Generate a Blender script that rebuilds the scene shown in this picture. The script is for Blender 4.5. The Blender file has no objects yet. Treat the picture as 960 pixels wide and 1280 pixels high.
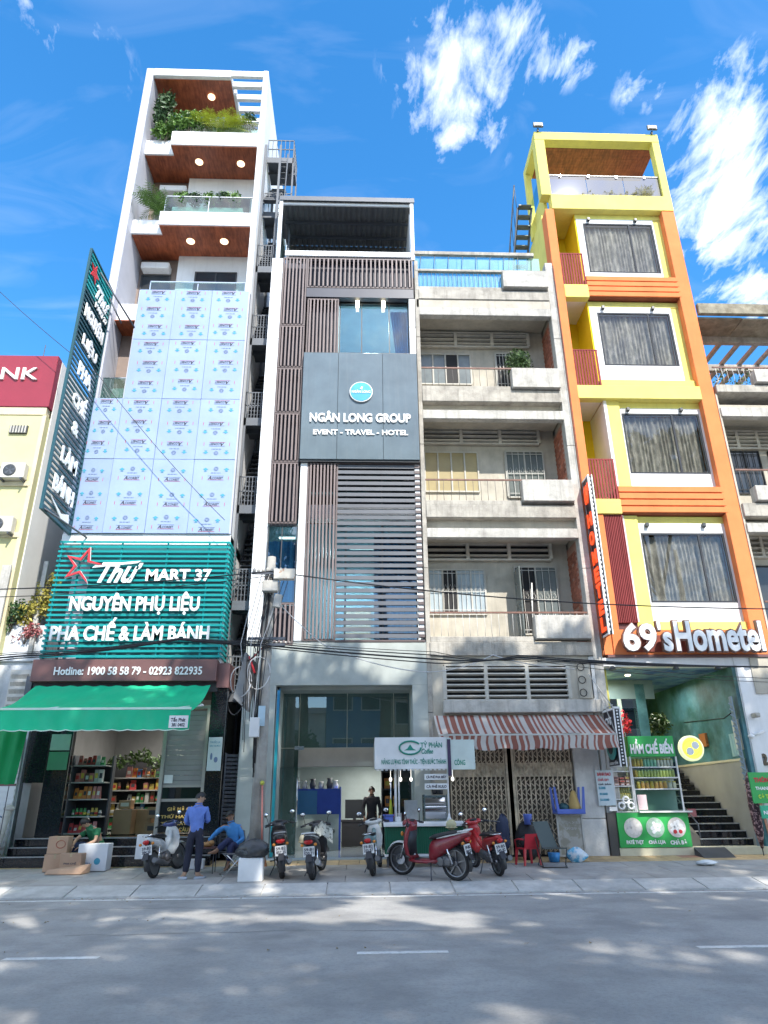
import bpy, bmesh, math, random
from mathutils import Vector, Matrix
C = bpy.context.scene.collection
scene = bpy.context.scene
rnd = random.Random(7)
R = math.radians
# ------------------------------------------------------------------ camera
cam = bpy.data.cameras.new('camera')
cam.sensor_fit = 'VERTICAL'; cam.sensor_height = 36.0; cam.lens = 872 / 1280 * 36.0
cam.clip_start = 0.1; cam.clip_end = 6000
cam_o = bpy.data.objects.new('camera', cam); C.objects.link(cam_o)
_M = Matrix(((0.99935836, -0.00521391, -0.03543564), (-0.03471412, -0.38463491, -0.9224158), (-0.00882039, 0.92305406, -0.38456911)))
# rows are the world axes in camera space: right, up, back
right = Vector((_M[0][0], _M[1][0], _M[2][0])); up = Vector((_M[0][1], _M[1][1], _M[2][1])); back = Vector((_M[0][2], _M[1][2], _M[2][2]))
cam_o.matrix_world = Matrix(((right.x, up.x, back.x, 0), (right.y, up.y, back.y, 0), (right.z, up.z, back.z, 1.65), (0, 0, 0, 1)))
scene.camera = cam_o
# ------------------------------------------------------------------ light
SUN_EL, SUN_AZ = R(44), R(21)          # azimuth measured from the street side normal towards the right
sdir = Vector((math.cos(SUN_EL) * math.sin(SUN_AZ), -math.cos(SUN_EL) * math.cos(SUN_AZ), math.sin(SUN_EL)))
sl = bpy.data.lights.new('sun', 'SUN'); sl.energy = 2.35; sl.angle = R(0.55); sl.color = (1.0, 0.95, 0.87)
so = bpy.data.objects.new('sun', sl); C.objects.link(so); so.rotation_euler = (-sdir).to_track_quat('-Z', 'Y').to_euler(); so.location = (0, 0, 60)
scene.view_settings.view_transform = 'Standard'; scene.view_settings.look = 'None'
scene.view_settings.exposure = 1.6; scene.view_settings.gamma = 1.0
w = bpy.data.worlds.new('World'); scene.world = w; w.use_nodes = True
def build_world():
    nt = w.node_tree; N = nt.nodes; L = nt.links; N.clear()
    out = N.new('ShaderNodeOutputWorld'); bg = N.new('ShaderNodeBackground'); bg.inputs['Strength'].default_value = 0.13
    sky = N.new('ShaderNodeTexSky'); sky.sky_type = 'NISHITA'; sky.sun_disc = False
    sky.sun_elevation = SUN_EL; sky.sun_rotation = math.pi - SUN_AZ
    sky.air_density = 1.0; sky.dust_density = 0.35; sky.ozone_density = 2.4; sky.altitude = 0
    hs = N.new('ShaderNodeHueSaturation'); hs.inputs['Saturation'].default_value = 1.33; hs.inputs['Value'].default_value = .98; hs.inputs['Hue'].default_value = .497
    L.new(sky.outputs[0], hs.inputs['Color'])
    tc = N.new('ShaderNodeTexCoord'); sep = N.new('ShaderNodeSeparateXYZ'); L.new(tc.outputs['Generated'], sep.inputs[0])
    def mth(op, a, b=None, c=None, clamp=False):
        n = N.new('ShaderNodeMath'); n.operation = op; n.use_clamp = clamp
        for i, v in enumerate((a, b, c)):
            if v is None: continue
            if isinstance(v, (int, float)): n.inputs[i].default_value = v
            else: L.new(v, n.inputs[i])
        return n.outputs[0]
    zc = mth('MAXIMUM', sep.outputs['Z'], 0.04)
    px = mth('DIVIDE', sep.outputs['X'], zc); py = mth('DIVIDE', sep.outputs['Y'], zc)
    cb = N.new('ShaderNodeCombineXYZ'); L.new(px, cb.inputs[0]); L.new(py, cb.inputs[1])
    def noise(scale, det, off, rough=.6, dist=0.0, sc=(1, 1, 1), rot=0):
        mp = N.new('ShaderNodeMapping'); mp.inputs['Location'].default_value = off; mp.inputs['Scale'].default_value = sc; mp.inputs['Rotation'].default_value = (0, 0, rot)
        L.new(cb.outputs[0], mp.inputs[0])
        n = N.new('ShaderNodeTexNoise'); n.inputs['Scale'].default_value = scale; n.inputs['Detail'].default_value = det
        n.inputs['Roughness'].default_value = rough; n.inputs['Distortion'].default_value = dist
        L.new(mp.outputs[0], n.inputs['Vector']); return n.outputs['Fac']
    # soft cloud banks, each a place on the cloud layer overhead: centre x, y, radius along and across, heading, weight
    total = None
    for (cx, cy, rx, ry, rot, wt) in CLOUDS:
        dx = mth('SUBTRACT', px, cx); dy = mth('SUBTRACT', py, cy)
        c_, s_ = math.cos(rot), math.sin(rot)
        u = mth('ADD', mth('MULTIPLY', dx, c_ / rx), mth('MULTIPLY', dy, s_ / rx))
        v = mth('ADD', mth('MULTIPLY', dx, -s_ / ry), mth('MULTIPLY', dy, c_ / ry))
        d = mth('SQRT', mth('ADD', mth('MULTIPLY', u, u), mth('MULTIPLY', v, v)))
        m = mth('MULTIPLY', mth('SUBTRACT', 1.0, d, clamp=True), wt)
        total = m if total is None else mth('MAXIMUM', total, m)
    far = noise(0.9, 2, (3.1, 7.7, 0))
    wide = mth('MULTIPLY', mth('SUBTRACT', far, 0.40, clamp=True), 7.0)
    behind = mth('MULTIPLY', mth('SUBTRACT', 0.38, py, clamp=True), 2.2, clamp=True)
    total = mth('MAXIMUM', total, mth('MULTIPLY', wide, mth('ADD', behind, 0.0, clamp=True)))  # extra cloud behind the camera, added to brighten and neutralise the ambient light
    n1 = noise(9.0, 10, (1.3, 0.4, 0), .62, .45, (1.45, .72, 1), .55)
    n2 = noise(24, 6, (5.3, 2.4, 0), .62, .5, (1.6, .6, 1), .5)
    mixn = mth('ADD', mth('MULTIPLY', n1, .72), mth('MULTIPLY', n2, .28))
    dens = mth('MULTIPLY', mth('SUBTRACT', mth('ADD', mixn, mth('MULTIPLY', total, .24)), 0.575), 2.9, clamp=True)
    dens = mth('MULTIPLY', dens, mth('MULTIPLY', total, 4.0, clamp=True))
    haze = mth('MULTIPLY', mth('SUBTRACT', noise(3.2, 5, (9, 1, 0), .55, 1.0, (1, 2.2, 1), .4), .5, clamp=True), .55)
    dens = mth('MAXIMUM', dens, mth('MULTIPLY', haze, .35))
    mix = N.new('ShaderNodeMix'); mix.data_type = 'RGBA'
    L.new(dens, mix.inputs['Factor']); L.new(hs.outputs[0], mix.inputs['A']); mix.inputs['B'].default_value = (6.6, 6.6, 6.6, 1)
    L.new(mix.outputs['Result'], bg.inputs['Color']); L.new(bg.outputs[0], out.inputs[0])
CLOUDS = []
# ------------------------------------------------------------------ materials
MATS = {}
def lin(h):
    if isinstance(h, str):
        h = h.lstrip('#'); v = [int(h[i:i + 2], 16) / 255 for i in (0, 2, 4)]
        return tuple(x / 12.92 if x <= .04045 else ((x + .055) / 1.055) ** 2.4 for x in v)
    return tuple(h)
def mat(name, col, rough=.6, metal=0., var=.10, vs=1.5, bump=.0, bs=30., streak=0., scol=(.05, .045, .04), grime=0., gscale=2.0, emit=None, es=0., spec=None, rv=0., coat=0., col2=None, c2t=(.5, .6), c2s=3., c2stretch=(1, 1, 1), trans=0.):
    if name in MATS: return MATS[name]
    m = bpy.data.materials.new(name); m.use_nodes = True; MATS[name] = m
    nt = m.node_tree; N = nt.nodes; L = nt.links; b = N['Principled BSDF']
    c = lin(col)
    b.inputs['Roughness'].default_value = rough; b.inputs['Metallic'].default_value = metal
    if spec is not None: b.inputs['Specular IOR Level'].default_value = spec
    if coat: b.inputs['Coat Weight'].default_value = coat; b.inputs['Coat Roughness'].default_value = .06
    if emit is not None: b.inputs['Emission Color'].default_value = (*lin(emit), 1); b.inputs['Emission Strength'].default_value = es
    if trans: b.inputs['Transmission Weight'].default_value = trans
    geo = N.new('ShaderNodeNewGeometry'); pos = geo.outputs['Position']
    def noise(scale, det=5, sc=(1, 1, 1), off=0, rough_=.6):
        mp = N.new('ShaderNodeMapping'); mp.inputs['Scale'].default_value = sc; mp.inputs['Location'].default_value = (off, off * 1.7, off * .6); L.new(pos, mp.inputs[0])
        n = N.new('ShaderNodeTexNoise'); n.inputs['Scale'].default_value = scale; n.inputs['Detail'].default_value = det; n.inputs['Roughness'].default_value = rough_
        L.new(mp.outputs[0], n.inputs['Vector']); return n.outputs['Fac']
    def ramp(f, a, bb):
        r = N.new('ShaderNodeMapRange'); r.inputs['From Min'].default_value = a; r.inputs['From Max'].default_value = bb; L.new(f, r.inputs['Value']); return r.outputs[0]
    def mixc(f, A, B, mode='MIX'):
        x = N.new('ShaderNodeMix'); x.data_type = 'RGBA'; x.blend_type = mode
        if isinstance(f, float): x.inputs['Factor'].default_value = f
        else: L.new(f, x.inputs['Factor'])
        for k, v in (('A', A), ('B', B)):
            if isinstance(v, tuple): x.inputs[k].default_value = (*v[:3], 1)
            else: L.new(v, x.inputs[k])
        return x.outputs['Result']
    cur = tuple(c)
    if col2 is not None: cur = mixc(ramp(noise(c2s, 6, c2stretch, 3.3), c2t[0], c2t[1]), cur, lin(col2))
    if var: 
        lo = tuple(max(0, 1 - var * 1.6) for _ in range(3)); hi = tuple(1 + var * .7 for _ in range(3))
        cur = mixc(1.0, cur if not isinstance(cur, tuple) else cur, mixc(ramp(noise(vs), .3, .7), lo, hi), 'MULTIPLY')
    if rv:
        oi = N.new('ShaderNodeObjectInfo'); f = oi.outputs['Random']
        cur = mixc(1.0, cur, mixc(f, (1 - rv, 1 - rv, 1 - rv), (1 + rv * .6, 1 + rv * .55, 1 + rv * .5)), 'MULTIPLY')
    if streak:
        f = N.new('ShaderNodeMath'); f.operation = 'MULTIPLY'; L.new(ramp(noise(1.0, 6, (7, 7, .55), 1.2, .7), .50, .78), f.inputs[0]); f.inputs[1].default_value = streak
        cur = mixc(f.outputs[0], cur, scol)
    if grime:
        f = N.new('ShaderNodeMath'); f.operation = 'MULTIPLY'; L.new(ramp(noise(gscale, 9, (1, 1, 1), 8.8, .72), .47, .72), f.inputs[0]); f.inputs[1].default_value = grime
        cur = mixc(f.outputs[0], cur, scol)
    if isinstance(cur, tuple): b.inputs['Base Color'].default_value = (*cur, 1)
    else: L.new(cur, b.inputs['Base Color'])
    if bump:
        bp = N.new('ShaderNodeBump'); bp.inputs['Strength'].default_value = bump; bp.inputs['Distance'].default_value = .02
        L.new(noise(bs, 4), bp.inputs['Height']); L.new(bp.outputs[0], b.inputs['Normal'])
    return m
def glass(name, tint='#cfe0e2', refl=1.0, rough=.01, density=0.0):
    if name in MATS: return MATS[name]
    m = bpy.data.materials.new(name); m.use_nodes = True; MATS[name] = m
    N = m.node_tree.nodes; L = m.node_tree.links; N.clear()
    o = N.new('ShaderNodeOutputMaterial'); t = N.new('ShaderNodeBsdfTransparent'); g = N.new('ShaderNodeBsdfGlossy'); mx = N.new('ShaderNodeMixShader'); fr = N.new('ShaderNodeFresnel')
    t.inputs[0].default_value = (*lin(tint), 1); g.inputs['Roughness'].default_value = rough; g.inputs['Color'].default_value = (.95, .97, 1, 1)
    fr.inputs['IOR'].default_value = 1.5
    mu = N.new('ShaderNodeMath'); mu.operation = 'MULTIPLY_ADD'; mu.use_clamp = True; mu.inputs[1].default_value = refl; mu.inputs[2].default_value = density
    L.new(fr.outputs[0], mu.inputs[0]); ge = N.new('ShaderNodeNewGeometry'); iv = N.new('ShaderNodeMath'); iv.operation = 'SUBTRACT'; iv.inputs[0].default_value = 1.0; L.new(ge.outputs['Backfacing'], iv.inputs[1])
    m2 = N.new('ShaderNodeMath'); m2.operation = 'MULTIPLY'; L.new(mu.outputs[0], m2.inputs[0]); L.new(iv.outputs[0], m2.inputs[1]); L.new(m2.outputs[0], mx.inputs[0]); L.new(t.outputs[0], mx.inputs[1]); L.new(g.outputs[0], mx.inputs[2]); L.new(mx.outputs[0], o.inputs[0])
    return m
# ------------------------------------------------------------------ mesh building
class MB:
    def __init__(s): s.v = []; s.f = []; s.mi = []; s.sm = []; s.cur = 0; s.smooth = False
    def add(s, vs, fs, smooth=None):
        n = len(s.v); s.v += [tuple(v) for v in vs]; s.f += [tuple(i + n for i in f) for f in fs]
        s.mi += [s.cur] * len(fs); s.sm += [s.smooth if smooth is None else smooth] * len(fs); return s
    def box(s, x0, x1, y0, y1, z0, z1, bev=0):
        if bev: 
            vs, fs = bevbox((x1 - x0), (y1 - y0), (z1 - z0), bev); c = ((x0 + x1) / 2, (y0 + y1) / 2, (z0 + z1) / 2)
            return s.add([(v[0] + c[0], v[1] + c[1], v[2] + c[2]) for v in vs], fs)
        return s.add([(x0, y0, z0), (x1, y0, z0), (x1, y1, z0), (x0, y1, z0), (x0, y0, z1), (x1, y0, z1), (x1, y1, z1), (x0, y1, z1)],
                     [(0, 3, 2, 1), (4, 5, 6, 7), (0, 1, 5, 4), (1, 2, 6, 5), (2, 3, 7, 6), (3, 0, 4, 7)])
    def hexa(s, p):   # eight corners, bottom four then top four
        return s.add(p, [(0, 3, 2, 1), (4, 5, 6, 7), (0, 1, 5, 4), (1, 2, 6, 5), (2, 3, 7, 6), (3, 0, 4, 7)])
    def tube(s, pts, r, n=8, cap=True, smooth=True):
        pts = [Vector(p) for p in pts]; rs = r if isinstance(r, (list, tuple)) else [r] * len(pts)
        rings = []; prev = None
        for i, p in enumerate(pts):
            d = (pts[min(i + 1, len(pts) - 1)] - pts[max(i - 1, 0)]).normalized()
            if prev is None: a = d.orthogonal().normalized()
            else:
                a = prev - d * prev.dot(d)
                a = a.normalized() if a.length > 1e-6 else d.orthogonal().normalized()
            prev = a; b = d.cross(a)
            rings.append([p + (a * math.cos(t) + b * math.sin(t)) * rs[i] for t in [2 * math.pi * k / n for k in range(n)]])
        vs = [v for rg in rings for v in rg]; fs = []
        for i in range(len(pts) - 1):
            for k in range(n):
                k2 = (k + 1) % n; fs.append((i * n + k, i * n + k2, (i + 1) * n + k2, (i + 1) * n + k))
        s.add(vs, fs, smooth)
        if cap:
            m = len(s.v) - len(vs)
            s.f += [tuple(m + k for k in reversed(range(n))), tuple(m + (len(pts) - 1) * n + k for k in range(n))]; s.mi += [s.cur] * 2; s.sm += [False] * 2
        return s
    def prism(s, poly, a, b, axis='y', smooth=False):   # poly in the plane across axis
        n = len(poly)
        def P(u, v, t): return {'y': (u, t, v), 'x': (t, u, v), 'z': (u, v, t)}[axis]
        vs = [P(u, v, a) for u, v in poly] + [P(u, v, b) for u, v in poly]
        return s.add(vs, [tuple(range(n)), tuple(reversed(range(n, 2 * n)))] + [((i + 1) % n, i, n + i, n + (i + 1) % n) for i in range(n)], smooth)
    def lathe(s, prof, c=(0, 0, 0), n=16, axis='z', smooth=True):   # prof: (radius, height)
        vs = []; 
        for r, h in prof:
            for k in range(n):
                t = 2 * math.pi * k / n; u, v = r * math.cos(t), r * math.sin(t)
                p = {'z': (u, v, h), 'y': (u, h, v), 'x': (h, u, v)}[axis]; vs.append((p[0] + c[0], p[1] + c[1], p[2] + c[2]))
        fs = [(i * n + k, i * n + (k + 1) % n, (i + 1) * n + (k + 1) % n, (i + 1) * n + k) for i in range(len(prof) - 1) for k in range(n)]
        s.add(vs, fs, smooth); m = len(s.v) - len(vs)
        s.f += [tuple(m + k for k in reversed(range(n))), tuple(m + (len(prof) - 1) * n + k for k in range(n))]; s.mi += [s.cur] * 2; s.sm += [False] * 2
        return s
    def disc(s, c, r, h, axis='y', n=20): return s.lathe([(r, -h / 2), (r, h / 2)], c, n, axis, False)
    def ell(s, c, rad, nu=12, nv=8, rot=None):
        vs = []; fs = []
        for j in range(nv + 1):
            ph = math.pi * j / nv
            for i in range(nu):
                t = 2 * math.pi * i / nu; p = Vector((rad[0] * math.sin(ph) * math.cos(t), rad[1] * math.sin(ph) * math.sin(t), rad[2] * math.cos(ph)))
                if rot: p = rot @ p
                vs.append(p + Vector(c))
        for j in range(nv):
            for i in range(nu): fs.append((j * nu + i, (j + 1) * nu + i, (j + 1) * nu + (i + 1) % nu, j * nu + (i + 1) % nu))
        return s.add(vs, fs, True)
    def quad(s, a, b, c, d): return s.add([a, b, c, d], [(0, 1, 2, 3)])
    def grid(s, fn, nu, nv, smooth=True):
        vs = [fn(i / nu, j / nv) for j in range(nv + 1) for i in range(nu + 1)]
        return s.add(vs, [(j * (nu + 1) + i, j * (nu + 1) + i + 1, (j + 1) * (nu + 1) + i + 1, (j + 1) * (nu + 1) + i) for j in range(nv) for i in range(nu)], smooth)
    def mesh(s, name, mats, off=(0, 0, 0)):
        me = bpy.data.meshes.new(name); me.from_pydata([(v[0] - off[0], v[1] - off[1], v[2] - off[2]) for v in s.v], [], s.f)
        for m in (mats if isinstance(mats, (list, tuple)) else [mats]): me.materials.append(m)
        me.polygons.foreach_set('material_index', s.mi); me.polygons.foreach_set('use_smooth', s.sm); me.update(); return me
    def build(s, name, mats, parent=None, label=None, kind=None):
        off = ORG.get(parent, (0, 0, 0)) if parent is not None else (0, 0, 0)
        o = bpy.data.objects.new(name, s.mesh(name, mats, off)); C.objects.link(o)
        if parent is not None: o.parent = parent; ORG[o] = off
        if label: o['label'] = label
        if kind: o['kind'] = kind
        return o
class _Org(dict):
    def get(s, k, d=None): return dict.get(s, k.name if k is not None else None, d)
    def __setitem__(s, k, v): dict.__setitem__(s, k.name, v)
ORG = _Org()
_bb = {}
def bevbox(w_, d_, h_, bev):
    key = (round(w_, 4), round(d_, 4), round(h_, 4), bev)
    if key in _bb: return _bb[key]
    bm = bmesh.new(); bmesh.ops.create_cube(bm, size=1)
    for v in bm.verts: v.co = Vector((v.co.x * w_, v.co.y * d_, v.co.z * h_))
    bmesh.ops.bevel(bm, geom=bm.edges[:], offset=min(bev, min(abs(w_), abs(d_), abs(h_)) * .45), segments=1, affect='EDGES')
    bm.verts.index_update(); r = ([tuple(v.co) for v in bm.verts], [tuple(v.index for v in f.verts) for f in bm.faces]); bm.free(); _bb[key] = r; return r
_pm = {}
def piece(name, x0, x1, y0, y1, z0, z1, m, parent, bev=0, rot=None, label=None):
    """one box-shaped piece with its own object; alike pieces share their mesh"""
    key = (name, round(x1 - x0, 3), round(y1 - y0, 3), round(z1 - z0, 3), m.name, bev)
    if key not in _pm:
        b = MB(); b.box(-(x1 - x0) / 2, (x1 - x0) / 2, -(y1 - y0) / 2, (y1 - y0) / 2, -(z1 - z0) / 2, (z1 - z0) / 2, bev); _pm[key] = b.mesh(name, m)
    o = bpy.data.objects.new(name, _pm[key]); C.objects.link(o); off = ORG.get(parent, (0, 0, 0))
    c = ((x0 + x1) / 2, (y0 + y1) / 2, (z0 + z1) / 2); o.parent = parent
    o.location = (c[0] - off[0], c[1] - off[1], c[2] - off[2])
    if rot: o.rotation_euler = rot
    ORG[o] = c
    if label: o['label'] = label
    return o
def inst(name, me, parent, loc, rot=(0, 0, 0), scale=(1, 1, 1)):
    o = bpy.data.objects.new(name, me); C.objects.link(o); off = ORG.get(parent, (0, 0, 0)) if parent else (0, 0, 0)
    o.parent = parent; o.location = (loc[0] - off[0], loc[1] - off[1], loc[2] - off[2]); o.rotation_euler = rot; o.scale = scale; ORG[o] = tuple(loc); return o
def thing(name, label, cat, loc=(0, 0, 0), rotz=0, group=None, local=False):
    o = bpy.data.objects.new(name, None); C.objects.link(o); o.empty_display_size = .2
    o.location = loc; o.rotation_euler = (0, 0, rotz); o['label'] = label; o['category'] = cat
    if group: o['group'] = group
    ORG[o] = (0, 0, 0) if local else tuple(loc)
    return o
def tag(o, label, cat, group=None):
    o['label'] = label; o['category'] = cat
    if group: o['group'] = group
    return o
def mesh_thing(name, mb, mats, label, cat, group=None, org=None):
    """a thing that is one mesh, its origin at org"""
    org = org or (0, 0, 0)
    o = bpy.data.objects.new(name, mb.mesh(name, mats, org)); o.location = org; C.objects.link(o); ORG[o] = org
    return tag(o, label, cat, group)
def copy_tree(o, parent=None):
    c = o.copy(); C.objects.link(c); c.parent = parent
    for ch in [x for x in bpy.data.objects if x.parent == o]: copy_tree(ch, c)
    return c
def structure(name, mb, m, parent=None):
    o = mb.build(name, m, parent); o['kind'] = 'structure'; return o
_txt = {}
def textgeo(s, bold=0.0, shear=0.0, depth=.02, res=3):
    key = (s, bold, shear, depth, res)
    if key in _txt: return _txt[key]
    cu = bpy.data.curves.new('t', 'FONT'); cu.body = s; cu.offset = bold; cu.shear = shear; cu.extrude = .5; cu.resolution_u = res; cu.align_x = 'LEFT'
    ob = bpy.data.objects.new('t', cu); C.objects.link(ob); dg = bpy.context.evaluated_depsgraph_get(); dg.update()
    me = bpy.data.meshes.new_from_object(ob.evaluated_get(dg)); vs = [tuple(v.co) for v in me.vertices]; fs = [tuple(p.vertices) for p in me.polygons]
    bpy.data.objects.remove(ob); bpy.data.curves.remove(cu); bpy.data.meshes.remove(me); _txt[key] = (vs, fs); return _txt[key]
def text(name, s, parent, m, O, U, V, w_, h_, depth=.02, bold=.0, shear=0., mb=None, label=None):
    """lettering filling a box w_ by h_ whose lower left corner is O, in the plane of the unit vectors U and V"""
    vs, fs = textgeo(s, bold, shear, depth)
    if not vs: return None
    x0 = min(v[0] for v in vs); x1 = max(v[0] for v in vs); y0 = min(v[1] for v in vs); y1 = max(v[1] for v in vs)
    U = Vector(U); V = Vector(V); Nn = U.cross(V); O = Vector(O); sx = w_ / (x1 - x0); sy = h_ / (y1 - y0)
    b = mb or MB(); b.add([O + U * ((v[0] - x0) * sx) + V * ((v[1] - y0) * sy) + Nn * ((v[2] + .5) * depth) for v in vs], fs, False)
    return b if mb is not None else b.build(name, m, parent, label)
XF = ((1, 0, 0), (0, 0, 1))       # facing the street
CLOUDS = [(.150, .715, .20, .12, 1.35, .88), (.20, .63, .14, .07, .3, .85), (.28, .68, .08, .06, 0, .75), (.10, .70, .09, .07, .5, .8),
          (.66, .92, .34, .14, 1.15, 1.2), (.60, .78, .18, .11, .8, 1.1), (.72, 1.03, .18, .12, 1.1, 1.15), (.88, 1.20, .42, .09, .62, .9), 
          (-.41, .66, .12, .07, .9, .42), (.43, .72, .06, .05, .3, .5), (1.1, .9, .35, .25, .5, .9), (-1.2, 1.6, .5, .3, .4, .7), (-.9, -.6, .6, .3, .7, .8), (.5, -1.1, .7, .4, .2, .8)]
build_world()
F = 19.5
def sz(y): return .15 + .0618 * (min(y, 19.6) - 16.1)
# materials of the setting
M_asph = mat('asphalt', (.385, .375, .355), .85, var=.14, vs=.7, bump=.5, bs=90, col2=(.31, .302, .29), c2t=(.46, .62), c2s=1.1, grime=.65, gscale=26, scol=(.21, .208, .20))
M_kerb = mat('kerb_concrete', (.52, .51, .48), .8, var=.14, vs=2.5, bump=.35, bs=40, grime=.35, gscale=5, scol=(.2, .19, .17), rv=.10)
M_pave = mat('paving_concrete', (.38, .365, .34), .8, var=.14, vs=2.0, bump=.3, bs=50, grime=.3, gscale=3, scol=(.14, .13, .12), rv=.07)
M_tact = mat('yellow_paver', (.52, .37, .19), .8, var=.15, vs=3, bump=.3, bs=60, grime=.35, gscale=5, scol=(.25, .2, .15), rv=.16)
M_tact2 = mat('red_paver', (.40, .20, .13), .8, var=.15, vs=3, bump=.3, bs=60, grime=.3, gscale=5, scol=(.2, .15, .12), rv=.12)
M_line = mat('road_paint', (.72, .72, .70), .6, var=.15, vs=4, grime=.65, gscale=14, scol=(.25, .25, .25))
M_earth = mat('bare_ground', (.20, .18, .15), .9, var=.15)
b = MB(); b.quad((-900, -900, -.06), (900, -900, -.06), (900, 900, -.06), (-900, 900, -.06)); structure('ground', b, M_earth)
b = MB(); b.quad((-300, -3.6, 0), (300, -3.6, 0), (300, 15.4, 0), (-300, 15.4, 0)); road = structure('road', b, M_asph)
def sheet(x0, x1, y0, y1, z): b = MB(); b.box(x0, x1, y0, y1, z - .003, z); return b
for x in [-33.0 + 4.12 * k for k in range(17)]:
    b = MB(); b.box(x + .04, x + 1.13, 9.60, 9.74, .001, .005); o = b.build('lane_dash', M_line, road)
b = MB(); b.box(-60, 60, 15.02, 15.13, .001, .005); b.build('edge_line', M_line, road)
M_tar = mat('tar_crack', (.10, .10, .10), .8)
for k, (xa, ya, n, dx) in enumerate(((4.2, 15.0, 14, .30), (-6.5, 13.9, 18, .34), (-4.0, 11.2, 16, .33))):
    b = MB(); r2 = random.Random(k); x, y = xa, ya
    for i in range(n):
        x2, y2 = x + dx, y + r2.uniform(-.10, .085); w_ = .006 + .004 * r2.random(); b.add([(x, y - w_, .004), (x2, y2 - w_, .004), (x2, y2 + w_, .004), (x, y + w_, .004)], [(0, 1, 2, 3)]); x, y = x2, y2
    b.build('road_crack', M_tar, road)
# kerb: sloping stones
kerb = MB(); kerb.hexa([(-60, 15.42, -.05), (60, 15.42, -.05), (60, 16.08, -.05), (-60, 16.08, -.05), (-60, 15.42, .0), (60, 15.42, .0), (60, 16.08, .125), (-60, 16.08, .125)])
kerb = structure('kerb', kerb, M_kerb)
ks = MB(); wk = 1.26
ks.hexa([(0, 15.40, -.04), (wk - .012, 15.40, -.04), (wk - .012, 16.10, -.04), (0, 16.10, -.04), (.01, 15.42, .028), (wk - .022, 15.42, .028), (wk - .022, 16.10, .152), (.01, 16.10, .152)])
kme = ks.mesh('kerb_stone', M_kerb)
for k in range(24): inst('kerb_stone', kme, kerb, (-13.2 + k * wk + rnd.uniform(-.004, .004), rnd.uniform(-.006, .006), rnd.uniform(-.006, .002)))
# pavement rising gently to the shops
b = MB(); b.hexa([(-60, 16.1, -.05), (60, 16.1, -.05), (60, 26, -.05), (-60, 26, -.05), (-60, 16.1, .13), (60, 16.1, .13), (60, 26, .34), (-60, 26, .34)])
side = structure('pavement', b, M_pave)
tilt = math.atan(.0618)
def paver(name, x, y, w_, d_, m):
    key = (name, w_, d_, m.name)
    if key not in _pm:
        b = MB(); b.box(-w_ / 2 + .004, w_ / 2 - .004, -d_ / 2 + .004, d_ / 2 - .004, -.03, .0, .006); _pm[key] = b.mesh(name, m)
    inst(name, _pm[key], side, (x, y, sz(y) + rnd.uniform(-.002, .003)), (tilt, rnd.uniform(-.002, .002), 0))
for r_, (y, d_) in enumerate(((16.52, .8), (17.32, .8), (18.10, .76))):
    for k in range(20): paver('paving_slab', -12.6 + (k + .5 * (r_ % 2)) * 1.3, y, 1.3, d_, M_pave)
for r_, y in enumerate((18.73, 19.22)):
    for k in range(52): paver('tactile_paver', -12.7 + k * .5, y, .5, .48, M_tact if (k * 7 + r_ * 3) % 11 or r_ == 0 else M_tact2)
b = MB(); b.box(-60, 60, -9, -3.6, -.05, .14); structure('near_pavement', b, M_pave)
# litter scattered in the gutter
b = MB()
for k in range(150):
    x = rnd.uniform(-9, 10); y = rnd.choice([15.32, 15.25, 15.1, 14.7, 12.5, 10]) + rnd.uniform(-.1, .1); a = rnd.uniform(0, 6.3); s_ = rnd.uniform(.015, .04)
    b.quad(*[(x + s_ * math.cos(a + t) * (1 if i % 2 else .5), y + s_ * math.sin(a + t) * (1 if i % 2 else .5), .008 + (i % 2) * .012) for i, t in enumerate((0, 1.57, 3.14, 4.71))])
o = b.build('fallen_leaves', mat('dry_leaf', (.28, .20, .09), .8), None); o['kind'] = 'stuff'; tag(o, 'dry leaves and litter scattered along the kerb and road', 'leaves')

# ================================================================== trees across the street (behind the camera)
M_bark = mat('bark', (.16, .13, .10), .9, bump=.8, bs=12)
M_leaf = mat('leaf_green', (.07, .13, .03), .5, var=.4, vs=.8)
def leaf_cloud(mb, c, rad, n, size, seed, cull=None, hollow=.35, flat=.0):
    r_ = random.Random(seed)
    for k in range(n):
        for _ in range(20):
            d = Vector((r_.gauss(0, 1), r_.gauss(0, 1), r_.gauss(0, 1))).normalized(); t = r_.uniform(hollow, 1) ** .6
            p = Vector((c[0] + d.x * rad[0] * t, c[1] + d.y * rad[1] * t, c[2] + d.z * rad[2] * t))
            if cull is None or cull(p): break
        else: continue
        s_ = size * r_.uniform(.6, 1.3); u = Vector((r_.gauss(0, 1), r_.gauss(0, 1), r_.gauss(0, 1) * (1 - flat))).normalized(); v = u.orthogonal().normalized()
        v = Matrix.Rotation(r_.uniform(0, 6.3), 3, u) @ v; wv = u.cross(v)
        mb.quad(p - v * s_, p + wv * s_ * .42, p + v * s_, p - wv * s_ * .42)
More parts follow.
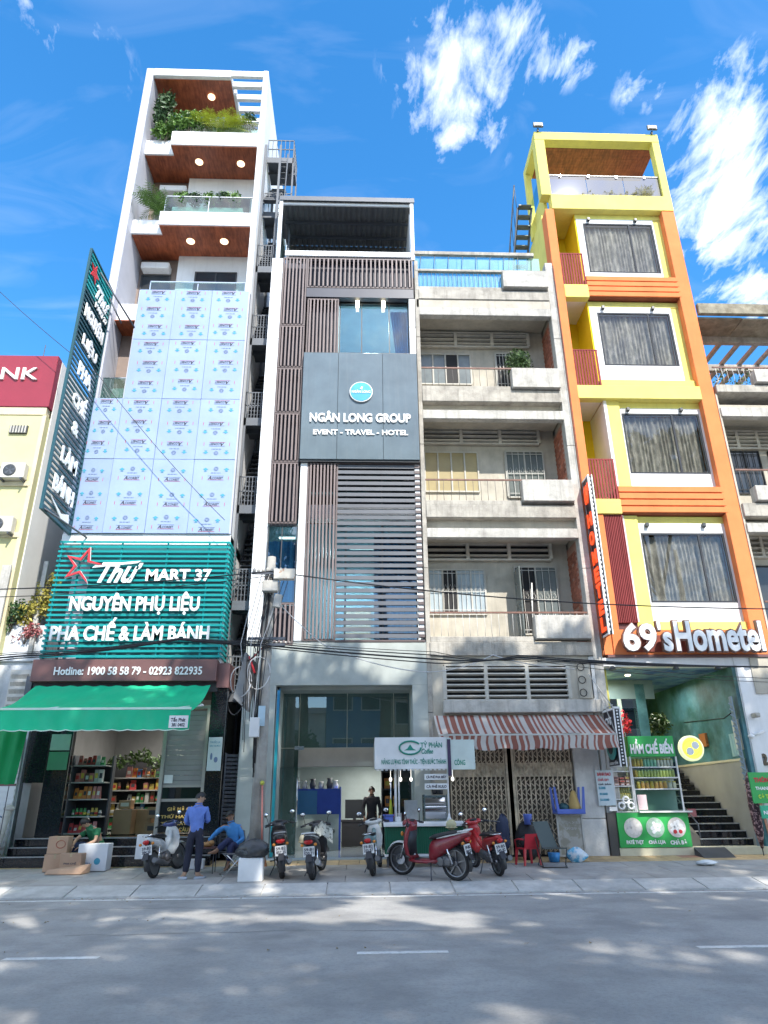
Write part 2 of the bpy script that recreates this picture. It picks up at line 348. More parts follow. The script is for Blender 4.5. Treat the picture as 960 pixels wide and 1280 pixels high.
def street_tree(x, y, h, clumps, label):
    t = thing('street_tree', label, 'tree', (x, y, .1), group='tall trees across the street')
    b = MB(); b.tube([(x, y, .1), (x + .2, y - .1, h * .3), (x - .1, y + .1, h * .6), (x, y, h * .8)], [.42, .34, .24, .12], 9); b.build('trunk', M_bark, t)
    b = MB()
    for c, r_, n in clumps[::7]: b.tube([(x, y, h * .55), ((x + c[0]) / 2, (y + c[1]) / 2, (h * .6 + c[2]) / 2 + .4), c], [.12, .07, .03], 5)
    b.build('branch', M_bark, t)
    b = MB()
    for i, (c, r_, n) in enumerate(clumps): leaf_cloud(b, c, (r_[0], r_[1], r_[2]), n, .30, int(x * 10 + i * 7 + 100), lambda p: p.z > 3.2 + 1.80 * p.y and p.z > 4)
    b.build('crown', M_leaf, t)
tree_no = 'nearest second third fourth fifth sixth seventh'.split()
TR = [(1.5, -3.2, 25), (10.5, -3.0, 24), (19.5, -3.4, 25), (-4.0, -9.6, 23), (5.5, -9.8, 24), (14.5, -9.4, 23), (24.0, -9.8, 24)]
cl = [[] for _ in TR]; r_ = random.Random(12); hx, hy = sdir.x / sdir.z, sdir.y / sdir.z
def gap(gx, gy):    # how open the canopy is over each patch of street
    if 11.5 < gy < 13.9 and gx < 3.4 - (gy - 11.5) * .6: return .93
    if gx >= 2.6 and 11.2 < gy < 15.6: return .42 if gx < 8.4 else .85
    if gx < -3.2 and gy < 7.2: return .7
    if gy > 22.6: return .45
    return .24 if gy < 15 else .09
gy = 1.2
while gy < 24.6:
    gx = -13.0
    while gx < 13.5:
        x0_ = gx + r_.uniform(-.3, .3); y0_ = gy + r_.uniform(-.3, .3); gx += 1.12
        if r_.random() < gap(x0_, y0_): continue
        z = r_.uniform(17.6, 22.0); x, y = x0_ + hx * z, y0_ + hy * z
        k = min(range(len(TR)), key=lambda k: (TR[k][0] - x) ** 2 + 3 * (TR[k][1] - y) ** 2); q = r_.uniform(.75, 1.15); cl[k].append(((x, y, z), (q, q, q * .7), 120))
    gy += 1.0
for i, (x, y, h) in enumerate(TR): street_tree(x, y, h, cl[i], 'tall broad street tree across the road, %s in the row' % tree_no[i])
t = thing('small_tree', 'small bushy tree on the far pavement across the road', 'tree', (-3.6, -7.5, .1)); b = MB(); b.tube([(-3.6, -7.5, .1), (-3.5, -7.4, 3.5)], [.14, .08], 8); b.build('trunk', M_bark, t); b = MB()
for k in range(7): leaf_cloud(b, (-3.6 + r_.uniform(-1, 1), -7.5 + r_.uniform(-1, 1), 4.8 + r_.uniform(-1, 1.4)), (1.1, 1.1, .9), 260, .16, 900 + k)
b.build('crown', M_leaf, t)
# ================================================================== row of houses across the street
M_opp = [mat('opposite_wall_%s' % n, c, .8, streak=.3) for n, c in (('cream', (.62, .56, .42)), ('grey', (.42, .42, .42)), ('blue', (.10, .25, .50)), ('white', (.70, .69, .66)), ('tan', (.52, .42, .30)))]
M_oglass = mat('opposite_glass', (.05, .07, .09), .1, var=0)
M_osign = mat('opposite_blue_sign', (.03, .18, .60), .4); M_oawn = mat('opposite_awning', (.55, .36, .08), .7); M_oshut = mat('opposite_shutter', (.12, .22, .16), .5)
M_owhite = mat('opposite_letters', (.8, .8, .8), .5)
def opposite(x, w_, h, mi, floors, label, sign=None, awn=True):
    t = thing('shop_house', label, 'building', (x + w_ / 2, -12, .1), group='shop houses across the street')
    b = MB(); b.box(x, x + w_, -20, -12, .1, h); b.box(x - .05, x + w_ + .05, -12.0, -11.7, h - .3, h + .1); b.build('wall', M_opp[mi], t)
    for k in range(floors):
        z = 4.3 + k * (h - 4.8) / floors
        for j in range(2):
            xx = x + .5 + j * (w_ - .4) / 2; f = piece('window', xx, xx + (w_ - 1.6) / 2, -12.0, -11.93, z, z + 1.7, M_owhite, t, 0); piece('pane', xx + .08, xx + (w_ - 1.6) / 2 - .08, -11.94, -11.90, z + .08, z + 1.62, M_oglass, f)
    piece('shutter', x + .4, x + w_ - .4, -12, -11.9, .1, 3.0, M_oshut, t)
    if awn and not sign: b = MB(); b.hexa([(x + .2, -11.65, 4.35), (x + w_ - .2, -11.65, 4.35), (x + w_ - .2, -9.9, 3.3), (x + .2, -9.9, 3.3), (x + .2, -11.65, 4.4), (x + w_ - .2, -11.65, 4.4), (x + w_ - .2, -9.9, 3.35), (x + .2, -9.9, 3.35)]); b.build('awning', M_oawn, t)
    if sign: piece('sign_board', x + .1, x + w_ - .1, -11.9, -11.7, 3.3, 5.6, M_osign, t)
x = -27.0
for i, (w_, h, mi, fl, sg) in enumerate(((5, 11, 0, 2, 0), (4.6, 14, 3, 3, 0), (5, 9, 1, 1, 1), (4.8, 13, 4, 3, 0), (5, 8, 3, 1, 0), (4.5, 12, 2, 2, 1), (5.2, 10, 0, 2, 1), (4.8, 13, 1, 3, 0), (5, 9, 4, 1, 0), (5, 12, 3, 3, 1), (5, 10, 0, 2, 0))):
    opposite(x, w_, h, mi, fl, ('cream', 'grey', 'blue', 'white', 'tan')[mi] + ' shop house across the street, %s from the left' % ('first second third fourth fifth sixth seventh eighth ninth tenth eleventh'.split()[i]), sg, True); x += w_ + .05
# ================================================================== tall shop building on the left
M_white = mat('white_render', (.80, .80, .80), .65, var=.07, vs=.8, streak=.28, scol=(.38, .36, .33), grime=.10, gscale=1.3, bump=.06, bs=30)
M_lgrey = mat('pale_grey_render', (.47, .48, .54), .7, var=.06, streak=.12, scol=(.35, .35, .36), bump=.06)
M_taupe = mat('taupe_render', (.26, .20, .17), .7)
M_wood = mat('soffit_wood', (.38, .095, .035), .42, var=.22, vs=3.0, col2=(.24, .055, .02), c2t=(.4, .6), c2s=2.2, c2stretch=(6, 1, 1))
M_lamp = mat('downlight_glow', (.95, .8, .55), .5, emit=(1.0, .78, .45), es=.9, var=0)
M_frame = mat('dark_frame', (.045, .05, .055), .4, var=0); M_dgl = glass('window_glass', '#5a6a70', 1.1, .01, .06)
M_bal = glass('balustrade_glass', '#c8dcd8', 1.0, .02, .06)
M_steel = mat('painted_steel', (.10, .11, .13), .5, metal=.2, var=.1); M_chrome = mat('chrome', (.75, .76, .78), .15, metal=1, var=0)
M_intd = mat('interior_dark', (.05, .05, .055), .8)
M_soil = mat('potting_soil', (.06, .045, .03), .9)
M_film = mat('blue_film', (.28, .37, .56), .45, var=.06, vs=1.2, bump=.08, bs=3, rv=.05)
M_inkc = mat('print_cyan', (.05, .30, .42), .5, var=0); M_inkd = mat('print_black', (.04, .04, .06), .5, var=0); M_inkr = mat('print_red', (.45, .05, .06), .5, var=0); M_inkg = mat('print_grey', (.16, .22, .36), .5, var=0)
M_teal = mat('teal_louvre', (.02, .42, .42), .38, metal=.15, var=.08, rv=.07); M_teald = mat('teal_backing', (.01, .13, .14), .5, grime=.3, gscale=2, scol=(.01, .06, .07))
M_letw = mat('white_letter', (.82, .82, .81), .45, var=.05, vs=3, streak=.18, scol=(.4, .39, .36)); M_letside = mat('letter_shadow_grey', (.35, .36, .36), .5, var=0)
M_red = mat('sign_red', (.55, .03, .04), .4, var=.05); M_brown = mat('brown_sign', (.15, .07, .065), .45, var=.1, grime=.25, gscale=2, scol=(.12, .07, .07))
M_gran = mat('black_granite', (.012, .014, .018), .08, var=.2, vs=30); M_nose = mat('step_nosing', (.30, .31, .32), .35)
M_green = mat('awning_green', (.00, .40, .16), .55, var=.12, vs=1.6, bump=.15, bs=4)
B1 = thing('shop_building', 'tall narrow white shop building with timber balcony soffits, planted balconies and turquoise louvred sign', 'building', (-6.25, F, .36))
x0, x1 = -8.7, -3.8; G = .36
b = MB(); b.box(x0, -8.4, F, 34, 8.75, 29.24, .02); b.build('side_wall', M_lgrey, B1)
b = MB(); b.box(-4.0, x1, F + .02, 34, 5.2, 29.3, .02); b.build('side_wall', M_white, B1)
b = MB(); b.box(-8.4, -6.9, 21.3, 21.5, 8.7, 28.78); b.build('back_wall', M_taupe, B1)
b = MB(); b.box(-6.9, -4.0, 21.02, 21.5, 8.7, 24.9); b.box(-6.9, -4.0, 21.02, 21.5, 24.9, 26.6); b.build('back_wall', M_white, B1)
b = MB(); b.box(-8.4, -5.29, F, 21.3, 28.84, 29.24, .015); b.build('roof_slab', M_white, B1)
b = MB(); b.box(-8.39, -5.31, F + .16, 21.29, 28.80, 28.838); b.build('soffit', M_wood, B1)
b = MB(); b.box(-5.29, -4.0, F + .01, F + .14, 28.92, 29.22); b.build('roof_beam', M_white, B1)
for k in range(5): piece('pergola_slat', -5.29, -4.0, 19.95 + k * .55, 20.1 + k * .55, 28.9, 29.2, M_white, B1, .01)
b = MB(); b.box(-5.35, -5.2, 20.3, 23, 28.85, 29.2); b.build('roof_beam', M_white, B1)
def level(zb, zt, ledge=True, panes=True):
    sl_ = piece('balcony_slab', -7.3, -4.0, F - .02, 21.02, zb, zt, M_white, B1, .015)
    sl2 = piece('balcony_slab', -8.42, -7.3, 19.93, 21.3, zb, zt + .02, M_white, B1, .015)
    b = MB(); b.box(-8.38, -4.02, 20.0, 21.26, zb - .035, zb - .004); b.box(-7.26, -4.02, F + .02, 20.0, zb - .035, zb - .004); b.build('soffit', M_wood, B1)
for zb, zt in ((24.96, 25.68), (20.96, 21.6), (16.95, 17.75)): level(zb, zt)
def downlight(x, y, z, r_=.15):
    b = MB(); b.disc((x, y, z - .045), r_, .02, 'z', 20); b.build('downlight', M_lamp, B1)
for p in ((-6.22, 20.34, 28.8), (-6.35, 20.22, 24.96), (-4.73, 20.26, 24.96), (-6.30, 20.24, 20.96), (-5.06, 20.22, 20.96)): downlight(*p)
def balus(xa, xb, y, za, zb, n=2, parent=None, side=True):
    for k in range(n):
        a = xa + (xb - xa) * k / n; piece('glass_pane', a + .02, a + (xb - xa) / n - .02, y, y + .014, za, zb, M_bal, parent or B1)
    piece('handrail', xa, xb, y - .015, y + .03, zb, zb + .035, M_chrome, parent or B1)
    for k in range(n + 1): a = xa + (xb - xa) * k / n; piece('rail_post', a - .015, a + .015, y + .016, y + .046, za - .05, zb, M_chrome, parent or B1)
balus(-7.25, -4.02, 19.6, 25.7, 26.42); balus(-7.2, -4.02, 19.6, 21.62, 22.42); balus(-7.3, -4.02, 19.6, 17.77, 18.45)
# windows and doors of the balconies
def win(x0_, x1_, z0, z1, y, parent, nd=1, fm=None, gm=None, ft=.05, divs=None):
    f = MB(); f.box(x0_, x1_, y - .05, y, z0, z0 + ft); f.box(x0_, x1_, y - .05, y, z1 - ft, z1); f.box(x0_, x0_ + ft, y - .05, y, z0 + ft, z1 - ft); f.box(x1_ - ft, x1_, y - .05, y, z0 + ft, z1 - ft)
    ds = divs or [x0_ + (x1_ - x0_) * k / nd for k in range(1, nd)]
    for d in ds: f.box(d - ft / 2, d + ft / 2, y - .05, y, z0 + ft, z1 - ft)
    fo = f.build('window', fm or M_frame, parent)
    ed = [x0_ + ft] + [q for d in ds for q in (d - ft / 2, d + ft / 2)] + [x1_ - ft]
    for k in range(0, len(ed), 2): piece('pane', ed[k], ed[k + 1], y - .03, y - .02, z0 + ft, z1 - ft, gm or M_dgl, fo)
    return fo
M_pane_d = mat('dark_pane', (.035, .045, .055), .06, var=.2, vs=1.2)
win(-6.22, -4.65, 17.8, 20.15, 21.02, B1, 2, gm=M_pane_d); win(-8.3, -7.2, 17.8, 20.2, 21.3, B1, 1, gm=M_pane_d)
win(-6.0, -4.4, 21.65, 23.9, 21.02, B1, 2, gm=M_pane_d); win(-8.2, -7.4, 21.65, 23.7, 21.3, B1, 1, gm=M_pane_d)
for z, xx in ((20.25, -8.25), (24.15, -8.0)):
    b = MB(); b.box(xx, xx + 1.05, 20.9, 21.3, z, z + .28, .03); b.build('door_canopy', M_white, B1)
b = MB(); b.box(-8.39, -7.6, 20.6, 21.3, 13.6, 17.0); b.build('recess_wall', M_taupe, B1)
b = MB(); b.box(-8.38, -7.5, 19.75, 20.6, 16.9, 16.94); b.build('soffit', M_wood, B1)
b = MB(); b.box(-8.4, -7.4, 19.6, 21.3, 13.3, 13.62); b.build('balcony_slab', M_white, B1)
balus(-8.38, -7.5, 19.62, 13.64, 14.5, 1)
b = MB(); b.box(-8.25, -7.65, 20.1, 20.4, 13.9, 14.45, .04); b.build('water_tank', mat('tank_grey', (.35, .40, .38), .4), B1)
b = MB(); b.box(-8.4, -7.56, 19.65, 21.3, 8.75, 13.3); b.box(-7.56, -4.0, 19.6, 21.0, 8.75, 17.0); b.box(x0, x1, F - .03, 21.3, 8.70, 9.02); b.build('front_wall', M_white, B1)
b = MB(); b.box(-8.4, -4, 21.5, 34, 8.7, 9.0); b.box(x0, x1, 33.6, 34, 5, 28.8); b.build('rear_wall', M_white, B1)
# -------- film covered aluminium panels with their upside-down print
def alco_tile(flip):
    b = MB(); s = -1 if flip else 1
    def T(st, x, z, w_, h, mi, bold=.02, shear=0):
        b.cur = mi; U = (s, 0, 0); V = (0, 0, s); O = (s * (x - w_ / 2), 0, s * z); text('t', st, None, None, O, U, V, w_, h, .004, bold, shear, mb=b)
    T('LCOREST', 0.06, .05, .42, .085, 0, .012); T('A', -.20, .045, .11, .13, 0, .02, .35)
    b.cur = 2; b.box(-.27, .30, -.004, 0, *sorted((s * .018, s * .028))); b.box(-.3, -.292, -.004, 0, -.001, .0)
    b.cur = 0; b.box(-.27, .30, -.004, 0, *sorted((s * .175, s * .181)))
    b.cur = 2
    for x in (-.46, .46): b.box(x - .008, x + .008, -.004, 0, *sorted((s * .03, s * .16)))
    b.cur = 3; n = 14
    for rr in (.075, .05):
        for k in range(n):
            a0, a1 = 2 * math.pi * k / n, 2 * math.pi * (k + 1) / n; r0, r1 = rr - .007, rr + .007
            b.quad((r0 * math.cos(a0), -.003, s * .46 + r0 * math.sin(a0)), (r1 * math.cos(a0), -.003, s * .46 + r1 * math.sin(a0)), (r1 * math.cos(a1), -.003, s * .46 + r1 * math.sin(a1)), (r0 * math.cos(a1), -.003, s * .46 + r0 * math.sin(a1)))
    b.quad((-.09, -.003, s * .44), (.09, -.003, s * .46), (.09, -.003, s * .475), (-.09, -.003, s * .455))
    T('ISO 9001-2015', 0, .28, .34, .035, 3)
    b.cur = 1
    for x in (-.37, .37):
        b.disc((x, -.002, s * .44), .055, .004, 'y', 12); b.box(x - .085, x + .085, -.0045, -.0005, s * .44 - .012, s * .44 + .012); b.box(x - .05, x + .05, -.004, 0, *sorted((s * .355, s * .37)))
    return b.mesh('print', [M_inkd, M_inkc, M_inkr, M_inkg])
tileU, tileD = alco_tile(False), alco_tile(True)
cols = [(-8.56, -7.54), (-7.54, -6.32), (-6.32, -5.08), (-5.08, -3.84)]; rows = [(9.02, 11.46), (11.46, 13.62), (13.62, 15.9), (15.9, 17.96)]
for ci, (xa, xb) in enumerate(cols):
    for ri, (za, zb) in enumerate(rows):
        if ci == 0 and ri > 1: continue
        yy = F - .10 + rnd.uniform(-.006, .006)
        p = piece('film_panel', xa + .004, xb - .004, yy, yy + .03, za + .004, zb - .004, M_film, B1, .006, rot=(rnd.uniform(-.002, .002), 0, 0))
        n = 3; st = (zb - za) / n
        for k in range(n):
            z = za + k * st + (.08 if ri == 0 else st - .06)
            sc = .86 * min(1, (xb - xa) / 1.22); inst('print', tileU if ri == 0 else tileD, p, ((xa + xb) / 2 + rnd.uniform(-.07, .07), yy - .0045, z + rnd.uniform(-.05, .05)), (0, 0, 0), (sc, 1, .86))
b = MB(); b.box(-7.56, -7.5, 19.42, 19.6, 13.62, 17.95); b.box(-3.86, -3.80, 19.42, 19.6, 9.02, 17.95); b.box(-8.6, -8.55, 19.42, 19.6, 9.02, 13.6); b.build('panel_edge', M_lgrey, B1)
# -------- turquoise louvre sign
YS = 19.22
b = MB(); b.box(-7.75, -3.9, F - .02, F + .1, 5.35, 8.70); b.build('sign_backing', M_teald, B1)
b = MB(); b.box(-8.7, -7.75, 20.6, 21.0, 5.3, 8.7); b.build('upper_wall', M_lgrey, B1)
scr = MB()
for x in (-8.56, -8.0, -6.85, -5.54, -4.35, -3.83): scr.box(x - .02, x + .02, YS + .05, YS + .1, 5.33, 8.68)
for x in (-3.83,): scr.box(x - .02, x + .02, 20.2, 20.25, 5.33, 8.68)
scr = scr.build('louvre_screen', M_teal, B1)
ns = 24
for k in range(ns):
    z = 5.38 + k * (3.3 / (ns - 1)); piece('louvre_slat', -8.62, -3.76, YS - .015, YS + .035, z - .030, z + .030, M_teal, scr, 0, rot=(.3, 0, 0))
    piece('louvre_slat', -3.80, -3.74, YS + .07, 20.35, z - .03, z + .03, M_teal, scr)
sg = YS - .07
text('sign_letters', 'MART 37', B1, M_letw, (-6.02, sg, 7.47), *XF, 1.84, .36, .05, .03)
text('sign_letters', 'Thư', B1, M_letw, (-7.35, sg, 7.42), *XF, 1.22, .60, .05, .03, .5)
b = MB(); b.hexa([(-7.55, sg - .055, 7.86), (-6.3, sg - .055, 8.0), (-6.3, sg - .002, 8.0), (-7.55, sg - .002, 7.86), (-7.45, sg - .055, 7.95), (-6.2, sg - .055, 8.07), (-6.2, sg - .002, 8.07), (-7.45, sg - .002, 7.95)])
b.build('letter_swash', M_letw, B1)
text('sign_letters', 'NGUYÊN PHỤ LIỆU', B1, M_letw, (-8.0, sg, 6.50), *XF, 3.56, .66, .06, .028)
text('sign_letters', 'PHA CHẾ & LÀM BÁNH', B1, M_letw, (-8.4, sg, 5.78), *XF, 4.3, .64, .06, .028)
def star_pts(cx, cz, r1, r2, rot, n=5): return [(cx + (r1 if k % 2 == 0 else r2) * math.sin(rot + math.pi * k / n), cz + (r1 if k % 2 == 0 else r2) * math.cos(rot + math.pi * k / n)) for k in range(2 * n)]
def star_ring(name, cx, cz, ra, rb, rot, y, m, arms):
    P = star_pts(cx, cz, ra, ra * .42, rot); Q = star_pts(cx, cz, rb, rb * .36, rot); b = MB()
    for k in arms:
        i, j = k % 10, (k + 1) % 10; b.hexa([(P[i][0], y, P[i][1]), (P[j][0], y, P[j][1]), (Q[j][0], y, Q[j][1]), (Q[i][0], y, Q[i][1]), (P[i][0], y - .04, P[i][1]), (P[j][0], y - .04, P[j][1]), (Q[j][0], y - .04, Q[j][1]), (Q[i][0], y - .04, Q[i][1])])
    b.build(name, m, B1)
star_ring('star_emblem', -7.82, 7.92, .58, .42, .25, sg, M_letw, (4, 5, 6, 7, 8, 9, 0, 1)); star_ring('star_emblem', -7.82, 7.92, .56, .44, .25, sg - .042, M_red, (4, 5, 6, 7, 8, 9, 0, 1))
# -------- brown phone sign
b = MB(); b.box(-8.72, -3.82, 19.12, 19.5, 4.70, 5.28, .01); b.box(-3.82, -3.5, 19.3, 20.3, 4.55, 5.2); b.build('phone_sign_board', M_brown, B1)
text('sign_letters', 'Hotline: 1900 58 58 79 - 02923 822935', B1, M_letw, (-8.12, 19.12, 4.86), *XF, 3.92, .22, .02, .02)
b = MB(); b.box(-8.7, x1, 19.35, 21.0, 4.45, 4.72); b.box(-8.65, -3.85, 19.6, 30, 5.28, 5.34); b.build('lintel', M_intd, B1)
# -------- ground floor of the left shop: steps, pillars, shutter, awning
for k in range(3):
    st = piece('step', -8.42 + .0 * k, -3.5, 18.62 + .30 * k, 21.0, G + .186 * k - .2, G + .186 * (k + 1), M_gran, B1, .01)
    b = MB(); b.box(-8.42, -3.5, 18.60 + .30 * k, 18.62 + .30 * k, G + .186 * (k + 1) - .025, G + .186 * (k + 1) + .003); b.build('nosing', M_nose, st)
b = MB(); b.box(-8.6, -3.6, 20.2, 30, .3, .918); b.build('shop_floor', mat('shop_floor_tile', (.30, .30, .29), .2), B1)
b = MB(); b.box(-8.05, -7.46, 19.42, 19.62, .92, 4.6, .01); b.box(-8.6, -8.05, 19.5, 19.6, 2.2, 4.6); b.build('granite_pillar', M_gran, B1)
b = MB(); b.box(-8.62, -8.42, 19.62, 30, .3, 4.5); b.box(-3.95, -3.8, 19.6, 30, .3, 5.0); b.box(-8.6, -3.8, 25.8, 26, .3, 5); b.box(-8.6, -3.8, 19.7, 26, 4.46, 4.5); b.build('shop_wall', mat('shop_wall_paint', (.24, .24, .235), .7), B1)
M_sgreen = mat('pale_green_board', (.28, .46, .36), .4); M_dgreen = mat('green_board', (.06, .26, .13), .4)
for z0, z1, m in ((2.98, 3.38, M_sgreen), (2.50, 2.94, M_dgreen)):
    p = piece('sign_plate', -8.0, -7.5, 19.38, 19.41, z0, z1, m, B1, .004)
M_shut = mat('shutter_grey', (.33, .34, .33), .45, metal=.3, var=.12)
sh = MB(); sh.box(-5.12, -5.03, 19.42, 19.6, .92, 4.02); sh.box(-4.03, -3.95, 19.42, 19.6, .92, 4.02); sh.box(-5.12, -3.95, 19.42, 19.6, 4.02, 4.1); sh = sh.build('shutter_frame', mat('alu_frame', (.40, .38, .34), .4, metal=.4), B1)
for k in range(15): z = 2.16 + k * .125; piece('shutter_slat', -5.03, -4.03, 19.5, 19.53, z - .055, z + .062, M_shut, sh, .0, rot=(.25, 0, 0))
piece('door_panel', -5.03, -4.03, 19.50, 19.53, 1.0, 1.72, mat('black_glass', (.015, .016, .018), .08, var=0), sh)
piece('door_rail', -5.03, -4.03, 19.49, 19.54, 1.72, 1.79, MATS['alu_frame'], sh); piece('door_rail', -5.03, -4.03, 19.49, 19.54, 2.06, 2.12, MATS['alu_frame'], sh)
piece('pane', -5.03, -4.03, 19.505, 19.515, 1.79, 2.06, M_dgl, sh)
for xx, m in ((-4.98, M_lgrey), (-4.66, M_white), (-4.35, mat('cream_box', (.6, .5, .35), .6))): piece('paper_bundle', xx, xx + .28, 19.55, 19.62, 1.8, 2.02, m, sh)
M_gold = mat('gold_letters', (.52, .36, .10), .4)
for s_, x_, z_, w_ in (('GIỜ MỞ CỬA', -4.85, 1.50, .75), ('THỨ HAY LỄ', -5.0, 1.33, .9), ('TỪ NGÀY LỄ', -4.98, 1.17, .85), ('NHƯ CÂU', -4.82, 1.02, .55)): text('door_letters', s_, sh, M_gold, (x_, 19.497, z_), *XF, w_, .115, .004, .03)
piece('notice', -5.0, -4.78, 19.46, 19.47, 2.16, 2.36, M_white, sh)
b = MB(); b.box(-3.95, -3.52, 19.40, 19.6, .92, 4.6, .01); b.build('granite_pillar', M_gran, B1)
po = piece('poster', -3.92, -3.56, 19.37, 19.385, 2.45, 3.28, mat('poster_white', (.62, .70, .70), .3), B1)
text('poster_print', 'THUỐC LÁ', po, M_inkc, (-3.88, 19.369, 3.13), *XF, .26, .07, .002, .02); text('poster_print', 'BÁN TẠI ĐÂY', po, M_inkc, (-3.88, 19.369, 3.03), *XF, .28, .06, .002, .02)
b = MB(); b.ell((-3.82, 19.366, 2.8), (.03, .004, .09)); b.ell((-3.7, 19.366, 2.72), (.05, .004, .07)); b.build('poster_print', M_inkg, po)
# interior shelving with goods
M_shelf = mat('shelf_white', (.5, .5, .48), .4); M_card = mat('cardboard', (.40, .27, .16), .8, var=.12, rv=.15); M_card2 = mat('cardboard_tan', (.46, .30, .20), .8, var=.1, rv=.15)
goods_cols = [mat('pack_%s' % n, c, .4, rv=.25) for n, c in (('pink', (.55, .22, .20)), ('red', (.50, .06, .06)), ('orange', (.60, .22, .05)), ('yellow', (.62, .45, .10)), ('white', (.60, .60, .58)), ('green', (.07, .28, .10)), ('blue', (.08, .20, .42)), ('brown', (.20, .12, .08)))]
sh1 = thing('shop_shelf', 'white shelf unit of packaged goods just inside the left shop doorway', 'shelf', (-7.0, 20.6, .92))
for z in (.99, 1.39, 1.81, 2.23, 2.65): piece('shelf_board', -7.62, -6.75, 20.15, 20.75, z - .03, z, M_shelf, sh1)
piece('shelf_upright', -7.66, -7.62, 20.15, 20.8, .92, 2.9, M_steel, sh1); piece('shelf_upright', -6.75, -6.71, 20.6, 20.8, .92, 2.9, M_steel, sh1); piece('shelf_back', -7.62, -6.75, 20.76, 20.79, .92, 2.7, M_intd, sh1)
pk = {}; g_ = random.Random(3)
LAB = [mat('wrap_white', (.66, .66, .62), .5), mat('wrap_yellow', (.62, .50, .08), .5), mat('wrap_dark', (.05, .05, .06), .5), mat('wrap_red', (.5, .05, .04), .5)]
def goods(name, x, y, z, w_, d_, h_, m, lab, cat, grp, shape='box'):
    w_ *= g_.choice([.8, 1.0, 1.0]) if h_ < .45 else 1; h_ *= g_.choice([.72, .86, 1.0, 1.0]) if h_ < .45 else 1; li = g_.randrange(4)
    key = (name, round(w_, 2), round(d_, 2), round(h_, 2), m.name, li)
    if key not in pk:
        b = MB()
        if shape == 'box': b.box(-w_ / 2, w_ / 2, -d_ / 2, d_ / 2, 0, h_, .006)
        elif shape == 'bag': b.hexa([(-w_ / 2, -d_ / 2, 0), (w_ / 2, -d_ / 2, 0), (w_ / 2, d_ / 2, 0), (-w_ / 2, d_ / 2, 0), (-w_ * .42, -.01, h_), (w_ * .42, -.01, h_), (w_ * .42, .01, h_), (-w_ * .42, .01, h_)])
        else: b.lathe([(w_ * .5, 0), (w_ * .5, h_ * .68), (w_ * .36, h_ * .8), (w_ * .36, h_)], n=10)
        b.cur = 1
        if shape == 'box' and h_ < .5: b.box(-w_ * .34, w_ * .34, -d_ / 2 - .003, -d_ / 2, h_ * .3, h_ * .72)
        elif shape == 'bag': b.hexa([(-w_ * .3, -d_ * .42, h_ * .3), (w_ * .3, -d_ * .42, h_ * .3), (w_ * .3, -d_ * .2, h_ * .3), (-w_ * .3, -d_ * .2, h_ * .3), (-w_ * .3, -d_ * .26, h_ * .62), (w_ * .3, -d_ * .26, h_ * .62), (w_ * .3, -d_ * .1, h_ * .62), (-w_ * .3, -d_ * .1, h_ * .62)])
        elif shape == 'can': b.lathe([(w_ * .505, h_ * .2), (w_ * .505, h_ * .5)], n=10)
        pk[key] = b.mesh(name, [m, LAB[li]])
    o = bpy.data.objects.new(name, pk[key]); C.objects.link(o); o.location = (x, y, z); o.rotation_euler = (0, 0, rnd.uniform(-.06, .06)); tag(o, lab, cat, grp); return o
rowspec = [(.99, .30, [1, 1, 1, 0], 'red and pink packets lined up on the lowest shelf of the left shop', 'bag'), (1.39, .32, [5, 5, 4, 3, 4], 'green and white tins on the second shelf of the left shop', 'can'),
           (1.81, .34, [2, 2, 2, 0, 3], 'orange and yellow packs on the middle shelf of the left shop', 'bag'), (2.23, .34, [0, 7, 0, 4, 3], 'tall brown and pink packs on the fourth shelf of the left shop', 'box'), (2.65, .28, [0, 1, 4, 5], 'pink and red packs on the top shelf of the left shop', 'bag')]
for z, h_, cs, lab, shp in rowspec:
    x = -7.56
    while x < -6.85:
        w_ = .12 if shp != 'can' else .10; goods('packet' if shp != 'can' else 'tin', x + w_ / 2, 20.3 + g_.uniform(0, .04), z, w_ * .92, .12, h_ - (.03 if shp != 'can' else .12), goods_cols[cs[min(len(cs) - 1, int((x + 7.56) / .8 * len(cs)))]], lab, 'packet' if shp != 'can' else 'tin', lab[:40] + ' row', shp); x += w_
# further shelves at the back wall
sh2 = thing('shop_shelf', 'long dark rack of bottles and bags deep inside the left shop', 'shelf', (-5.9, 23.6, .92))
piece('shelf_back', -7.7, -4.1, 23.9, 23.93, .92, 3.0, M_intd, sh2)
for z in (1.0, 1.36, 1.72, 2.08, 2.44):
    piece('shelf_board', -7.7, -4.1, 23.4, 23.9, z - .03, z, M_shelf, sh2)
    x = -7.6
    while x < -4.2:
        w_ = g_.choice([.13, .16, .2]); m = g_.choice(goods_cols if z > 1.9 else goods_cols[3:]); sp = g_.choice(['can', 'bag', 'box']); 
        if g_.random() < .85: goods({'can': 'bottle', 'bag': 'packet', 'box': 'carton'}[sp], x + w_ / 2, 23.55, z, w_ * .9, .12, round(g_.choice([.24, .28, .32]), 2), m, 'bottle or packet standing on the long rack deep inside the left shop', 'goods', 'goods on the long rack', sp)
        x += w_
for k in range(9):
    b = MB()
    for j in range(5): leaf_cloud(b, (-7.45 + k * .4, 23.2, 2.86 + .10 * (k % 3)), (.28, .15, .22), 14, .09, k * 9 + j)
    o = mesh_thing('hanging_plant', b, mats := M_leaf, 'artificial leaves trailing above the rack inside the left shop', 'plant', 'artificial leaves over the rack', (-7.45 + k * .4, 23.2, 2.8))
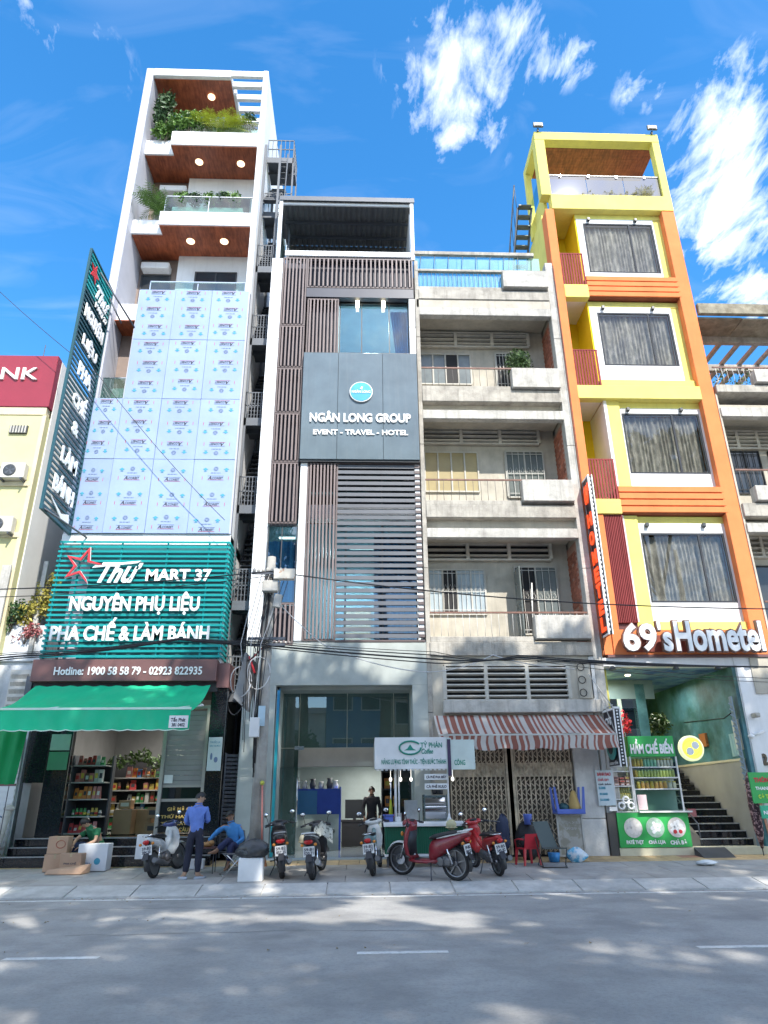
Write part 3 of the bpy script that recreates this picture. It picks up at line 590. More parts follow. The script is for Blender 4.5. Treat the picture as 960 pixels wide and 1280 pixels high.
for i, (x, y, z, w_, d_, h_) in enumerate(((-6.4, 21.2, .92, .5, .5, .62), (-5.95, 21.6, .92, .42, .45, .62), (-5.6, 21.3, .92, .42, .4, .38), (-6.4, 21.2, 1.55, .40, .36, .26), (-5.65, 21.3, 1.31, .38, .3, .33), (-5.2, 22.3, .92, .6, .5, .5))):
    o = goods('carton', x, y, z, w_, d_, h_, M_card, ['large brown carton on the shop floor just inside the doorway', 'tall brown carton leaning behind the doorway cartons', 'low brown carton right of the tall one on the shop floor', 'square carton topping the large one inside the doorway', 'small carton topping the low one on the shop floor', 'carton farthest back at the right of the shop floor'][i], 'carton', 'cartons inside the left shop')
piece('back_window', -6.6, -6.0, 25.72, 25.78, 3.9, 4.3, M_white, B1); piece('ceiling_panel', -6.3, -5.6, 21.5, 21.8, 4.40, 4.44, mat('ceiling_panel_lit', (.8, .8, .8), .5, emit=(1, .97, .9), es=3.0), B1)
for k, (x, y) in enumerate(((-6.0, 21.8), (-5.9, 23.9))):
    ll = bpy.data.lights.new('shop_area_light', 'AREA'); ll.energy = 26; ll.size = .8; ll.color = (1, .96, .9); lo = bpy.data.objects.new('shop_area_light', ll); C.objects.link(lo); lo.location = (x, y, 4.38)  # area lights added to brighten the shop; only the front one meets the lit panel
# green retractable awning
AW = thing('green_awning', 'bright green fabric awning over the left shop with a scalloped valance', 'awning', (-6.6, 19.2, 4.55))
ya, za, yb, zb = 19.15, 4.58, 17.2, 3.74; xa0, xb0 = -8.55, -3.95
b = MB(); nx, ny = 46, 10
def awf(u, v):
    x = xa0 + (xb0 - xa0) * u; y = ya + (yb - ya) * v; z = za + (zb - za) * v - .13 * math.sin(math.pi * v) + .03 * math.sin(u * 33 + v * 4) * v + .016 * math.sin(u * 71 + v * 9) - .03 * math.sin(u * math.pi * 3) ** 2 * v
    return (x, y, z)
b.grid(awf, nx, ny); b.grid(lambda u, v: (awf(u, v)[0], awf(u, v)[1], awf(u, v)[2] - .008), nx, ny)
def cloth(name, col, ts=.35):
    m = mat(name, col, .6, var=.10, vs=2, bump=.2, bs=5, grime=.10, gscale=1.2, scol=(.6, .7, .6)); nt = m.node_tree; p = nt.nodes['Principled BSDF']; t = nt.nodes.new('ShaderNodeBsdfTranslucent'); mx = nt.nodes.new('ShaderNodeMixShader'); mx.inputs[0].default_value = ts
    t.inputs[0].default_value = (*[min(1, c * 1.2) for c in lin(col)], 1); o = nt.nodes['Material Output']; nt.links.new(p.outputs[0], mx.inputs[1]); nt.links.new(t.outputs[0], mx.inputs[2]); nt.links.new(mx.outputs[0], o.inputs[0]); return m
M_awn = cloth('awning_green_cloth', (.02, .70, .40), .5); M_trim = mat('awning_trim', (.60, .80, .68), .6)
b.build('canopy', M_awn, AW)
b = MB(); b.grid(lambda u, v: (xa0 + (xb0 - xa0) * u, yb - .02 + .03 * math.sin(u * 60) * v - .03 * v, zb - v * (.46 + .022 * abs(math.sin(u * math.pi * 13)))), 130, 4); b.build('valance', M_awn, AW)
b = MB(); b.grid(lambda u, v: (xa0 + (xb0 - xa0) * u, yb - .055 + .03 * math.sin(u * 60), zb - (.46 + .022 * abs(math.sin(u * math.pi * 13))) - .015 + v * .02), 130, 1); b.build('trim', M_trim, AW)
piece('front_bar', xa0, xb0, yb - .03, yb + .03, zb - .01, zb + .04, M_trim, AW)
for x in (-7.6, -4.5): 
    b = MB(); b.tube([(x, 19.2, 4.3), (x + .6, 18.2, 3.95), (x, yb + .05, zb)], .025, 6); b.build('folding_arm', M_white, AW)
lb = piece('label', -4.42, -3.98, yb - .10, yb - .09, 3.30, 3.58, M_white, AW)
text('label_print', 'Tấn Phát', lb, M_inkd, (-4.38, yb - .102, 3.44), *XF, .34, .11, .002, .03); text('label_print', '381 0402', lb, M_inkd, (-4.35, yb - .102, 3.33), *XF, .30, .08, .002, .03)
# hanging green curtain
b = MB(); b.grid(lambda u, v: (-8.95 + .75 * u - .10 * v, 18.35 + .04 * math.sin(u * 14), 3.55 - 1.42 * v), 16, 8); b.grid(lambda u, v: (-8.95 + .75 * u - .10 * v, 18.36 + .04 * math.sin(u * 14), 3.55 - 1.42 * v), 16, 8)
cu = thing('sun_curtain', 'green tarpaulin curtain hanging below the left end of the awning', 'curtain', (-8.6, 18.35, 2.1)); b.build('cloth', cloth('curtain_green_cloth', (.01, .40, .14), .45), cu)
piece('bottom_rod', -9.1, -8.25, 18.33, 18.39, 2.1, 2.14, M_brown, cu); piece('cloth_label', -8.98, -8.78, 18.28, 18.29, 2.32, 2.62, M_sgreen, cu)
b = MB(); b.tube([(-8.42, 18.4, 3.5), (-8.42, 18.4, .4)], .012, 5); b.build('cord', M_steel, cu)
# -------- blade sign on the left corner of the shop
BS = thing('blade_sign', 'tall slatted teal blade sign with white words projecting from the left shop corner', 'sign', (-8.75, 19.3, 9.3))
bx = -8.43; yn, yf = 17.38, 19.42; zb_, zt_ = 8.95, 17.85
fr = MB(); fr.box(bx - .08, bx, yn, yn + .06, zb_, zt_); fr.box(bx - .08, bx, yf - .06, yf, zb_, zt_); fr.box(bx - .08, bx, yn + .06, yf - .06, zb_, zb_ + .1); fr.box(bx - .08, bx, yn + .06, yf - .06, zt_ - .06, zt_)
M_tealdk = mat('dark_teal', (.012, .075, .095), .4, metal=.1); fr.build('frame', M_tealdk, BS)
nn = 52
for k in range(nn):
    z = zb_ + .15 + k * (zt_ - zb_ - .3) / (nn - 1); piece('sign_slat', bx - .05, bx - .01, yn + .06, yf - .06, z - .032, z + .032, M_teal if k > nn * .84 else M_tealdk, BS)
piece('back_panel', bx - .075, bx - .06, yn + .06, yf - .06, 14.6, zt_ - .06, M_tealdk, BS)
XL = ((0, 1, 0), (0, 0, 1))
for s_, zc, h_, w_ in (('NGUYÊN', 15.45, .60, 1.55), ('LIỆU', 14.45, .62, 1.15), ('PHA', 13.52, .48, 1.0), ('CHẾ', 12.52, .66, 1.0), ('&', 11.72, .42, .45), ('LÀM', 10.62, .60, 1.1), ('BÁNH', 9.68, .60, 1.4)):
    text('sign_letters', s_, BS, M_letw, (bx + .005, (yn + yf) / 2 - w_ / 2, zc), *XL, w_, h_, .04, .03)
text('sign_letters', 'Thư', BS, M_letw, (bx + .005, yn + .75, 16.55), *XL, 1.1, .52, .04, .03, .4); text('sign_letters', 'MART 37', BS, M_letw, (bx + .005, yn + .85, 16.25), *XL, 1.0, .20, .04, .02)
P = star_pts(yn + .42, 17.2, .36, .15, .2); b = MB(); b.prism(P, bx + .005, bx + .03, 'x'); b.build('star_emblem', M_red, BS)
b = MB(); b.prism([(yn + .2, 9.50), (yn + 1.2, 9.08), (yn + 1.7, 9.12), (yn + 1.6, 9.42), (yn + 1.1, 9.25)], bx + .005, bx + .03, 'x'); b.build('arrow_emblem', M_letw, BS)
for (ya_, za_, yb_, zb2, xo) in ((17.5, 9.0, 19.5, 8.9, .45), (18.2, 17.6, 19.5, 16.3, .95), (19.2, 17.4, 19.5, 16.6, .4)):
    b = MB(); b.tube([(bx, ya_, za_), (bx + xo, yb_, zb2)], .03, 6); b.build('strut', M_steel, BS)
# ================================================================== dark slatted building in the middle
M_cloud = mat('grey_green_render', (.40, .43, .40), .7, var=.16, vs=1.2, grime=.25, gscale=1.5, scol=(.3, .33, .31), bump=.05)
M_wtile = mat('white_cladding', (.80, .81, .82), .4, var=.04, rv=.03)
M_slat = mat('brown_slat', (.185, .142, .138), .5, var=.08, rv=.10); M_slatf = mat('brown_slat_frame', (.12, .09, .088), .5)
M_navy = mat('navy_backing', (.03, .035, .055), .6); M_panelg = mat('blue_grey_panel', (.135, .175, .20), .18, var=.18, vs=.6, spec=.5, streak=.25, scol=(.22, .24, .25))
M_louvg = mat('grey_louvre', (.11, .12, .14), .45, rv=.08); M_curt = mat('blue_curtain', (.05, .17, .36), .8, var=.25, vs=1, col2=(.09, .26, .48), c2s=7, c2stretch=(1.6, 1.6, .05))
NL = thing('office_building', 'narrow office building clad in brown vertical slats with a blue grey sign panel', 'building', (-.6, F, .4))
a0, a1 = -3.12, 1.9
zz = [5.85] + [5.85 + 1.70 * k for k in range(1, 8)] + [19.5]
for k in range(8): piece('cladding_panel', -3.12, -2.74, F - .03, F + .5, zz[k] + .006, zz[k + 1] - .006, M_wtile, NL, .006)
for za_, zb_ in ((5.85, 8.2), (8.2, 9.75), (9.75, 11.43)): piece('cladding_panel', -1.82, -1.61, F - .03, F + .5, za_ + .005, zb_ - .005, M_wtile, NL, .006)
b = MB(); b.box(-3.10, -3.0, F + .48, 34, 5.2, 21.9); b.box(1.80, 1.88, F + .3, 34, 4.6, 22.0); b.build('side_wall', M_wtile, NL)
def slat_group(xa, xb, za_, zb_, n, y=F - .02, frames=(True, True), back=True, sw=.052):
    g = MB(); g.box(xa, xb, y - .02, y + .06, zb_ - .05, zb_); g.box(xa, xb, y - .02, y + .06, za_, za_ + .05); g.box(xa, xa + .05, y - .015, y + .06, za_ + .05, zb_ - .05); g.box(xb - .05, xb, y - .015, y + .06, za_ + .05, zb_ - .05)
    g = g.build('slat_frame', M_slatf, NL)
    for k in range(n):
        x = xa + .05 + (xb - xa - .1) * (k + .5) / n; piece('slat', x - sw / 2, x + sw / 2, y - .05, y + .03, za_ + .05, zb_ - .05, M_slat, g)
    if back: piece('backing', xa + .01, xb - .01, y + .28, y + .3, za_, zb_, M_navy, NL)
    return g
for za_, zb_ in ((16.6, 19.53), (14.9, 16.58), (13.19, 14.88), (11.43, 13.17), (9.38, 11.41)): slat_group(-2.72, -1.88, za_, zb_, 6)
slat_group(-2.72, -1.84, 5.74, 6.94, 6)
slat_group(-1.87, 1.85, 18.22, 19.53, 24); slat_group(-1.82, -.74, 15.42, 17.78, 8, y=F + .03)
b = MB(); b.box(-1.87, 1.85, F - .03, F + .2, 17.82, 18.2); b.box(-1.87, 1.85, F + .1, F + .25, 19.53, 19.62); b.build('fascia', mat('charcoal_fascia', (.045, .05, .07), .4), NL)
# upper window with a blue curtain
f = win(-.72, 1.68, 15.43, 17.8, F + .3, NL, 1, divs=[.05, 1.0], ft=.035, gm=glass('clear_glass', '#b9ccd2', 1.6, .01, .05))
piece('cladding_panel', 1.68, 1.88, F - .02, F + .3, 15.43, 16.6, M_wtile, NL, .006); piece('cladding_panel', 1.68, 1.88, F - .02, F + .3, 16.62, 17.8, M_wtile, NL, .006)
b = MB(); b.box(-1.8, 1.7, 22.9, 23, 15.3, 18.6); b.box(-1.8, 1.7, 19.9, 23, 17.78, 17.84); b.box(-1.85, -1.8, 19.9, 23, 15.3, 18.5); b.box(-1.8, 1.75, 19.8, 23, 15.3, 15.4); b.build('room_wall', mat('room_blue_grey', (.33, .42, .46), .7), NL)
b = MB()
for i in range(26):
    u0, u1 = i / 26, (i + 1) / 26
    f0 = lambda u, z: (1.05 + .62 * u + (.18 if z < 16.6 else 0) * (1 - u) * (17.7 - z) / 2 , 19.95 + .04 * math.sin(u * 40), z)
    b.quad(f0(u0, 15.5), f0(u1, 15.5), f0(u1, 17.6), f0(u0, 17.6))
b.build('curtain', M_curt, NL)
for x in (-.1, .8): downlight_o = MB(); downlight_o.box(x - .06, x + .06, F + .08, F + .2, 17.58, 17.78); downlight_o.build('spot_lamp', mat('spot_glow', (1, .9, .7), .4, emit=(1, .88, .6), es=3.0, var=0), NL)
for k in range(3): piece('desk_rail', -.7, .35, 19.95, 20.0, 15.5 + k * .12, 15.55 + k * .12, M_wtile, NL)
# sign panel of three sheets
for xa, xb in ((-1.85, -.715), (-.705, .735), (.745, 1.87)): piece('sign_panel', xa, xb, F - .2, F - .15, 11.46, 15.39, M_panelg, NL, .006)
b = MB(); b.box(-1.85, 1.87, F - .15, F + .1, 11.40, 15.44); b.build('sign_frame', M_frame, NL)
text('sign_letters', 'NGÂN LONG GROUP', NL, M_letw, (-1.58, F - .2, 12.75), *XF, 3.20, .40, .05, .03)
text('sign_letters', 'EVENT - TRAVEL - HOTEL', NL, M_letw, (-1.46, F - .2, 12.30), *XF, 2.98, .185, .04, .025)
lg = MB(); lg.disc((.04, F - .24, 13.86), .37, .05, 'y', 40); lg.cur = 1; lg.disc((.04, F - .27, 13.86), .345, .012, 'y', 40); lg.cur = 0
lg.cur = 0; lg.ell((.06, F - .28, 13.98), (.02, .006, .06)); lg = lg.build('logo_disc', [M_letw, mat('logo_blue', (.01, .30, .56), .4, col2=(.02, .42, .66), c2s=2)], NL)
text('logo_letters', 'NGÂN LONG', lg, M_letw, (-.26, F - .278, 13.80), *XF, .60, .12, .012, .02)
b = MB(); b.prism([(.0, 13.95), (.06, 14.05), (.1, 14.02), (.05, 13.95)], F - .29, F - .278, 'y'); b.build('logo_mark', M_letw, lg)
# lower louvre zone
slat_group(-1.60, -.66, 5.85, 11.42, 8, back=False)
lv = MB(); lv.box(-.66, 1.87, F - .04, F + .04, 11.38, 11.44); lv.box(-.66, 1.87, F - .04, F + .04, 5.82, 5.87); lv = lv.build('louvre_frame', M_slatf, NL)
for k in range(29):
    z = 5.99 + k * .1895; piece('louvre', -.66, 1.71, F - .02, F + .02, z - .056, z + .056, M_louvg, lv); piece('louvre_end', 1.71, 1.87, F - .04, F + .08, z - .045, z + .045, M_slatf, lv); piece('louvre_spacer', 1.72, 1.86, F + .0, F + .12, z + .05, z + .14, M_wtile, lv)
b = MB(); b.box(-1.6, 1.86, F + .12, F + .14, 9.75, 9.8); b.box(-1.6, 1.86, F + .10, F + .5, 9.58, 10.05); b.build('floor_slab_edge', M_wtile, NL)
for za_, zb_ in ((5.9, 9.56), (10.07, 11.4)): win(-1.58, 1.72, za_, zb_, F + .4, NL, 1, divs=[-.4, .7], ft=.04, gm=MATS['clear_glass'])
win(-2.72, -1.84, 6.96, 9.36, F + .12, NL, 1, divs=[-2.3], ft=.03, gm=MATS['clear_glass'])
b = MB()
def curtain(x0_, x1_, y, z0, z1, amp=.03, fr=26): 
    n = int((x1_ - x0_) * 30); mb = MB(); mb.grid(lambda u, v: (x0_ + (x1_ - x0_) * u, y + amp * math.sin(u * (x1_ - x0_) * fr), z0 + (z1 - z0) * v), n, 1); return mb
curtain(-2.7, -1.86, F + .22, 6.98, 8.9).build('curtain', M_curt, NL)
curtain(.45, 1.7, F + .55, 5.9, 9.2).build('curtain', M_curt, NL)
b = MB(); b.box(-2.75, 1.8, 23, 23.1, 5.6, 15.2); b.box(-3.0, 1.8, 19.95, 23, 9.56, 9.7); b.build('room_wall', mat('room_dark_blue', (.16, .27, .33), .7), NL)
piece('wall_picture', -.5, .4, 22.9, 22.98, 6.6, 7.6, mat('tan_board', (.38, .30, .2), .6), NL); piece('light_tube', -.3, .9, 21.5, 21.55, 9.3, 9.36, mat('tube_glow', (1, 1, 1), .4, emit=(1, .95, .85), es=2.0, var=0), NL)
piece('light_tube', -2.5, -2.0, 20.5, 20.6, 9.3, 9.34, MATS['tube_glow'], NL)
# rooftop canopy of corrugated sheet
M_corr = mat('corrugated_underside', (.17, .175, .18), .5, metal=.2, var=.10, grime=.2, gscale=2, scol=(.09, .085, .08))
b = MB(); nx = 150
def corr(u, v): 
    x = -2.98 + 4.96 * u; return (x, F - .02 + 2.35 * v, 22.30 + .12 * (1 - v) * 0 + .022 * (1 if int(u * nx) % 6 < 3 else -1))
b.grid(corr, nx, 1, False); b.grid(lambda u, v: (corr(u, v)[0], corr(u, v)[1], corr(u, v)[2] + .006), nx, 1, False)
b.build('canopy_sheet', M_corr, NL)
b = MB(); b.box(-3.0, 1.98, F - .06, F - .03, 22.22, 22.42); b.build('gutter', M_steel, NL)
for y, m in ((F + .05, M_wtile), (20.45, M_steel), (21.2, M_steel)): piece('purlin', -2.88, 1.86, y, y + .06, 22.12, 22.24, m, NL)
bw_ = MB(); bw_.grid(lambda u, v: (-2.95 + 4.9 * u, 21.8 + .02 * (1 if int(u * nx) % 6 < 3 else -1), 19.6 + 2.7 * v), nx, 1, False); bw_.build('back_cladding', M_corr, NL)
for x, m in ((-2.95, M_wtile), (1.86, M_wtile)): piece('post', x - .04, x + .08, F - .02, F + .08, 19.55, 22.22, m, NL)
piece('terrace_beam', -2.7, 1.82, F + .06, F + .14, 19.72, 19.95, M_wtile, NL, .01)
for k in range(8): piece('rail_post', -2.2 + k * .52, -2.17 + k * .52, F + .2, F + .24, 19.5, 19.72, M_steel, NL)
b = MB(); b.quad((-2.98, 19.55, 19.6), (-2.98, 21.8, 19.6), (-2.98, 21.8, 22.2), (-2.98, 19.55, 22.2)); b.build('side_glass', M_bal, NL)
b = MB(); b.box(-3.1, 1.88, 19.9, 34, 19.3, 19.4); b.box(-3.1, 1.88, 33.8, 34, .4, 19.3); b.build('roof_slab', M_navy, NL)
# ground floor
b = MB(); b.box(-3.12, 1.9, F - .02, F + .3, 4.63, 5.80, .006); b.box(-3.12, -2.24, F - .02, F + .3, .3, 4.63); b.box(1.48, 1.9, F - .02, F + .3, .3, 4.63); b.build('front_wall', M_cloud, NL)
b = MB(); b.box(-3.1, 1.9, F + .05, F + .3, 5.80, 5.86); b.build('ledge', M_wtile, NL)
b = MB(); b.box(-2.24, -2.14, F + .3, 20.5, .3, 4.63); b.box(1.46, 1.56, F + .3, 20.5, .3, 4.63); b.box(-2.24, 1.5, F + .3, 20.5, 4.55, 4.63); b.build('return_wall', M_cloud, NL)
b = MB(); b.box(-2.142, -2.132, F - .0, F + .14, .42, 4.55); b.box(-2.2, -2.132, F - .015, F - .005 + .0, .42, 4.5); b.build('blue_strip', mat('blue_decor', (.03, .22, .42), .3, col2=(.03, .36, .40), c2s=.5), NL)
piece('shop_floor', -3.0, 1.8, F - .1, 27, .30, .395, mat('polished_floor', (.34, .40, .44), .12, var=.05), NL, .005)
piece('door_sill', -2.24, 1.5, F - .22, F - .1, .28, .37, M_cloud, NL, .01)
GL = glass('shop_glass', '#b5c9cc', 1.5, .005, .05)
for xa, xb in ((-2.13, -1.66), (-1.64, -.32), (-.30, 1.0), (1.02, 1.46)): piece('glass_pane', xa, xb, 20.5, 20.512, 3.08, 4.55, GL, NL)
piece('glass_pane', -2.13, -1.66, 20.5, 20.512, .4, 3.06, GL, NL); piece('glass_pane', 1.02, 1.46, 20.5, 20.512, .4, 3.06, GL, NL)
for x in (-1.72, 1.0): piece('patch_fitting', x - .04, x + .22, 20.47, 20.54, 3.02, 3.12, M_chrome, NL)
# open door leaves swung inwards with long handles
for x, s in ((-1.66, 1), (1.02, -1)):
    d = piece('door_leaf', x - .006, x + .006, 20.52, 21.5, .42, 3.04, GL, NL)
    hx = x + .08 * s
    b = MB()
    for yy in (20.3, 20.42): b.tube([(hx - .05, yy - .1, 1.2), (hx - .05, yy - .1, 2.3)], .018, 6)
    b.tube([(hx - .05, 20.2, 1.35), (hx - .05, 20.5, 1.35)], .012, 5); b.tube([(hx - .05, 20.2, 2.15), (hx - .05, 20.5, 2.15)], .012, 5); b.build('handle', M_chrome, d)
b = MB(); b.box(-3.0, 1.8, 21.3, 21.6, 2.62, 3.12); b.build('mezzanine_beam', mat('beam_taupe', (.30, .29, .27), .7), NL)
M_roomg = mat('room_grey', (.36, .42, .42), .7)
b = MB(); b.box(-3.0, 1.8, 27, 27.1, .3, 3.1); b.box(-3.0, -2.9, 20.6, 27, .3, 5.5); b.box(1.7, 1.8, 20.6, 27, .3, 5.5); b.box(-3.0, 1.8, 21.6, 27, 3.0, 3.1); b.box(-3.0, 1.8, 25, 25.1, 3.1, 5.5); b.box(-3, 1.8, 20.5, 27, 5.45, 5.55); b.build('room_wall', M_roomg, NL)
b = MB(); b.disc((-.35, 22.4, 2.99), .09, .02, 'z'); b.disc((.6, 24.4, 2.99), .09, .02, 'z'); b.build('downlight', MATS['spot_glow'], NL)
for x, y, z, e in ((-.35, 22.6, 2.95, 14), (.6, 25.4, 2.95, 30), (-.6, 20.9, 5.3, 25), (.4, 20.9, 17.6, 170), (-.3, 21.6, 9.2, 120), (-.3, 21.6, 6.0 + 2.6, 20)):
    ll = bpy.data.lights.new('room_light', 'AREA'); ll.energy = e; ll.size = .5; ll.color = (1, .95, .87); lo = bpy.data.objects.new('room_light', ll); C.objects.link(lo); lo.location = (x, y, z)  # area lights added to brighten the rooms; some have no fitting
# furniture inside
cn = thing('reception_counter', 'blue fronted reception counter inside the open office doorway', 'counter', (-1.3, 22.6, .4))
piece('counter_front', -1.75, -.55, 22.3, 22.36, .4, 1.35, mat('counter_grey', (.36, .42, .40), .4), cn); piece('counter_panel', -1.75, -.55, 22.34, 22.9, 1.35, 2.05, mat('counter_blue', (.03, .08, .45), .4), cn); piece('counter_panel', -1.75, -1.2, 22.31, 22.34, 1.35, 2.0, mat('counter_light_blue', (.05, .20, .42), .4), cn); piece('counter_side', -.55, -.5, 22.3, 22.9, .4, 2.1, MATS['counter_blue'], cn)
for k, (x, h_) in enumerate(((-1.6, .22), (-1.35, .28), (-1.1, .2), (-.85, .3), (-.68, .24))):
    b = MB(); b.lathe([(.07, 0), (.10, h_ * .4), (.06, h_ * .8), (.09, h_)], (x, 22.5, 2.05), 9); mesh_thing('vase' if k % 2 else 'trophy', b, M_steel if k % 2 else M_white, ['pale trophy at the left end of the reception counter', 'dark vase second from left on the reception counter', 'pale trophy in the middle of the reception counter', 'tall dark vase near the right of the reception counter', 'pale trophy at the right end of the reception counter'][k], 'ornament', None, (x, 22.5, 2.05))
tv = thing('office_desk', 'dark desk with a screen deep inside the office doorway', 'desk', (-.1, 24, .4)); piece('desk_top', -.55, .35, 23.8, 24.5, 1.1, 1.16, M_intd, tv); piece('desk_front', -.5, .3, 23.82, 23.86, .4, 1.1, M_intd, tv); piece('screen', -.4, .2, 24.1, 24.14, 1.2, 1.75, M_frame, tv); piece('screen_foot', -.15, -.05, 24.05, 24.2, 1.15, 1.2, M_frame, tv)
rk = thing('display_rack', 'dark display rack at the right inside the office doorway', 'rack', (1.2, 23, .4))
for z in (.5, 1.0, 1.5, 2.0, 2.5): piece('rack_shelf', .75, 1.65, 22.6, 23.1, z, z + .04, M_intd, rk)
piece('rack_back', .75, 1.65, 23.1, 23.13, .4, 2.7, M_intd, rk); piece('rack_side', .72, .75, 22.6, 23.1, .4, 2.7, M_intd, rk)
for k in range(10): 
    x, z = .9 + (k % 3) * .26, (.54, 1.04, 1.54, 2.04)[k // 3]; goods('carton', x, 22.8, z, .2, .2, .3, g_.choice(goods_cols[:4]), 'coloured packet on the dark display rack inside the office', 'packet', 'packets on the display rack')
# ================================================================== steel fire escape in the gap
FE = thing('fire_escape', 'dark steel fire escape stacked in the gap between the white and slatted buildings', 'fire escape', (-3.45, 20.4, .4))
M_fe = mat('fire_escape_steel', (.11, .12, .135), .5, metal=.3)
lv_z = [4.55, 7.15, 10.2, 13.3, 16.45, 19.6, 22.8, 25.7]
for i, z in enumerate(lv_z):
    xr = -3.14 if z < 20 else -2.72; y0_ = 20.0 if z < 20 else 20.6
    pl = MB(); pl.box(-3.78, xr, y0_, y0_ + 1.3, z - .10, z); pl.box(-3.78, xr, y0_, y0_ + .06, z - .28, z - .10); pl.box(-3.78, xr, y0_ + .6, y0_ + .65, z - .25, z - .10); lo = pl.build('landing', M_fe, FE)
    b = MB(); 
    for zr in (.45, .95): b.box(-3.78, xr, y0_, y0_ + .03, z + zr, z + zr + .035); b.box(xr - .03, xr, y0_, y0_ + 1.3, z + zr, z + zr + .035) if z > 20 else None
    for k in range(7): x = -3.76 + k * (xr + 3.74) / 6; b.box(x - .012, x + .012, y0_, y0_ + .024, z, z + .95)
    if z > 20:
        for k in range(9): y = y0_ + k * 1.3 / 8; b.box(xr - .024, xr, y - .012, y + .012, z, z + .95)
    b.build('railing', M_fe, lo)
    if i:
        z0 = lv_z[i - 1]; n = 12
        for k in range(n): piece('tread', -3.74, -3.2, 20.2 + k * .16, 20.4 + k * .16, z0 + (z - z0) * (k + 1) / (n + 1) - .02, z0 + (z - z0) * (k + 1) / (n + 1) + .01, M_fe, FE)
        b = MB(); b.tube([(-3.2, 20.2, z0), (-3.2, 22.3, z)], .05, 4); b.tube([(-3.74, 20.2, z0), (-3.74, 22.3, z)], .05, 4); b.build('stringer', M_fe, FE)
b = MB()
for x, y in ((-3.75, 20.0), (-3.17, 20.0), (-3.75, 22.4)): b.box(x - .04, x + .04, y, y + .08, .4, 25.7)
b.build('column', M_fe, FE)
b = MB(); b.box(-2.76, -2.7, 20.6, 20.68, 19.6, 25.7); b.box(-2.76, -2.7, 21.85, 21.92, 19.6, 25.7); b.build('column', M_fe, FE)
b = MB(); b.tube([(-3.3, 20.4, 19.8), (-3.2, 20.35, 25.6)], .03, 5)
for k in range(18): b.tube([(-3.3 + .1 * k / 18, 20.4, 20 + k * .31), (-3.02 + .1 * k / 18, 20.4, 20 + k * .31)], .012, 4)
b.tube([(-3.02, 20.4, 19.8), (-2.92, 20.35, 25.6)], .03, 5); b.build('ladder', M_fe, FE)
b = MB(); b.box(-3.8, -3.1, 24, 24.1, .3, 19.0); b.build('alley_wall', M_lgrey, FE)
ag = thing('alley_gate', 'dark barred gate filling the narrow alley between the two buildings', 'gate', (-3.45, 19.7, .4))
piece('gate_frame', -3.5, -3.46, 19.6, 19.66, .4, 2.9, M_fe, ag); piece('gate_frame', -3.16, -3.12, 19.6, 19.66, .4, 2.9, M_fe, ag)
for k in range(24): piece('gate_slat', -3.46, -3.16, 19.6, 19.64, .5 + k * .1, .56 + k * .1, M_steel, ag, 0, rot=(.4, 0, 0))
# ================================================================== old concrete building with balconies (and its twin on the far right)
M_conc = mat('weathered_concrete', (.44, .41, .355), .85, var=.2, vs=1.6, bump=.5, bs=22, streak=.75, scol=(.12, .11, .095), grime=.55, gscale=2.6)
M_concl = mat('pale_weathered_concrete', (.52, .50, .455), .85, var=.16, vs=1.4, bump=.4, bs=22, streak=.65, scol=(.16, .15, .13), grime=.5, gscale=3.4)
M_plast = mat('old_plaster', (.50, .46, .38), .85, var=.14, vs=1.5, bump=.2, streak=.35, scol=(.2, .18, .15), grime=.25)
M_brick = mat('brick_red', (.42, .15, .09), .85, var=.25, vs=6, bump=.4, bs=25, rv=.3); M_mort = mat('mortar', (.42, .24, .18), .9, bump=.4)
M_rail = mat('rusty_rail', (.18, .085, .06), .6, var=.3, vs=6); M_bars = mat('iron_bars', (.10, .09, .085), .6); M_wbars = mat('white_bars', (.55, .54, .50), .6, var=.2)
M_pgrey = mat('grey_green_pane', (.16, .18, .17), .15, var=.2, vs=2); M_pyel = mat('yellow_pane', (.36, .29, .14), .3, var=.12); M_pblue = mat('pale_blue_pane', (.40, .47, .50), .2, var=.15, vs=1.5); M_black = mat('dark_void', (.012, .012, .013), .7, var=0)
M_lou = mat('vent_slat_concrete', (.58, .55, .48), .8, var=.15, grime=.3, gscale=4, scol=(.2, .18, .15), rv=.12)
BY = 20.75
M_cyan = mat('cyan_sky_tint', (.30, .66, .74), .4, var=.2, vs=2)  # tint for the sky behind the terrace bars
def _thin(m, f):
    nt = m.node_tree; p = nt.nodes['Principled BSDF']; t = nt.nodes.new('ShaderNodeBsdfTransparent'); t.inputs[0].default_value = (.75, .95, 1, 1); mx = nt.nodes.new('ShaderNodeMixShader'); mx.inputs[0].default_value = f; nt.links.new(t.outputs[0], mx.inputs[1]); nt.links.new(p.outputs[0], mx.inputs[2]); nt.links.new(mx.outputs[0], nt.nodes['Material Output'].inputs[0])
_thin(M_cyan, .18)
def bk(x, z): return x * BY / F, 1.65 + (z - 1.65) * BY / F
def vent(t, xa, xb, za, zb, y, n=3, bays=3, m=None):
    f = MB(); 
    f.box(xa, xb, y - .12, y, za - .06, za); f.box(xa, xb, y - .12, y, zb, zb + .06)
    for k in range(bays + 1): x = xa + (xb - xa) * k / bays; f.box(x - .05, x + .05, y - .13, y, za, zb)
    f = f.build('vent_frame', m or M_lou, t)
    for k in range(bays):
        a = xa + (xb - xa) * k / bays + .05; c = xa + (xb - xa) * (k + 1) / bays - .05
        for j in range(n): z = za + (zb - za) * (j + .5) / n; piece('vent_slat', a, c, y - .14, y - .01, z - .018, z + .018, M_lou, f, 0, rot=(-.25, 0, 0))
    piece('vent_void', xa, xb, y + .05, y + .07, za, zb, M_black, t)
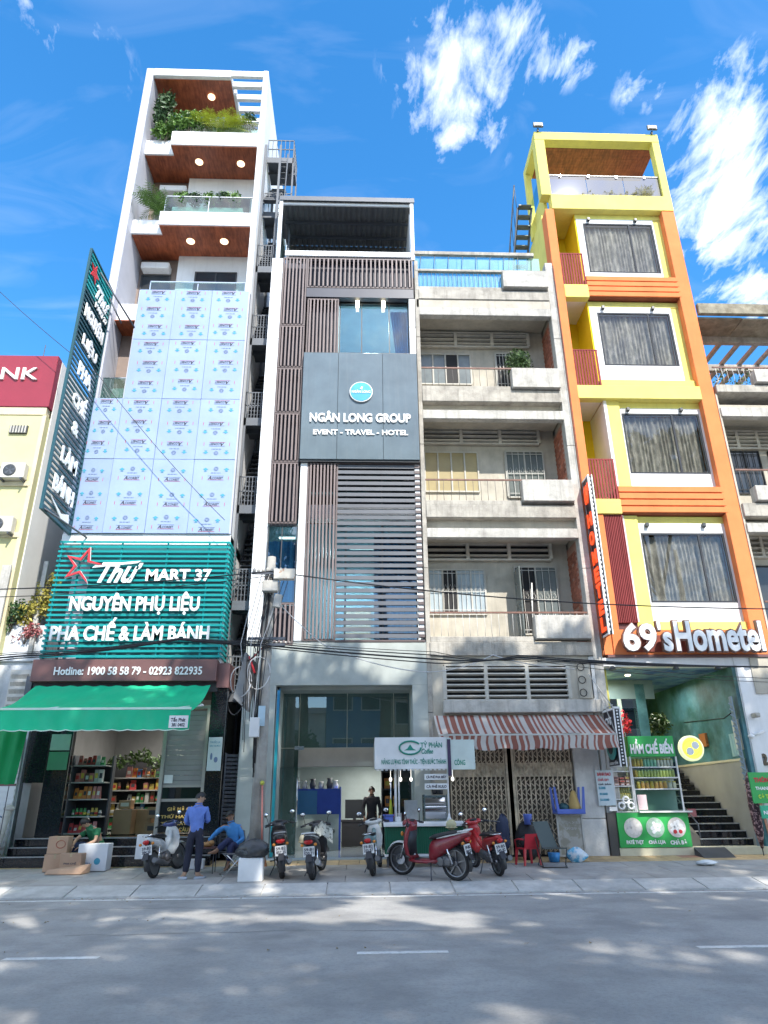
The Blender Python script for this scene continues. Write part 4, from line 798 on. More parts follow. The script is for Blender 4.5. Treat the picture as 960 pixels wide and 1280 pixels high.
def rail(t, xa, xb, y, z0, z1, n, m=None, mb_=None):
    r_ = piece('handrail', xa, xb, y - .02, y + .02, z1 - .03, z1 + .02, m or M_rail, t)
    b = MB()
    for k in range(n): x = xa + (xb - xa) * (k + .5) / n; w_ = .02 * math.sin(k * 2.1); b.tube([(x, y, z0), (x + w_, y - .03, (z0 + z1) / 2 - .1), (x, y, z1)], .008, 4)
    b.build('baluster', mb_ or M_bars, r_)
def grille(t, xa, xb, za, zb, y, n, m=M_wbars):
    b = MB()
    for k in range(n + 1): x = xa + (xb - xa) * k / n; b.box(x - .008, x + .008, y - .02, y, za, zb)
    for z in (za + .1, (za + zb) / 2, zb - .1): b.box(xa, xb, y - .024, y - .01, z - .01, z + .01)
    for k in range(n): x = xa + (xb - xa) * (k + .5) / n; z = (za + zb) / 2 + .1; b.tube([(x - .05, y - .015, z), (x, y - .015, z + .12), (x + .05, y - .015, z), (x, y - .015, z - .12), (x - .05, y - .015, z)], .007, 3)
    return b.build('window_grille', m, t)
SB = [(9.59, 10.0), (13.66, 14.10), (17.78, 18.17)]; BM = [(8.95, 9.25), (13.03, 13.35), (17.12, 17.45)]
def concrete_block(ox, label, full=True):
    t = thing('apartment_block', label, 'building', (ox + 4.4, F, .35)); X = lambda v: ox + v
    for (xa, xb) in ((1.90, 2.03), (6.60, 6.86)):
        zs = [.33, 3.9, 8.0, 12.1, 16.2, 19.5 if xa > 3 else 19.5]
        for k in range(5): b = piece('column', X(xa), X(xb), F - .04, F + .3, zs[k], zs[k + 1] - .012, M_concl if xa > 3 else M_conc, t, .008)
    for k, (z0, z1) in enumerate(SB): piece('balcony_slab', X(2.03), X(6.6), F - .08, BY + .3, z0, z1, M_conc, t, .012)
    for k, (z0, z1) in enumerate(BM):
        piece('beam', X(2.03), X(6.6), F - .05, F + .2, z0, z1, M_concl, t, .012); piece('ceiling', X(2.03), X(6.6), F + .2, BY + .3, z1 - .06, z1 + .34, M_plast, t)
    piece('balcony_slab', X(2.0), X(6.6), F - .08, BY + .3, 5.42, 5.80, M_conc, t, .012)
    b = MB(); b.box(X(2.03), X(6.6), BY, BY + .25, 5.3, 8.2 + .35); b.box(X(2.03), X(6.6), BY, BY + .25, 9.9, 12.55); b.box(X(2.03), X(6.6), BY, BY + .25, 14.0, 16.8)
    b.box(X(6.05), X(6.6), BY, BY + .25, 8.55, 9.62); b.box(X(6.05), X(6.6), BY, BY + .25, 12.55, 13.7); b.box(X(6.05), X(6.6), BY, BY + .25, 16.8, 17.8); b.box(X(2.03), X(6.05), BY + .02, BY + .25, 8.55, 8.66); b.box(X(2.03), X(6.05), BY + .02, BY + .25, 12.55, 12.77)
    b.build('back_wall', M_plast, t)
    b = MB(); b.box(X(1.88), X(2.03), F + .3, 34, .3, 19.0); b.box(X(6.66), X(6.86), F + .3, 34, .3, 19.4); b.box(X(2), X(6.7), 33, 34, .3, 18); b.box(X(2), X(6.7), BY + .3, 34, 17.5, 17.9); b.build('side_wall', M_plast, t)
    for i, (z0, z1, n) in enumerate(((5.80, 8.98, 0), (10.0, 13.05, 0), (14.1, 17.15, 0))):
        b = MB(); b.box(X(6.60), X(6.655), F + .3, BY, z0, z1); w_ = b.build('brick_panel', M_mort, t)
        if full or True:
            h_ = .085; r0 = 0; z = z0 + .05
            while z < z1 - .08 and r0 < 34:
                y = F + .34 + (.11 if r0 % 2 else 0)
                while y < BY - .1:
                    piece('brick', X(6.585), X(6.602), y, y + .205, z, z + .068, M_brick, w_) if (full and rnd.random() < .93) else None; y += .222
                z += h_; r0 += 1
    for z in (5.80, 10.0, 14.1): piece('curb', X(2.03), X(4.98), F - .06, F + .06, z, z + .16, M_conc, t, .01)
    for z0, z1 in ((5.87, 6.54), (10.09, 10.80), (14.14, 14.88), (18.25, 18.94)):
        p = MB(); p.box(X(5.0), X(6.58), F - .22, F - .14, z0, z1, .01); p.box(X(5.0), X(5.08), F - .14, F + .18, z0, z1, .01); p.box(X(6.5), X(6.58), F - .14, F + .18, z0, z1, .01); p.box(X(5.0), X(6.58), F + .1, F + .18, z0, z1, .01); p.box(X(5.08), X(6.5), F - .14, F + .1, z0, z1 - .1); p.build('planter_box', M_concl, t)
    rail(t, X(2.03), X(6.6), F + .0, 5.96, 6.67, 22, M_rail, M_wbars); rail(t, X(2.03), X(6.6), F, 10.16, 10.88, 20); rail(t, X(2.03), X(6.6), F, 14.26, 14.99, 20)
    for (za, zb) in ((8.26, 8.80), (12.12, 12.58), (15.80, 16.30)):
        xa, za = bk(2.05, za); xb, zb = bk(5.68, zb); xa = 2.1; vent(t, X(xa), X(xb), za, zb, BY - .02)
    # pergola of the roof terrace
    piece('parapet', X(1.95), X(6.62), F - .04, F + .2, 17.45, 17.78, M_plast, t)
    for z0, z1, xe in ((19.78, 19.93, 6.24), (19.02, 19.12, 6.6)): piece('terrace_beam', X(1.92), X(xe), F - .05, F + .08, z0, z1, M_conc, t, .01)
    piece('terrace_beam', X(1.92), X(5.0), F - .05, F + .08, 18.17, 18.34, M_conc, t, .01)
    for k in range(6): piece('terrace_sky_tint', X(1.95 + k * .75), X(1.95 + k * .75 + .735), F + .06, F + .07, 18.36, 19.76, M_cyan, t)  # translucent cyan sheets added to tint the sky seen between the bars
    for k in range(9): b = MB(); x = X(2.1 + k * .5); b.tube([(x, F, 19.12), (x + .06, F, 19.78)], .012, 4); b.build('terrace_bar', M_bars, t)
    for k in range(20): b = MB(); x = X(2.05 + k * .15); b.tube([(x, F, 18.34), (x + .02, F - .02, 18.7), (x, F, 19.02)], .009, 4); b.build('terrace_bar', M_bars, t)
    return t
CB = concrete_block(0, 'weathered grey concrete apartment block with open balconies between the slatted and the yellow building')
X = lambda v: v
def W(xa, xb, za, zb, parent=None, panes=None, gr=True, fm=None):
    (xa, za), (xb, zb) = bk(xa, za), bk(xb, zb); xa = max(xa, 2.06); n = len(panes)
    f = MB(); f.box(xa, xb, BY - .07, BY - .001, zb - .05, zb); f.box(xa, xb, BY - .07, BY - .001, za, za + .05)
    for k in range(n + 1): x = xa + (xb - xa) * k / n; f.box(x - .025, x + .025, BY - .07, BY - .001, za + .05, zb - .05)
    f = f.build('window', fm or mat('window_frame_cream', (.48, .46, .40), .6, grime=.2), CB)
    for k, m in enumerate(panes):
        a = xa + (xb - xa) * k / n + .025; c = xa + (xb - xa) * (k + 1) / n - .025; piece('pane', a, c, BY - .04, BY - .02, za + .05, zb - .05, m, f)
    if gr:
        g = grille(f, xa + .03, xb - .03, za + .05, zb - .05, BY - .075, n * 3)
        ORG[g] = ORG.get(f)
    return f
W(2.02, 3.68, 6.58, 7.96, None, [M_pblue, M_black, M_pblue, M_pblue]); W(2.03, 3.70, 10.43, 11.83, None, [M_pyel, M_pyel, M_pyel, M_pyel], gr=False); W(2.0, 3.68, 14.3, 15.52, None, [M_pgrey, M_pgrey, M_black, M_pgrey], gr=False)
W(4.55, 5.80, 6.0, 8.05, None, [M_black, M_pgrey], True); W(4.58, 5.78, 10.25, 11.88, None, [M_pgrey, M_pgrey], True); W(4.52, 5.60, 14.2, 15.58, None, [M_black, M_black, M_black], True)
# an open door leaf and a leaning pole on the lowest balcony
b = MB(); b.box(4.83, 4.87, BY - .75, BY - .05, 5.9, 8.25); b.build('open_shutter', M_pgrey, CB)
b = MB(); b.tube([(5.0, F + .25, 5.82), (5.1, F + .15, 7.6)], .02, 5); b.build('leaning_pole', M_wbars, CB)
# ground storey of the concrete block
piece('entrance_wall', 2.03, 2.36, F - .02, F + .3, .33, 5.42, M_plast, CB); piece('entrance_wall', 5.86, 6.6, F + .02, F + .3, 3.86, 5.42, M_plast, CB); piece('entrance_wall', 2.36, 5.86, F + .02, F + .3, 5.18, 5.42, M_plast, CB)
vent(CB, 2.38, 5.84, 4.24, 5.14, F + .1, 6, 3)
piece('canopy_slab', 2.30, 6.74, F - .25, F + .3, 3.86, 4.19, M_concl, CB, .012)
piece('entrance_wall', 2.36, 5.86, F + .1, F + .3, 3.0, 3.86, M_plast, CB)
M_wpost = mat('whitewashed_column', (.66, .655, .63), .8, var=.12, vs=2, bump=.4, bs=18, grime=.3, gscale=4, scol=(.3, .3, .3), streak=.2)
for z0, z1 in ((.33, 1.22), (1.23, 3.86)): piece('entrance_column', 5.72, 6.40, F - .06, F + .3, z0, z1, M_wpost, CB, .015)
piece('entrance_wall', 6.40, 6.6, F + .02, F + .3, .33, 3.86, M_conc, CB); piece('wire_board', 6.1, 6.5, F - .02, F + .0, 4.25, 5.3, M_plast, CB)
b = MB()
for k in range(3): b.tube([(6.2 + .2 * math.cos(a) * .5, F - .05, 4.4 + k * .35 + .10 * math.sin(a)) for a in [i * .7 for i in range(10)]], .012, 5)
b.build('cable_coil', M_black, CB)
# folding lattice gate
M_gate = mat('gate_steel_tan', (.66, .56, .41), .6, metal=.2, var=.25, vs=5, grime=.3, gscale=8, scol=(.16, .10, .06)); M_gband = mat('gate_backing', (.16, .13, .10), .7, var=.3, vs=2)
for xa, xb, lab in ((2.38, 3.93, 'left leaf of the tan folding lattice gate under the striped awning'), (4.10, 5.70, 'right leaf of the tan folding lattice gate under the striped awning')):
    gt = thing('lattice_gate', lab, 'gate', ((xa + xb) / 2, F, .35), group='folding gate leaves')
    n = 13
    for k in range(n): x = xa + (xb - xa) * (k + .5) / n; piece('gate_bar', x - .016, x + .016, F + .02, F + .04, .40, 3.4, M_gate, gt)
    b = MB(); dz = .235
    for k in range(n - 1):
        x = xa + (xb - xa) * (k + .5) / n; x2 = xa + (xb - xa) * (k + 1.5) / n
        for j in range(12):
            z = .46 + j * dz; s_ = .5 * dz
            b.hexa([(x - .013, F + .0, z), (x + .013, F + .0, z), (x + .013, F + .012, z), (x - .013, F + .012, z), (x2 - .013, F, z + s_), (x2 + .013, F, z + s_), (x2 + .013, F + .012, z + s_), (x2 - .013, F + .012, z + s_)])
            b.hexa([(x2 - .013, F - .012, z + s_ + .0), (x2 + .013, F - .012, z + s_), (x2 + .013, F - .001, z + s_), (x2 - .013, F - .001, z + s_), (x - .013, F - .012, z + dz), (x + .013, F - .012, z + dz), (x + .013, F - .001, z + dz), (x - .013, F - .001, z + dz)])
    b.build('lattice', M_gate, gt)
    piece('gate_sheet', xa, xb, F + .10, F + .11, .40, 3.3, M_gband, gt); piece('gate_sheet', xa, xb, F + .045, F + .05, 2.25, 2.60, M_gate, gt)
    piece('gate_stile', (xa if xa > 3 else xb) - .03, (xa if xa > 3 else xb) + .03, F, F + .06, .4, 3.4, M_gate, gt)
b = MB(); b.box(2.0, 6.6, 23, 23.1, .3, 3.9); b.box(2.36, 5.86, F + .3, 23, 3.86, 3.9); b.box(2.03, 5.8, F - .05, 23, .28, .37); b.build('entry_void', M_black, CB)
# striped awning
SA = thing('striped_awning', 'faded red and white striped awning over the lattice gate', 'awning', (4.3, 19.3, 3.8))
M_sred = cloth('stripe_red_cloth', (.34, .12, .085), .3); M_swh = cloth('stripe_white_cloth', (.62, .58, .54), .3)
n = 46; rng = random.Random(5); edges = [0]
while edges[-1] < 1: edges.append(edges[-1] + rng.choice([.030, .014, .012, .022]))
edges[-1] = 1; b = MB(); b2 = MB()
for i in range(len(edges) - 1):
    u0, u1 = edges[i], edges[i + 1]; col = i % 2
    for mb_ in (b, b2): mb_.cur = col
    def tp(u, v): return (2.03 + 4.55 * u + (.10 * v if u > .9 else 0) * 0, 19.38 - 1.02 * v, 3.80 - .58 * v + .03 * math.sin(u * 19) * v - .04 * math.sin(math.pi * v))
    b.grid(lambda a, c: tp(u0 + (u1 - u0) * a, c), 1, 6)
    dpt = lambda u: .36 + .03 * math.sin(u * 31)
    b2.grid(lambda a, c: (2.03 + 4.55 * (u0 + (u1 - u0) * a) + .02 * math.sin(c * 5 + u0 * 9), 18.34 - .02 * c + .03 * math.sin((u0 + (u1 - u0) * a) * 50) * c, 3.215 + .03 * math.sin(u0 * 19) * 0 - dpt(u0) * c), 1, 4)
b.build('canopy', [M_swh, M_sred], SA); b2.build('valance', [M_swh, M_sred], SA)
piece('front_bar', 2.03, 6.6, 18.33, 18.37, 3.19, 3.23, M_wbars, SA)
b = MB(); b.tube([(6.62, 19.4, 4.4), (6.6, 18.5, 3.3)], .018, 5); b.tube([(2.1, 19.4, 3.1), (2.1, 18.4, 3.2)], .018, 5); b.build('stay_rod', M_wbars, SA)
# potted tree on the upper balcony
pt = thing('balcony_tree', 'bushy green potted tree on the highest concrete balcony', 'plant', (5.35, 20.3, 14.1)); b = MB(); b.tube([(5.35, 20.3, 14.3), (5.3, 20.28, 15.0), (5.32, 20.3, 15.6)], .03, 6); b.build('trunk', M_bark, pt)
b = MB(); b.lathe([(.14, 14.1), (.2, 14.4)], (5.35, 20.3, 0), 12); b.build('pot', M_brown, pt); b = MB(); leaf_cloud(b, (5.5, 20.2, 15.65), (.5, .4, .62), 1500, .055, 11, hollow=.1); b.build('crown', mat('bonsai_leaf', (.06, .12, .03), .6, var=.4, vs=5), pt)
b = MB()
for k in range(50): a = rnd.uniform(0, 6.3); b.tube([(5.9, F - .0, 18.95), (5.9 + .2 * math.cos(a), F + .1 * math.sin(a), 18.95 + rnd.uniform(.05, .2))], .004, 3) if k < 12 else None
# twin at the far right
RB = thing('apartment_block', 'grey concrete block with broken terrace canopy right of the yellow building', 'building', (14.3, F, .35))
for k, (z0, z1) in enumerate(((14.13, 14.42), (9.68, 10.12))): piece('balcony_slab', 11.85, 16.6, F - .08, BY, z0, z1, M_conc, RB, .012)
for z0, z1 in ((13.22, 13.56), (9.16, 9.46)): piece('beam', 11.85, 16.6, F - .05, F + .2, z0, z1, M_concl, RB, .012)
for z0, z1 in ((13.56, 13.8), (9.46, 9.6)): piece('ceiling', 11.85, 16.6, F + .2, BY, z0, z1, M_plast, RB)
piece('balcony_slab', 11.85, 16.6, F - .08, BY, 5.45, 5.85, M_conc, RB, .012)
b = MB(); b.box(11.85, 16.6, BY, BY + .25, 5.2, 13.6); b.build('back_wall', M_plast, RB); b = MB(); b.box(11.8, 11.86, F, 34, .3, 14.1); b.box(16.5, 16.6, F, 34, .3, 14.1); b.box(11.86, 16.6, 33, 34, .3, 14.2); b.build('side_wall', M_plast, RB)
for zz_ in (10.12, 5.85, 14.42): piece('planter_box', 12.3 if zz_ < 12 else 13.2, 16.5, F - .2, F + .15, zz_ - .05 + .1, zz_ + .55, M_concl, RB, .012)
for za, zb in ((12.7, 13.3), (8.8, 9.5)): vent(RB, 12.2, 16.4, za, zb, BY - .02, 4, 6)
for k, x in enumerate((12.5, 13.9)):
    f = win(x, x + 1.1, 11.0, 12.6, BY - .001, RB, 2, M_black, M_pane_d); g = grille(f, x + .05, x + 1.05, 11.05, 12.55, BY - .07, 5, M_black)
    f = win(x, x + 1.1, 6.3, 8.5, BY - .001, RB, 1, M_black, M_pane_d)
rail(RB, 11.9, 16.5, F, 10.7, 11.3, 20); rail(RB, 11.9, 16.5, F, 14.5, 15.15, 24, M_rail, M_wbars); rail(RB, 11.9, 16.5, F, 6.4, 7.0, 20)
# rotten terrace canopy
M_rot = mat('rotten_concrete', (.30, .27, .20), .9, var=.3, vs=2, bump=.8, bs=8, grime=.75, gscale=3.2, scol=(.10, .07, .03)); M_corrs = mat('stained_sheet', (.45, .43, .38), .7, grime=.5, gscale=2.5, scol=(.16, .10, .05))
piece('canopy_edge', 11.85, 16.6, F - .06, F + .1, 17.35, 17.80, M_rot, RB, .02)
for k in range(3): piece('canopy_sheet', 11.85 + k * 1.6, 13.43 + k * 1.6, F + .1, 20.6, 17.25 - .02 * k, 17.31 - .02 * k, M_rot, RB)
for y in (20.6, 22.4, 24.2): piece('canopy_beam', 11.85, 16.6, y, y + .2, 17.0, 17.3, M_conc, RB, .01)
for k in range(7): x = 11.95 + k * .7; piece('canopy_joist', x, x + .14, 20.8, 25.0, 17.3, 17.42, M_conc, RB)
for x in (12.9, 15.6): b = MB(); b.tube([(x, 24.3, 14.4), (x, 24.3, 17.0)], .12, 6); b.tube([(x - .8, 21, 14.4), (x + 1.2, 22.4, 17.0)], .05, 4); b.build('canopy_post', M_conc, RB)
piece('terrace_wall', 11.9, 13.0, 26, 26.1, 14.4, 16.0, M_plast, RB)
b = MB()
for j in range(26): leaf_cloud(b, (12.1 + j * .17, F + .25, 14.75 + .3 * math.sin(j * 1.3)), (.22, .2, .3), 26, .06, j)
mesh_thing('terrace_plants', b, M_leaf, 'straggling plants along the terrace rail of the right concrete block', 'plants', None, (14, F, 14.4))['kind'] = 'stuff'
# white ground floor of the right block with its street number
b = MB(); b.box(10.60, 16.6, F - .02, F + .25, .35, 5.45); wallr = b.build('ground_wall', M_white, RB)
b = MB(); b.box(10.62, 10.82, F - .08, F - .02, .35, 5.15); b.build('pilaster', M_white, RB); piece('wall_panel', 11.05, 11.6, F - .06, F - .02, 4.35, 5.35, M_plast, RB, .005)
M_dink = mat('plaque_brown', (.10, .07, .04), .5)
text('street_number', '42', RB, M_dink, (10.68, F - .03, 2.48), *XF, .30, .30, .03, .06)
for k, s_ in enumerate(('VÕ', 'VĂN', 'TẦN')): text('street_name', s_, RB, M_dink, (10.68, F - .03, 2.28 - k * .17), *XF, (.14, .19, .19)[k], .13, .01, .04)
b = MB(); b.box(10.75, 10.9, F - .3, F - .02, 3.70, 3.82, .02); b.disc((10.80, F - .32, 3.76), .05, .04, 'y'); b.build('wall_camera', M_concl, RB)
b = MB(); b.tube([(10.7, F - .1, 3.25), (11.0, F - .1, 3.35)], .04, 6); b.ell((10.62, F - .12, 3.22), (.09, .06, .06)); b.build('wall_lamp', M_white, RB)
# ================================================================== yellow and orange guest house
M_yel = mat('pale_yellow_paint', (.77, .69, .19), .85, spec=.15, var=.07, bump=.1, streak=.28, scol=(.42, .36, .18), grime=.12, gscale=1.6); M_yeld = mat('shaded_yellow_paint', (.80, .62, .03), .85, spec=.15, var=.05)  # deeper yellow puts the shade of the side balcony walls into the paint
M_ora = mat('orange_paint', (.78, .24, .09), .85, spec=.12, var=.07, bump=.1, streak=.26, scol=(.46, .15, .07), grime=.12, gscale=1.6); M_groove = mat('groove_dark', (.25, .06, .03), .6)
M_hw = mat('guest_white_paint', (.80, .80, .80), .8, spec=.2, var=.04, bump=.05, streak=.22, scol=(.45, .44, .42)); M_mar = mat('maroon_slat', (.27, .06, .06), .8, spec=.15, rv=.12); M_mard = mat('maroon_backing', (.10, .03, .03), .6)
M_hf = mat('window_charcoal', (.05, .055, .065), .7, spec=.15); M_lace = mat('lace_curtain', (.30, .295, .295), .8, var=.16, vs=5, col2=(.56, .55, .54), c2t=(.44, .60), c2s=3.0, c2stretch=(3.2, 1, .9)); M_hgl = glass('guest_window_glass', '#e6e6e2', .7, .005, .02)
HT = thing('guest_house', 'slim yellow and orange guest house with four big curtained windows and white lettering', 'building', (9.3, F, .5))
def bx(n, x0_, x1_, y0_, y1_, z0, z1, m, bev=.01, label=None): return piece(n, x0_, x1_, y0_, y1_, z0, z1, m, HT, bev, label=label)
bx('pilaster', 6.88, 7.2, F - .03, F + .5, 5.44, 22.08, M_ora); bx('pilaster', 11.29, 11.76, F - .03, F + .5, 5.44, 22.08, M_ora)
bx('corner_post', 6.82, 7.2, F - .02, F + .38, 22.8, 25.7, M_yel); bx('corner_post', 11.5, 11.78, F - .02, F + .3, 22.8, 25.7, M_yel); bx('corner_post', 6.82, 7.05, 21.15, 21.4, 22.3, 25.75, M_yel)
bx('roof_beam', 6.82, 11.78, F - .03, F + .35, 25.7, 26.12, M_yel); bx('roof_beam', 6.82, 7.15, F + .35, 21.4, 25.7, 26.05, M_yel); bx('roof_slab', 7.15, 11.75, F + .35, 21.4, 25.75, 26.0, M_yel)
for k in range(14): y = F + .36 + k * .075 * 2; bx('ceiling_board', 7.16 + .0, 11.74, y, y + .145, 25.70, 25.73, M_wood, 0) if y < 21.35 else None
bx('balcony_band', 7.15, 11.76, F - .06, F + .3, 22.08, 22.80, M_yel); bx('terrace_floor', 7.0, 11.7, F + .3, 34, 22.1, 22.4, M_yel)
for k in range(3): a = 7.2 + k * 1.44; bx('glass_pane', a + .01, a + 1.43, F + .08, F + .094, 22.82, 23.88, glass('terrace_glass', '#a9a4b4', 1.2, .02, .16), 0)
bx('handrail', 7.2, 11.5, F + .06, F + .11, 23.88, 23.93, M_frame, 0)
for k in range(4): bx('rail_clip', 7.6 + k * 1.1, 7.68 + k * 1.1, F + .03, F + .08, 23.8, 23.9, M_chrome, 0)
b = MB(); b.box(7.0, 7.12, F + .4, 21.2, 22.3, 23.4); b.build('side_parapet', M_yel, HT)
b = MB(); b.quad((6.95, F + .4, 23.4), (6.95, 21.15, 23.4), (6.95, 21.15, 24.2), (6.95, F + .4, 24.2)); b.build('side_glass', M_bal, HT)
b = MB(); b.box(6.88, 7.1, F + .5, 34, .4, 22.3); b.build('side_wall', M_yel, HT); b = MB(); b.box(11.6, 11.75, F + .5, 34, .4, 22.3); b.box(7.1, 11.6, 33, 34, .4, 22.3); b.build('side_wall', M_ora, HT)
# storeys
WY = F + .22
for (zb, zt, wx0, wx1, wz0, wz1, dv, px0, px1, lowx) in ((18.95, 22.08, 8.31, 10.95, 19.32, 21.66, 10.05, 8.08, 11.0, 0), (14.70, 18.0, 8.33, 10.93, 15.32, 17.54, 10.14, 8.08, 11.0, 0), (10.70, 13.86, 8.62, 11.22, 11.24, 13.45, 10.3, 8.56, 11.29, 1), (6.40, 9.76, 8.62, 11.22, 7.02, 9.22, 10.42, 8.56, 11.29, 1)):
    b = MB(); b.box(px0, wx0, WY, WY + .2, zb, zt - .22); b.box(wx1, px1, WY, WY + .2, zb, zt - .22); b.box(wx0, wx1, WY, WY + .2, zb, wz0); b.box(wx0, wx1, WY, WY + .2, wz1, zt - .22); b.build('window_surround', M_hw, HT)
    if not lowx: bx('reveal_wall', px1, 11.29, WY + .02, WY + .25, zb, zt, M_yel, 0); bx('reveal_wall', 8.03, 8.08, WY + .02, 21.0, zb, zt, M_yeld, 0)
    else: bx('reveal_wall', 8.14, px0, WY - .08, WY + .25, zb, zt, M_yel, 0); bx('reveal_wall', 8.04, 8.14, WY - .1, 21.0 if zb > 9 else WY + .2, zb, zt, M_hw, 0)
    bx('lintel', 8.05, 11.29, WY - .0, WY + .25, zt - .22, zt, M_yel, 0)
    f = win(wx0, wx1, wz0, wz1, WY + .05, HT, 1, M_hf, M_hgl, .06, [dv])
    c = MB(); rr = random.Random(int(zb)); 
    c.grid(lambda u, v: (wx0 + .05 + (wx1 - wx0 - .1) * u, WY + .19 + .035 * math.sin(u * 105 + math.sin(u * 23) * 2) + .01 * math.sin(v * 9), wz0 + .05 + (wz1 - wz0 - .1) * v), 300, 3); c.build('curtain', M_lace, HT)
    bx('room_back', wx0, wx1, WY + .55, WY + .6, wz0, wz1, M_intd, 0)
    for x in (wx0 + .22, wx0 + 2.0): b = MB(); b.box(x - .05, x + .05, WY - .12, WY, zt - .36, zt - .24, .01); b.lathe([(.04, zt - .38), (.03, zt - .36)], (x, WY - .06, 0), 10); b.build('spot_lamp', M_frame, HT)
bx('balcony_band', 7.18, 11.31, F - .04, F + .25, 13.86, 14.36, M_yel); bx('balcony_band', 8.06, 11.29, F + .12, F + .26, 14.36, 14.69, M_yel); bx('base_band', 8.06, 11.29, F + .10, F + .26, 6.1, 6.42, M_yel)
for z0, z1 in ((18.04, 18.95), (9.79, 10.70)):
    bx('groove_backing', 8.05, 11.33, F + .02, F + .25, z0, z1, M_groove, 0); n = 4; h_ = (z1 - z0) / n
    for k in range(n): bx('orange_board', 8.04, 11.36, F - .04, F + .03, z0 + k * h_ + .02, z0 + (k + 1) * h_ - .02, M_ora, .008)
# open side balconies with maroon slats
for zf0, zf1, zr in ((17.98, 18.54, 19.97), (13.86, 14.36, 15.78), (9.75, 10.24, 11.63)):
    if zf0 != 13.86: bx('balcony_front', 7.2, 8.05, F - .05, F + .22, zf0, zf1, M_yel)
    bx('balcony_floor', 7.1, 8.04, F + .22, 21.0, zf0 + .02, zf1 - .2, M_hw, 0)
    bx('slat_rail', 7.2, 8.04, F - .02, F + .02, zr - .03, zr + .01, M_mar, 0)
    for k in range(9): x = 7.22 + k * .094; bx('rail_slat', x, x + .058, F - .015, F + .015, zf1, zr - .03, M_mar, 0)
b = MB(); b.box(7.1, 8.04, 21.0, 21.1, 9.7, 22.1); b.build('balcony_back', M_yeld, HT)
for z in (18.5, 14.3, 10.1): bx('balcony_door', 7.35, 7.75, 20.95, 21.0, z, z + 2.1, mat('door_brown', (.06, .04, .035), .4), 0)
bx('slat_backing', 7.2, 8.06, F + .12, F + .2, 5.44, 9.75, M_mard, 0)
for k in range(12): x = 7.46 + k * .052; bx('wall_slat', x, x + .030, F + .03, F + .12, 6.38, 9.74, M_mar, 0)
bx('wall_panel', 7.2, 7.46, F + .0, F + .12, 5.44, 9.75, M_ora, 0)
# name board with the big letters
bx('name_board', 7.2, 11.76, F - .08, F + .12, 5.43, 6.15, M_ora, .01); bx('name_board_panel', 7.55, 11.45, F - .12, F - .08, 5.50, 5.98, mat('name_panel_maroon', (.24, .05, .03), .5), .01)
M_lside = mat('letter_side_brown', (.16, .07, .05), .5)
for s_, xa, w_, h_ in (('69', 7.36, .96, .80), ("'", 8.37, .10, .24), ('s', 8.49, .26, .54), ('Hometel', 8.84, 2.52, .86)):
    text('name_letter_outline', s_, HT, M_lside, (xa - .03, F - .34, (5.42 if s_ != "'" else 6.02)), *XF, w_ + .06, h_ + .06, .10, .075)
    text('name_letters', s_, HT, M_letw, (xa, F - .40, (5.45 if s_ != "'" else 6.05)), *XF, w_, h_, .07, .03)
b = MB(); b.box(7.0, 11.7, F - .1, F + .3, 5.36, 5.43); b.build('soffit_edge', M_brown, HT)
# floodlights on the roof corners
for x, lab in ((6.98, 'black floodlight on the left roof corner of the yellow guest house'), (11.55, 'black floodlight on the right roof corner of the yellow guest house')):
    fl = thing('floodlight', lab, 'floodlight', (x, F - .1, 26.12)); b = MB(); b.box(x - .03, x + .03, F - .1, F + .0, 26.1, 26.22); b.build('bracket', M_frame, fl)
    b = MB(); b.box(x - .20, x + .20, F - .2, F - .12, 26.2, 26.44, .02); h_ = b.build('housing', M_frame, fl); piece('lens', x - .15, x + .15, F - .215, F - .2, 26.24, 26.40, mat('lamp_lens', (.22, .22, .21), .5), h_)
# steel terrace stair structure behind the left edge
ST = thing('steel_stair', 'steel stair climbing the left flank of the yellow guest house', 'staircase', (6.5, 22, 18.0))
b = MB()
for xx in (6.25, 6.8): b.tube([(xx, 27, 16.5), (xx, 20.8, 23.5)], .05, 5)
for xx in (6.2,): b.tube([(xx, 27, 17.6), (xx, 20.8, 24.7)], .03, 5)
b.build('stringer', M_steel, ST)
for k in range(26): t_ = k / 25; piece('tread', 6.27, 6.78, 27 - 6.2 * t_ - .12, 27 - 6.2 * t_ + .12, 16.5 + 7 * t_, 16.54 + 7 * t_, M_corr, ST)
b = MB()
for k in range(14): t_ = k / 13; b.tube([(6.2, 27 - 6.2 * t_, 16.5 + 7 * t_), (6.2, 27 - 6.2 * t_, 17.7 + 7 * t_)], .014, 4)
b.tube([(6.3, 26, 12), (6.3, 26, 17.5)], .05, 5); b.build('stair_rail', M_steel, ST)
# ---------------- vertical projecting sign
VS = thing('vertical_sign', 'tall black projecting sign with red vertical letters on the left edge of the yellow building', 'sign', (7.0, 19.2, 5.9))
b = MB(); b.box(6.93, 7.05, 18.92, F - .05, 5.92, 10.78, .01); b.build('sign_box', mat('sign_black', (.02, .02, .025), .3, var=0), VS)
b = MB(); 
for ya_, yb_ in ((18.90, 18.95), (F - .08, F - .03)): b.box(6.915, 6.935, ya_, yb_, 5.9, 10.8)
b.box(6.915, 6.935, 18.95, F - .08, 10.75, 10.80); b.box(6.915, 6.935, 18.95, F - .08, 5.9, 5.95); b.box(6.93, 6.96, 18.895, 18.92, 5.9, 10.8); b.box(7.03, 7.06, 18.895, 18.92, 5.9, 10.8); b.build('sign_trim', M_letw, VS)
M_neon = mat('neon_red', (.75, .06, .02), .4, emit=(1, .10, .02), es=.35, var=0)
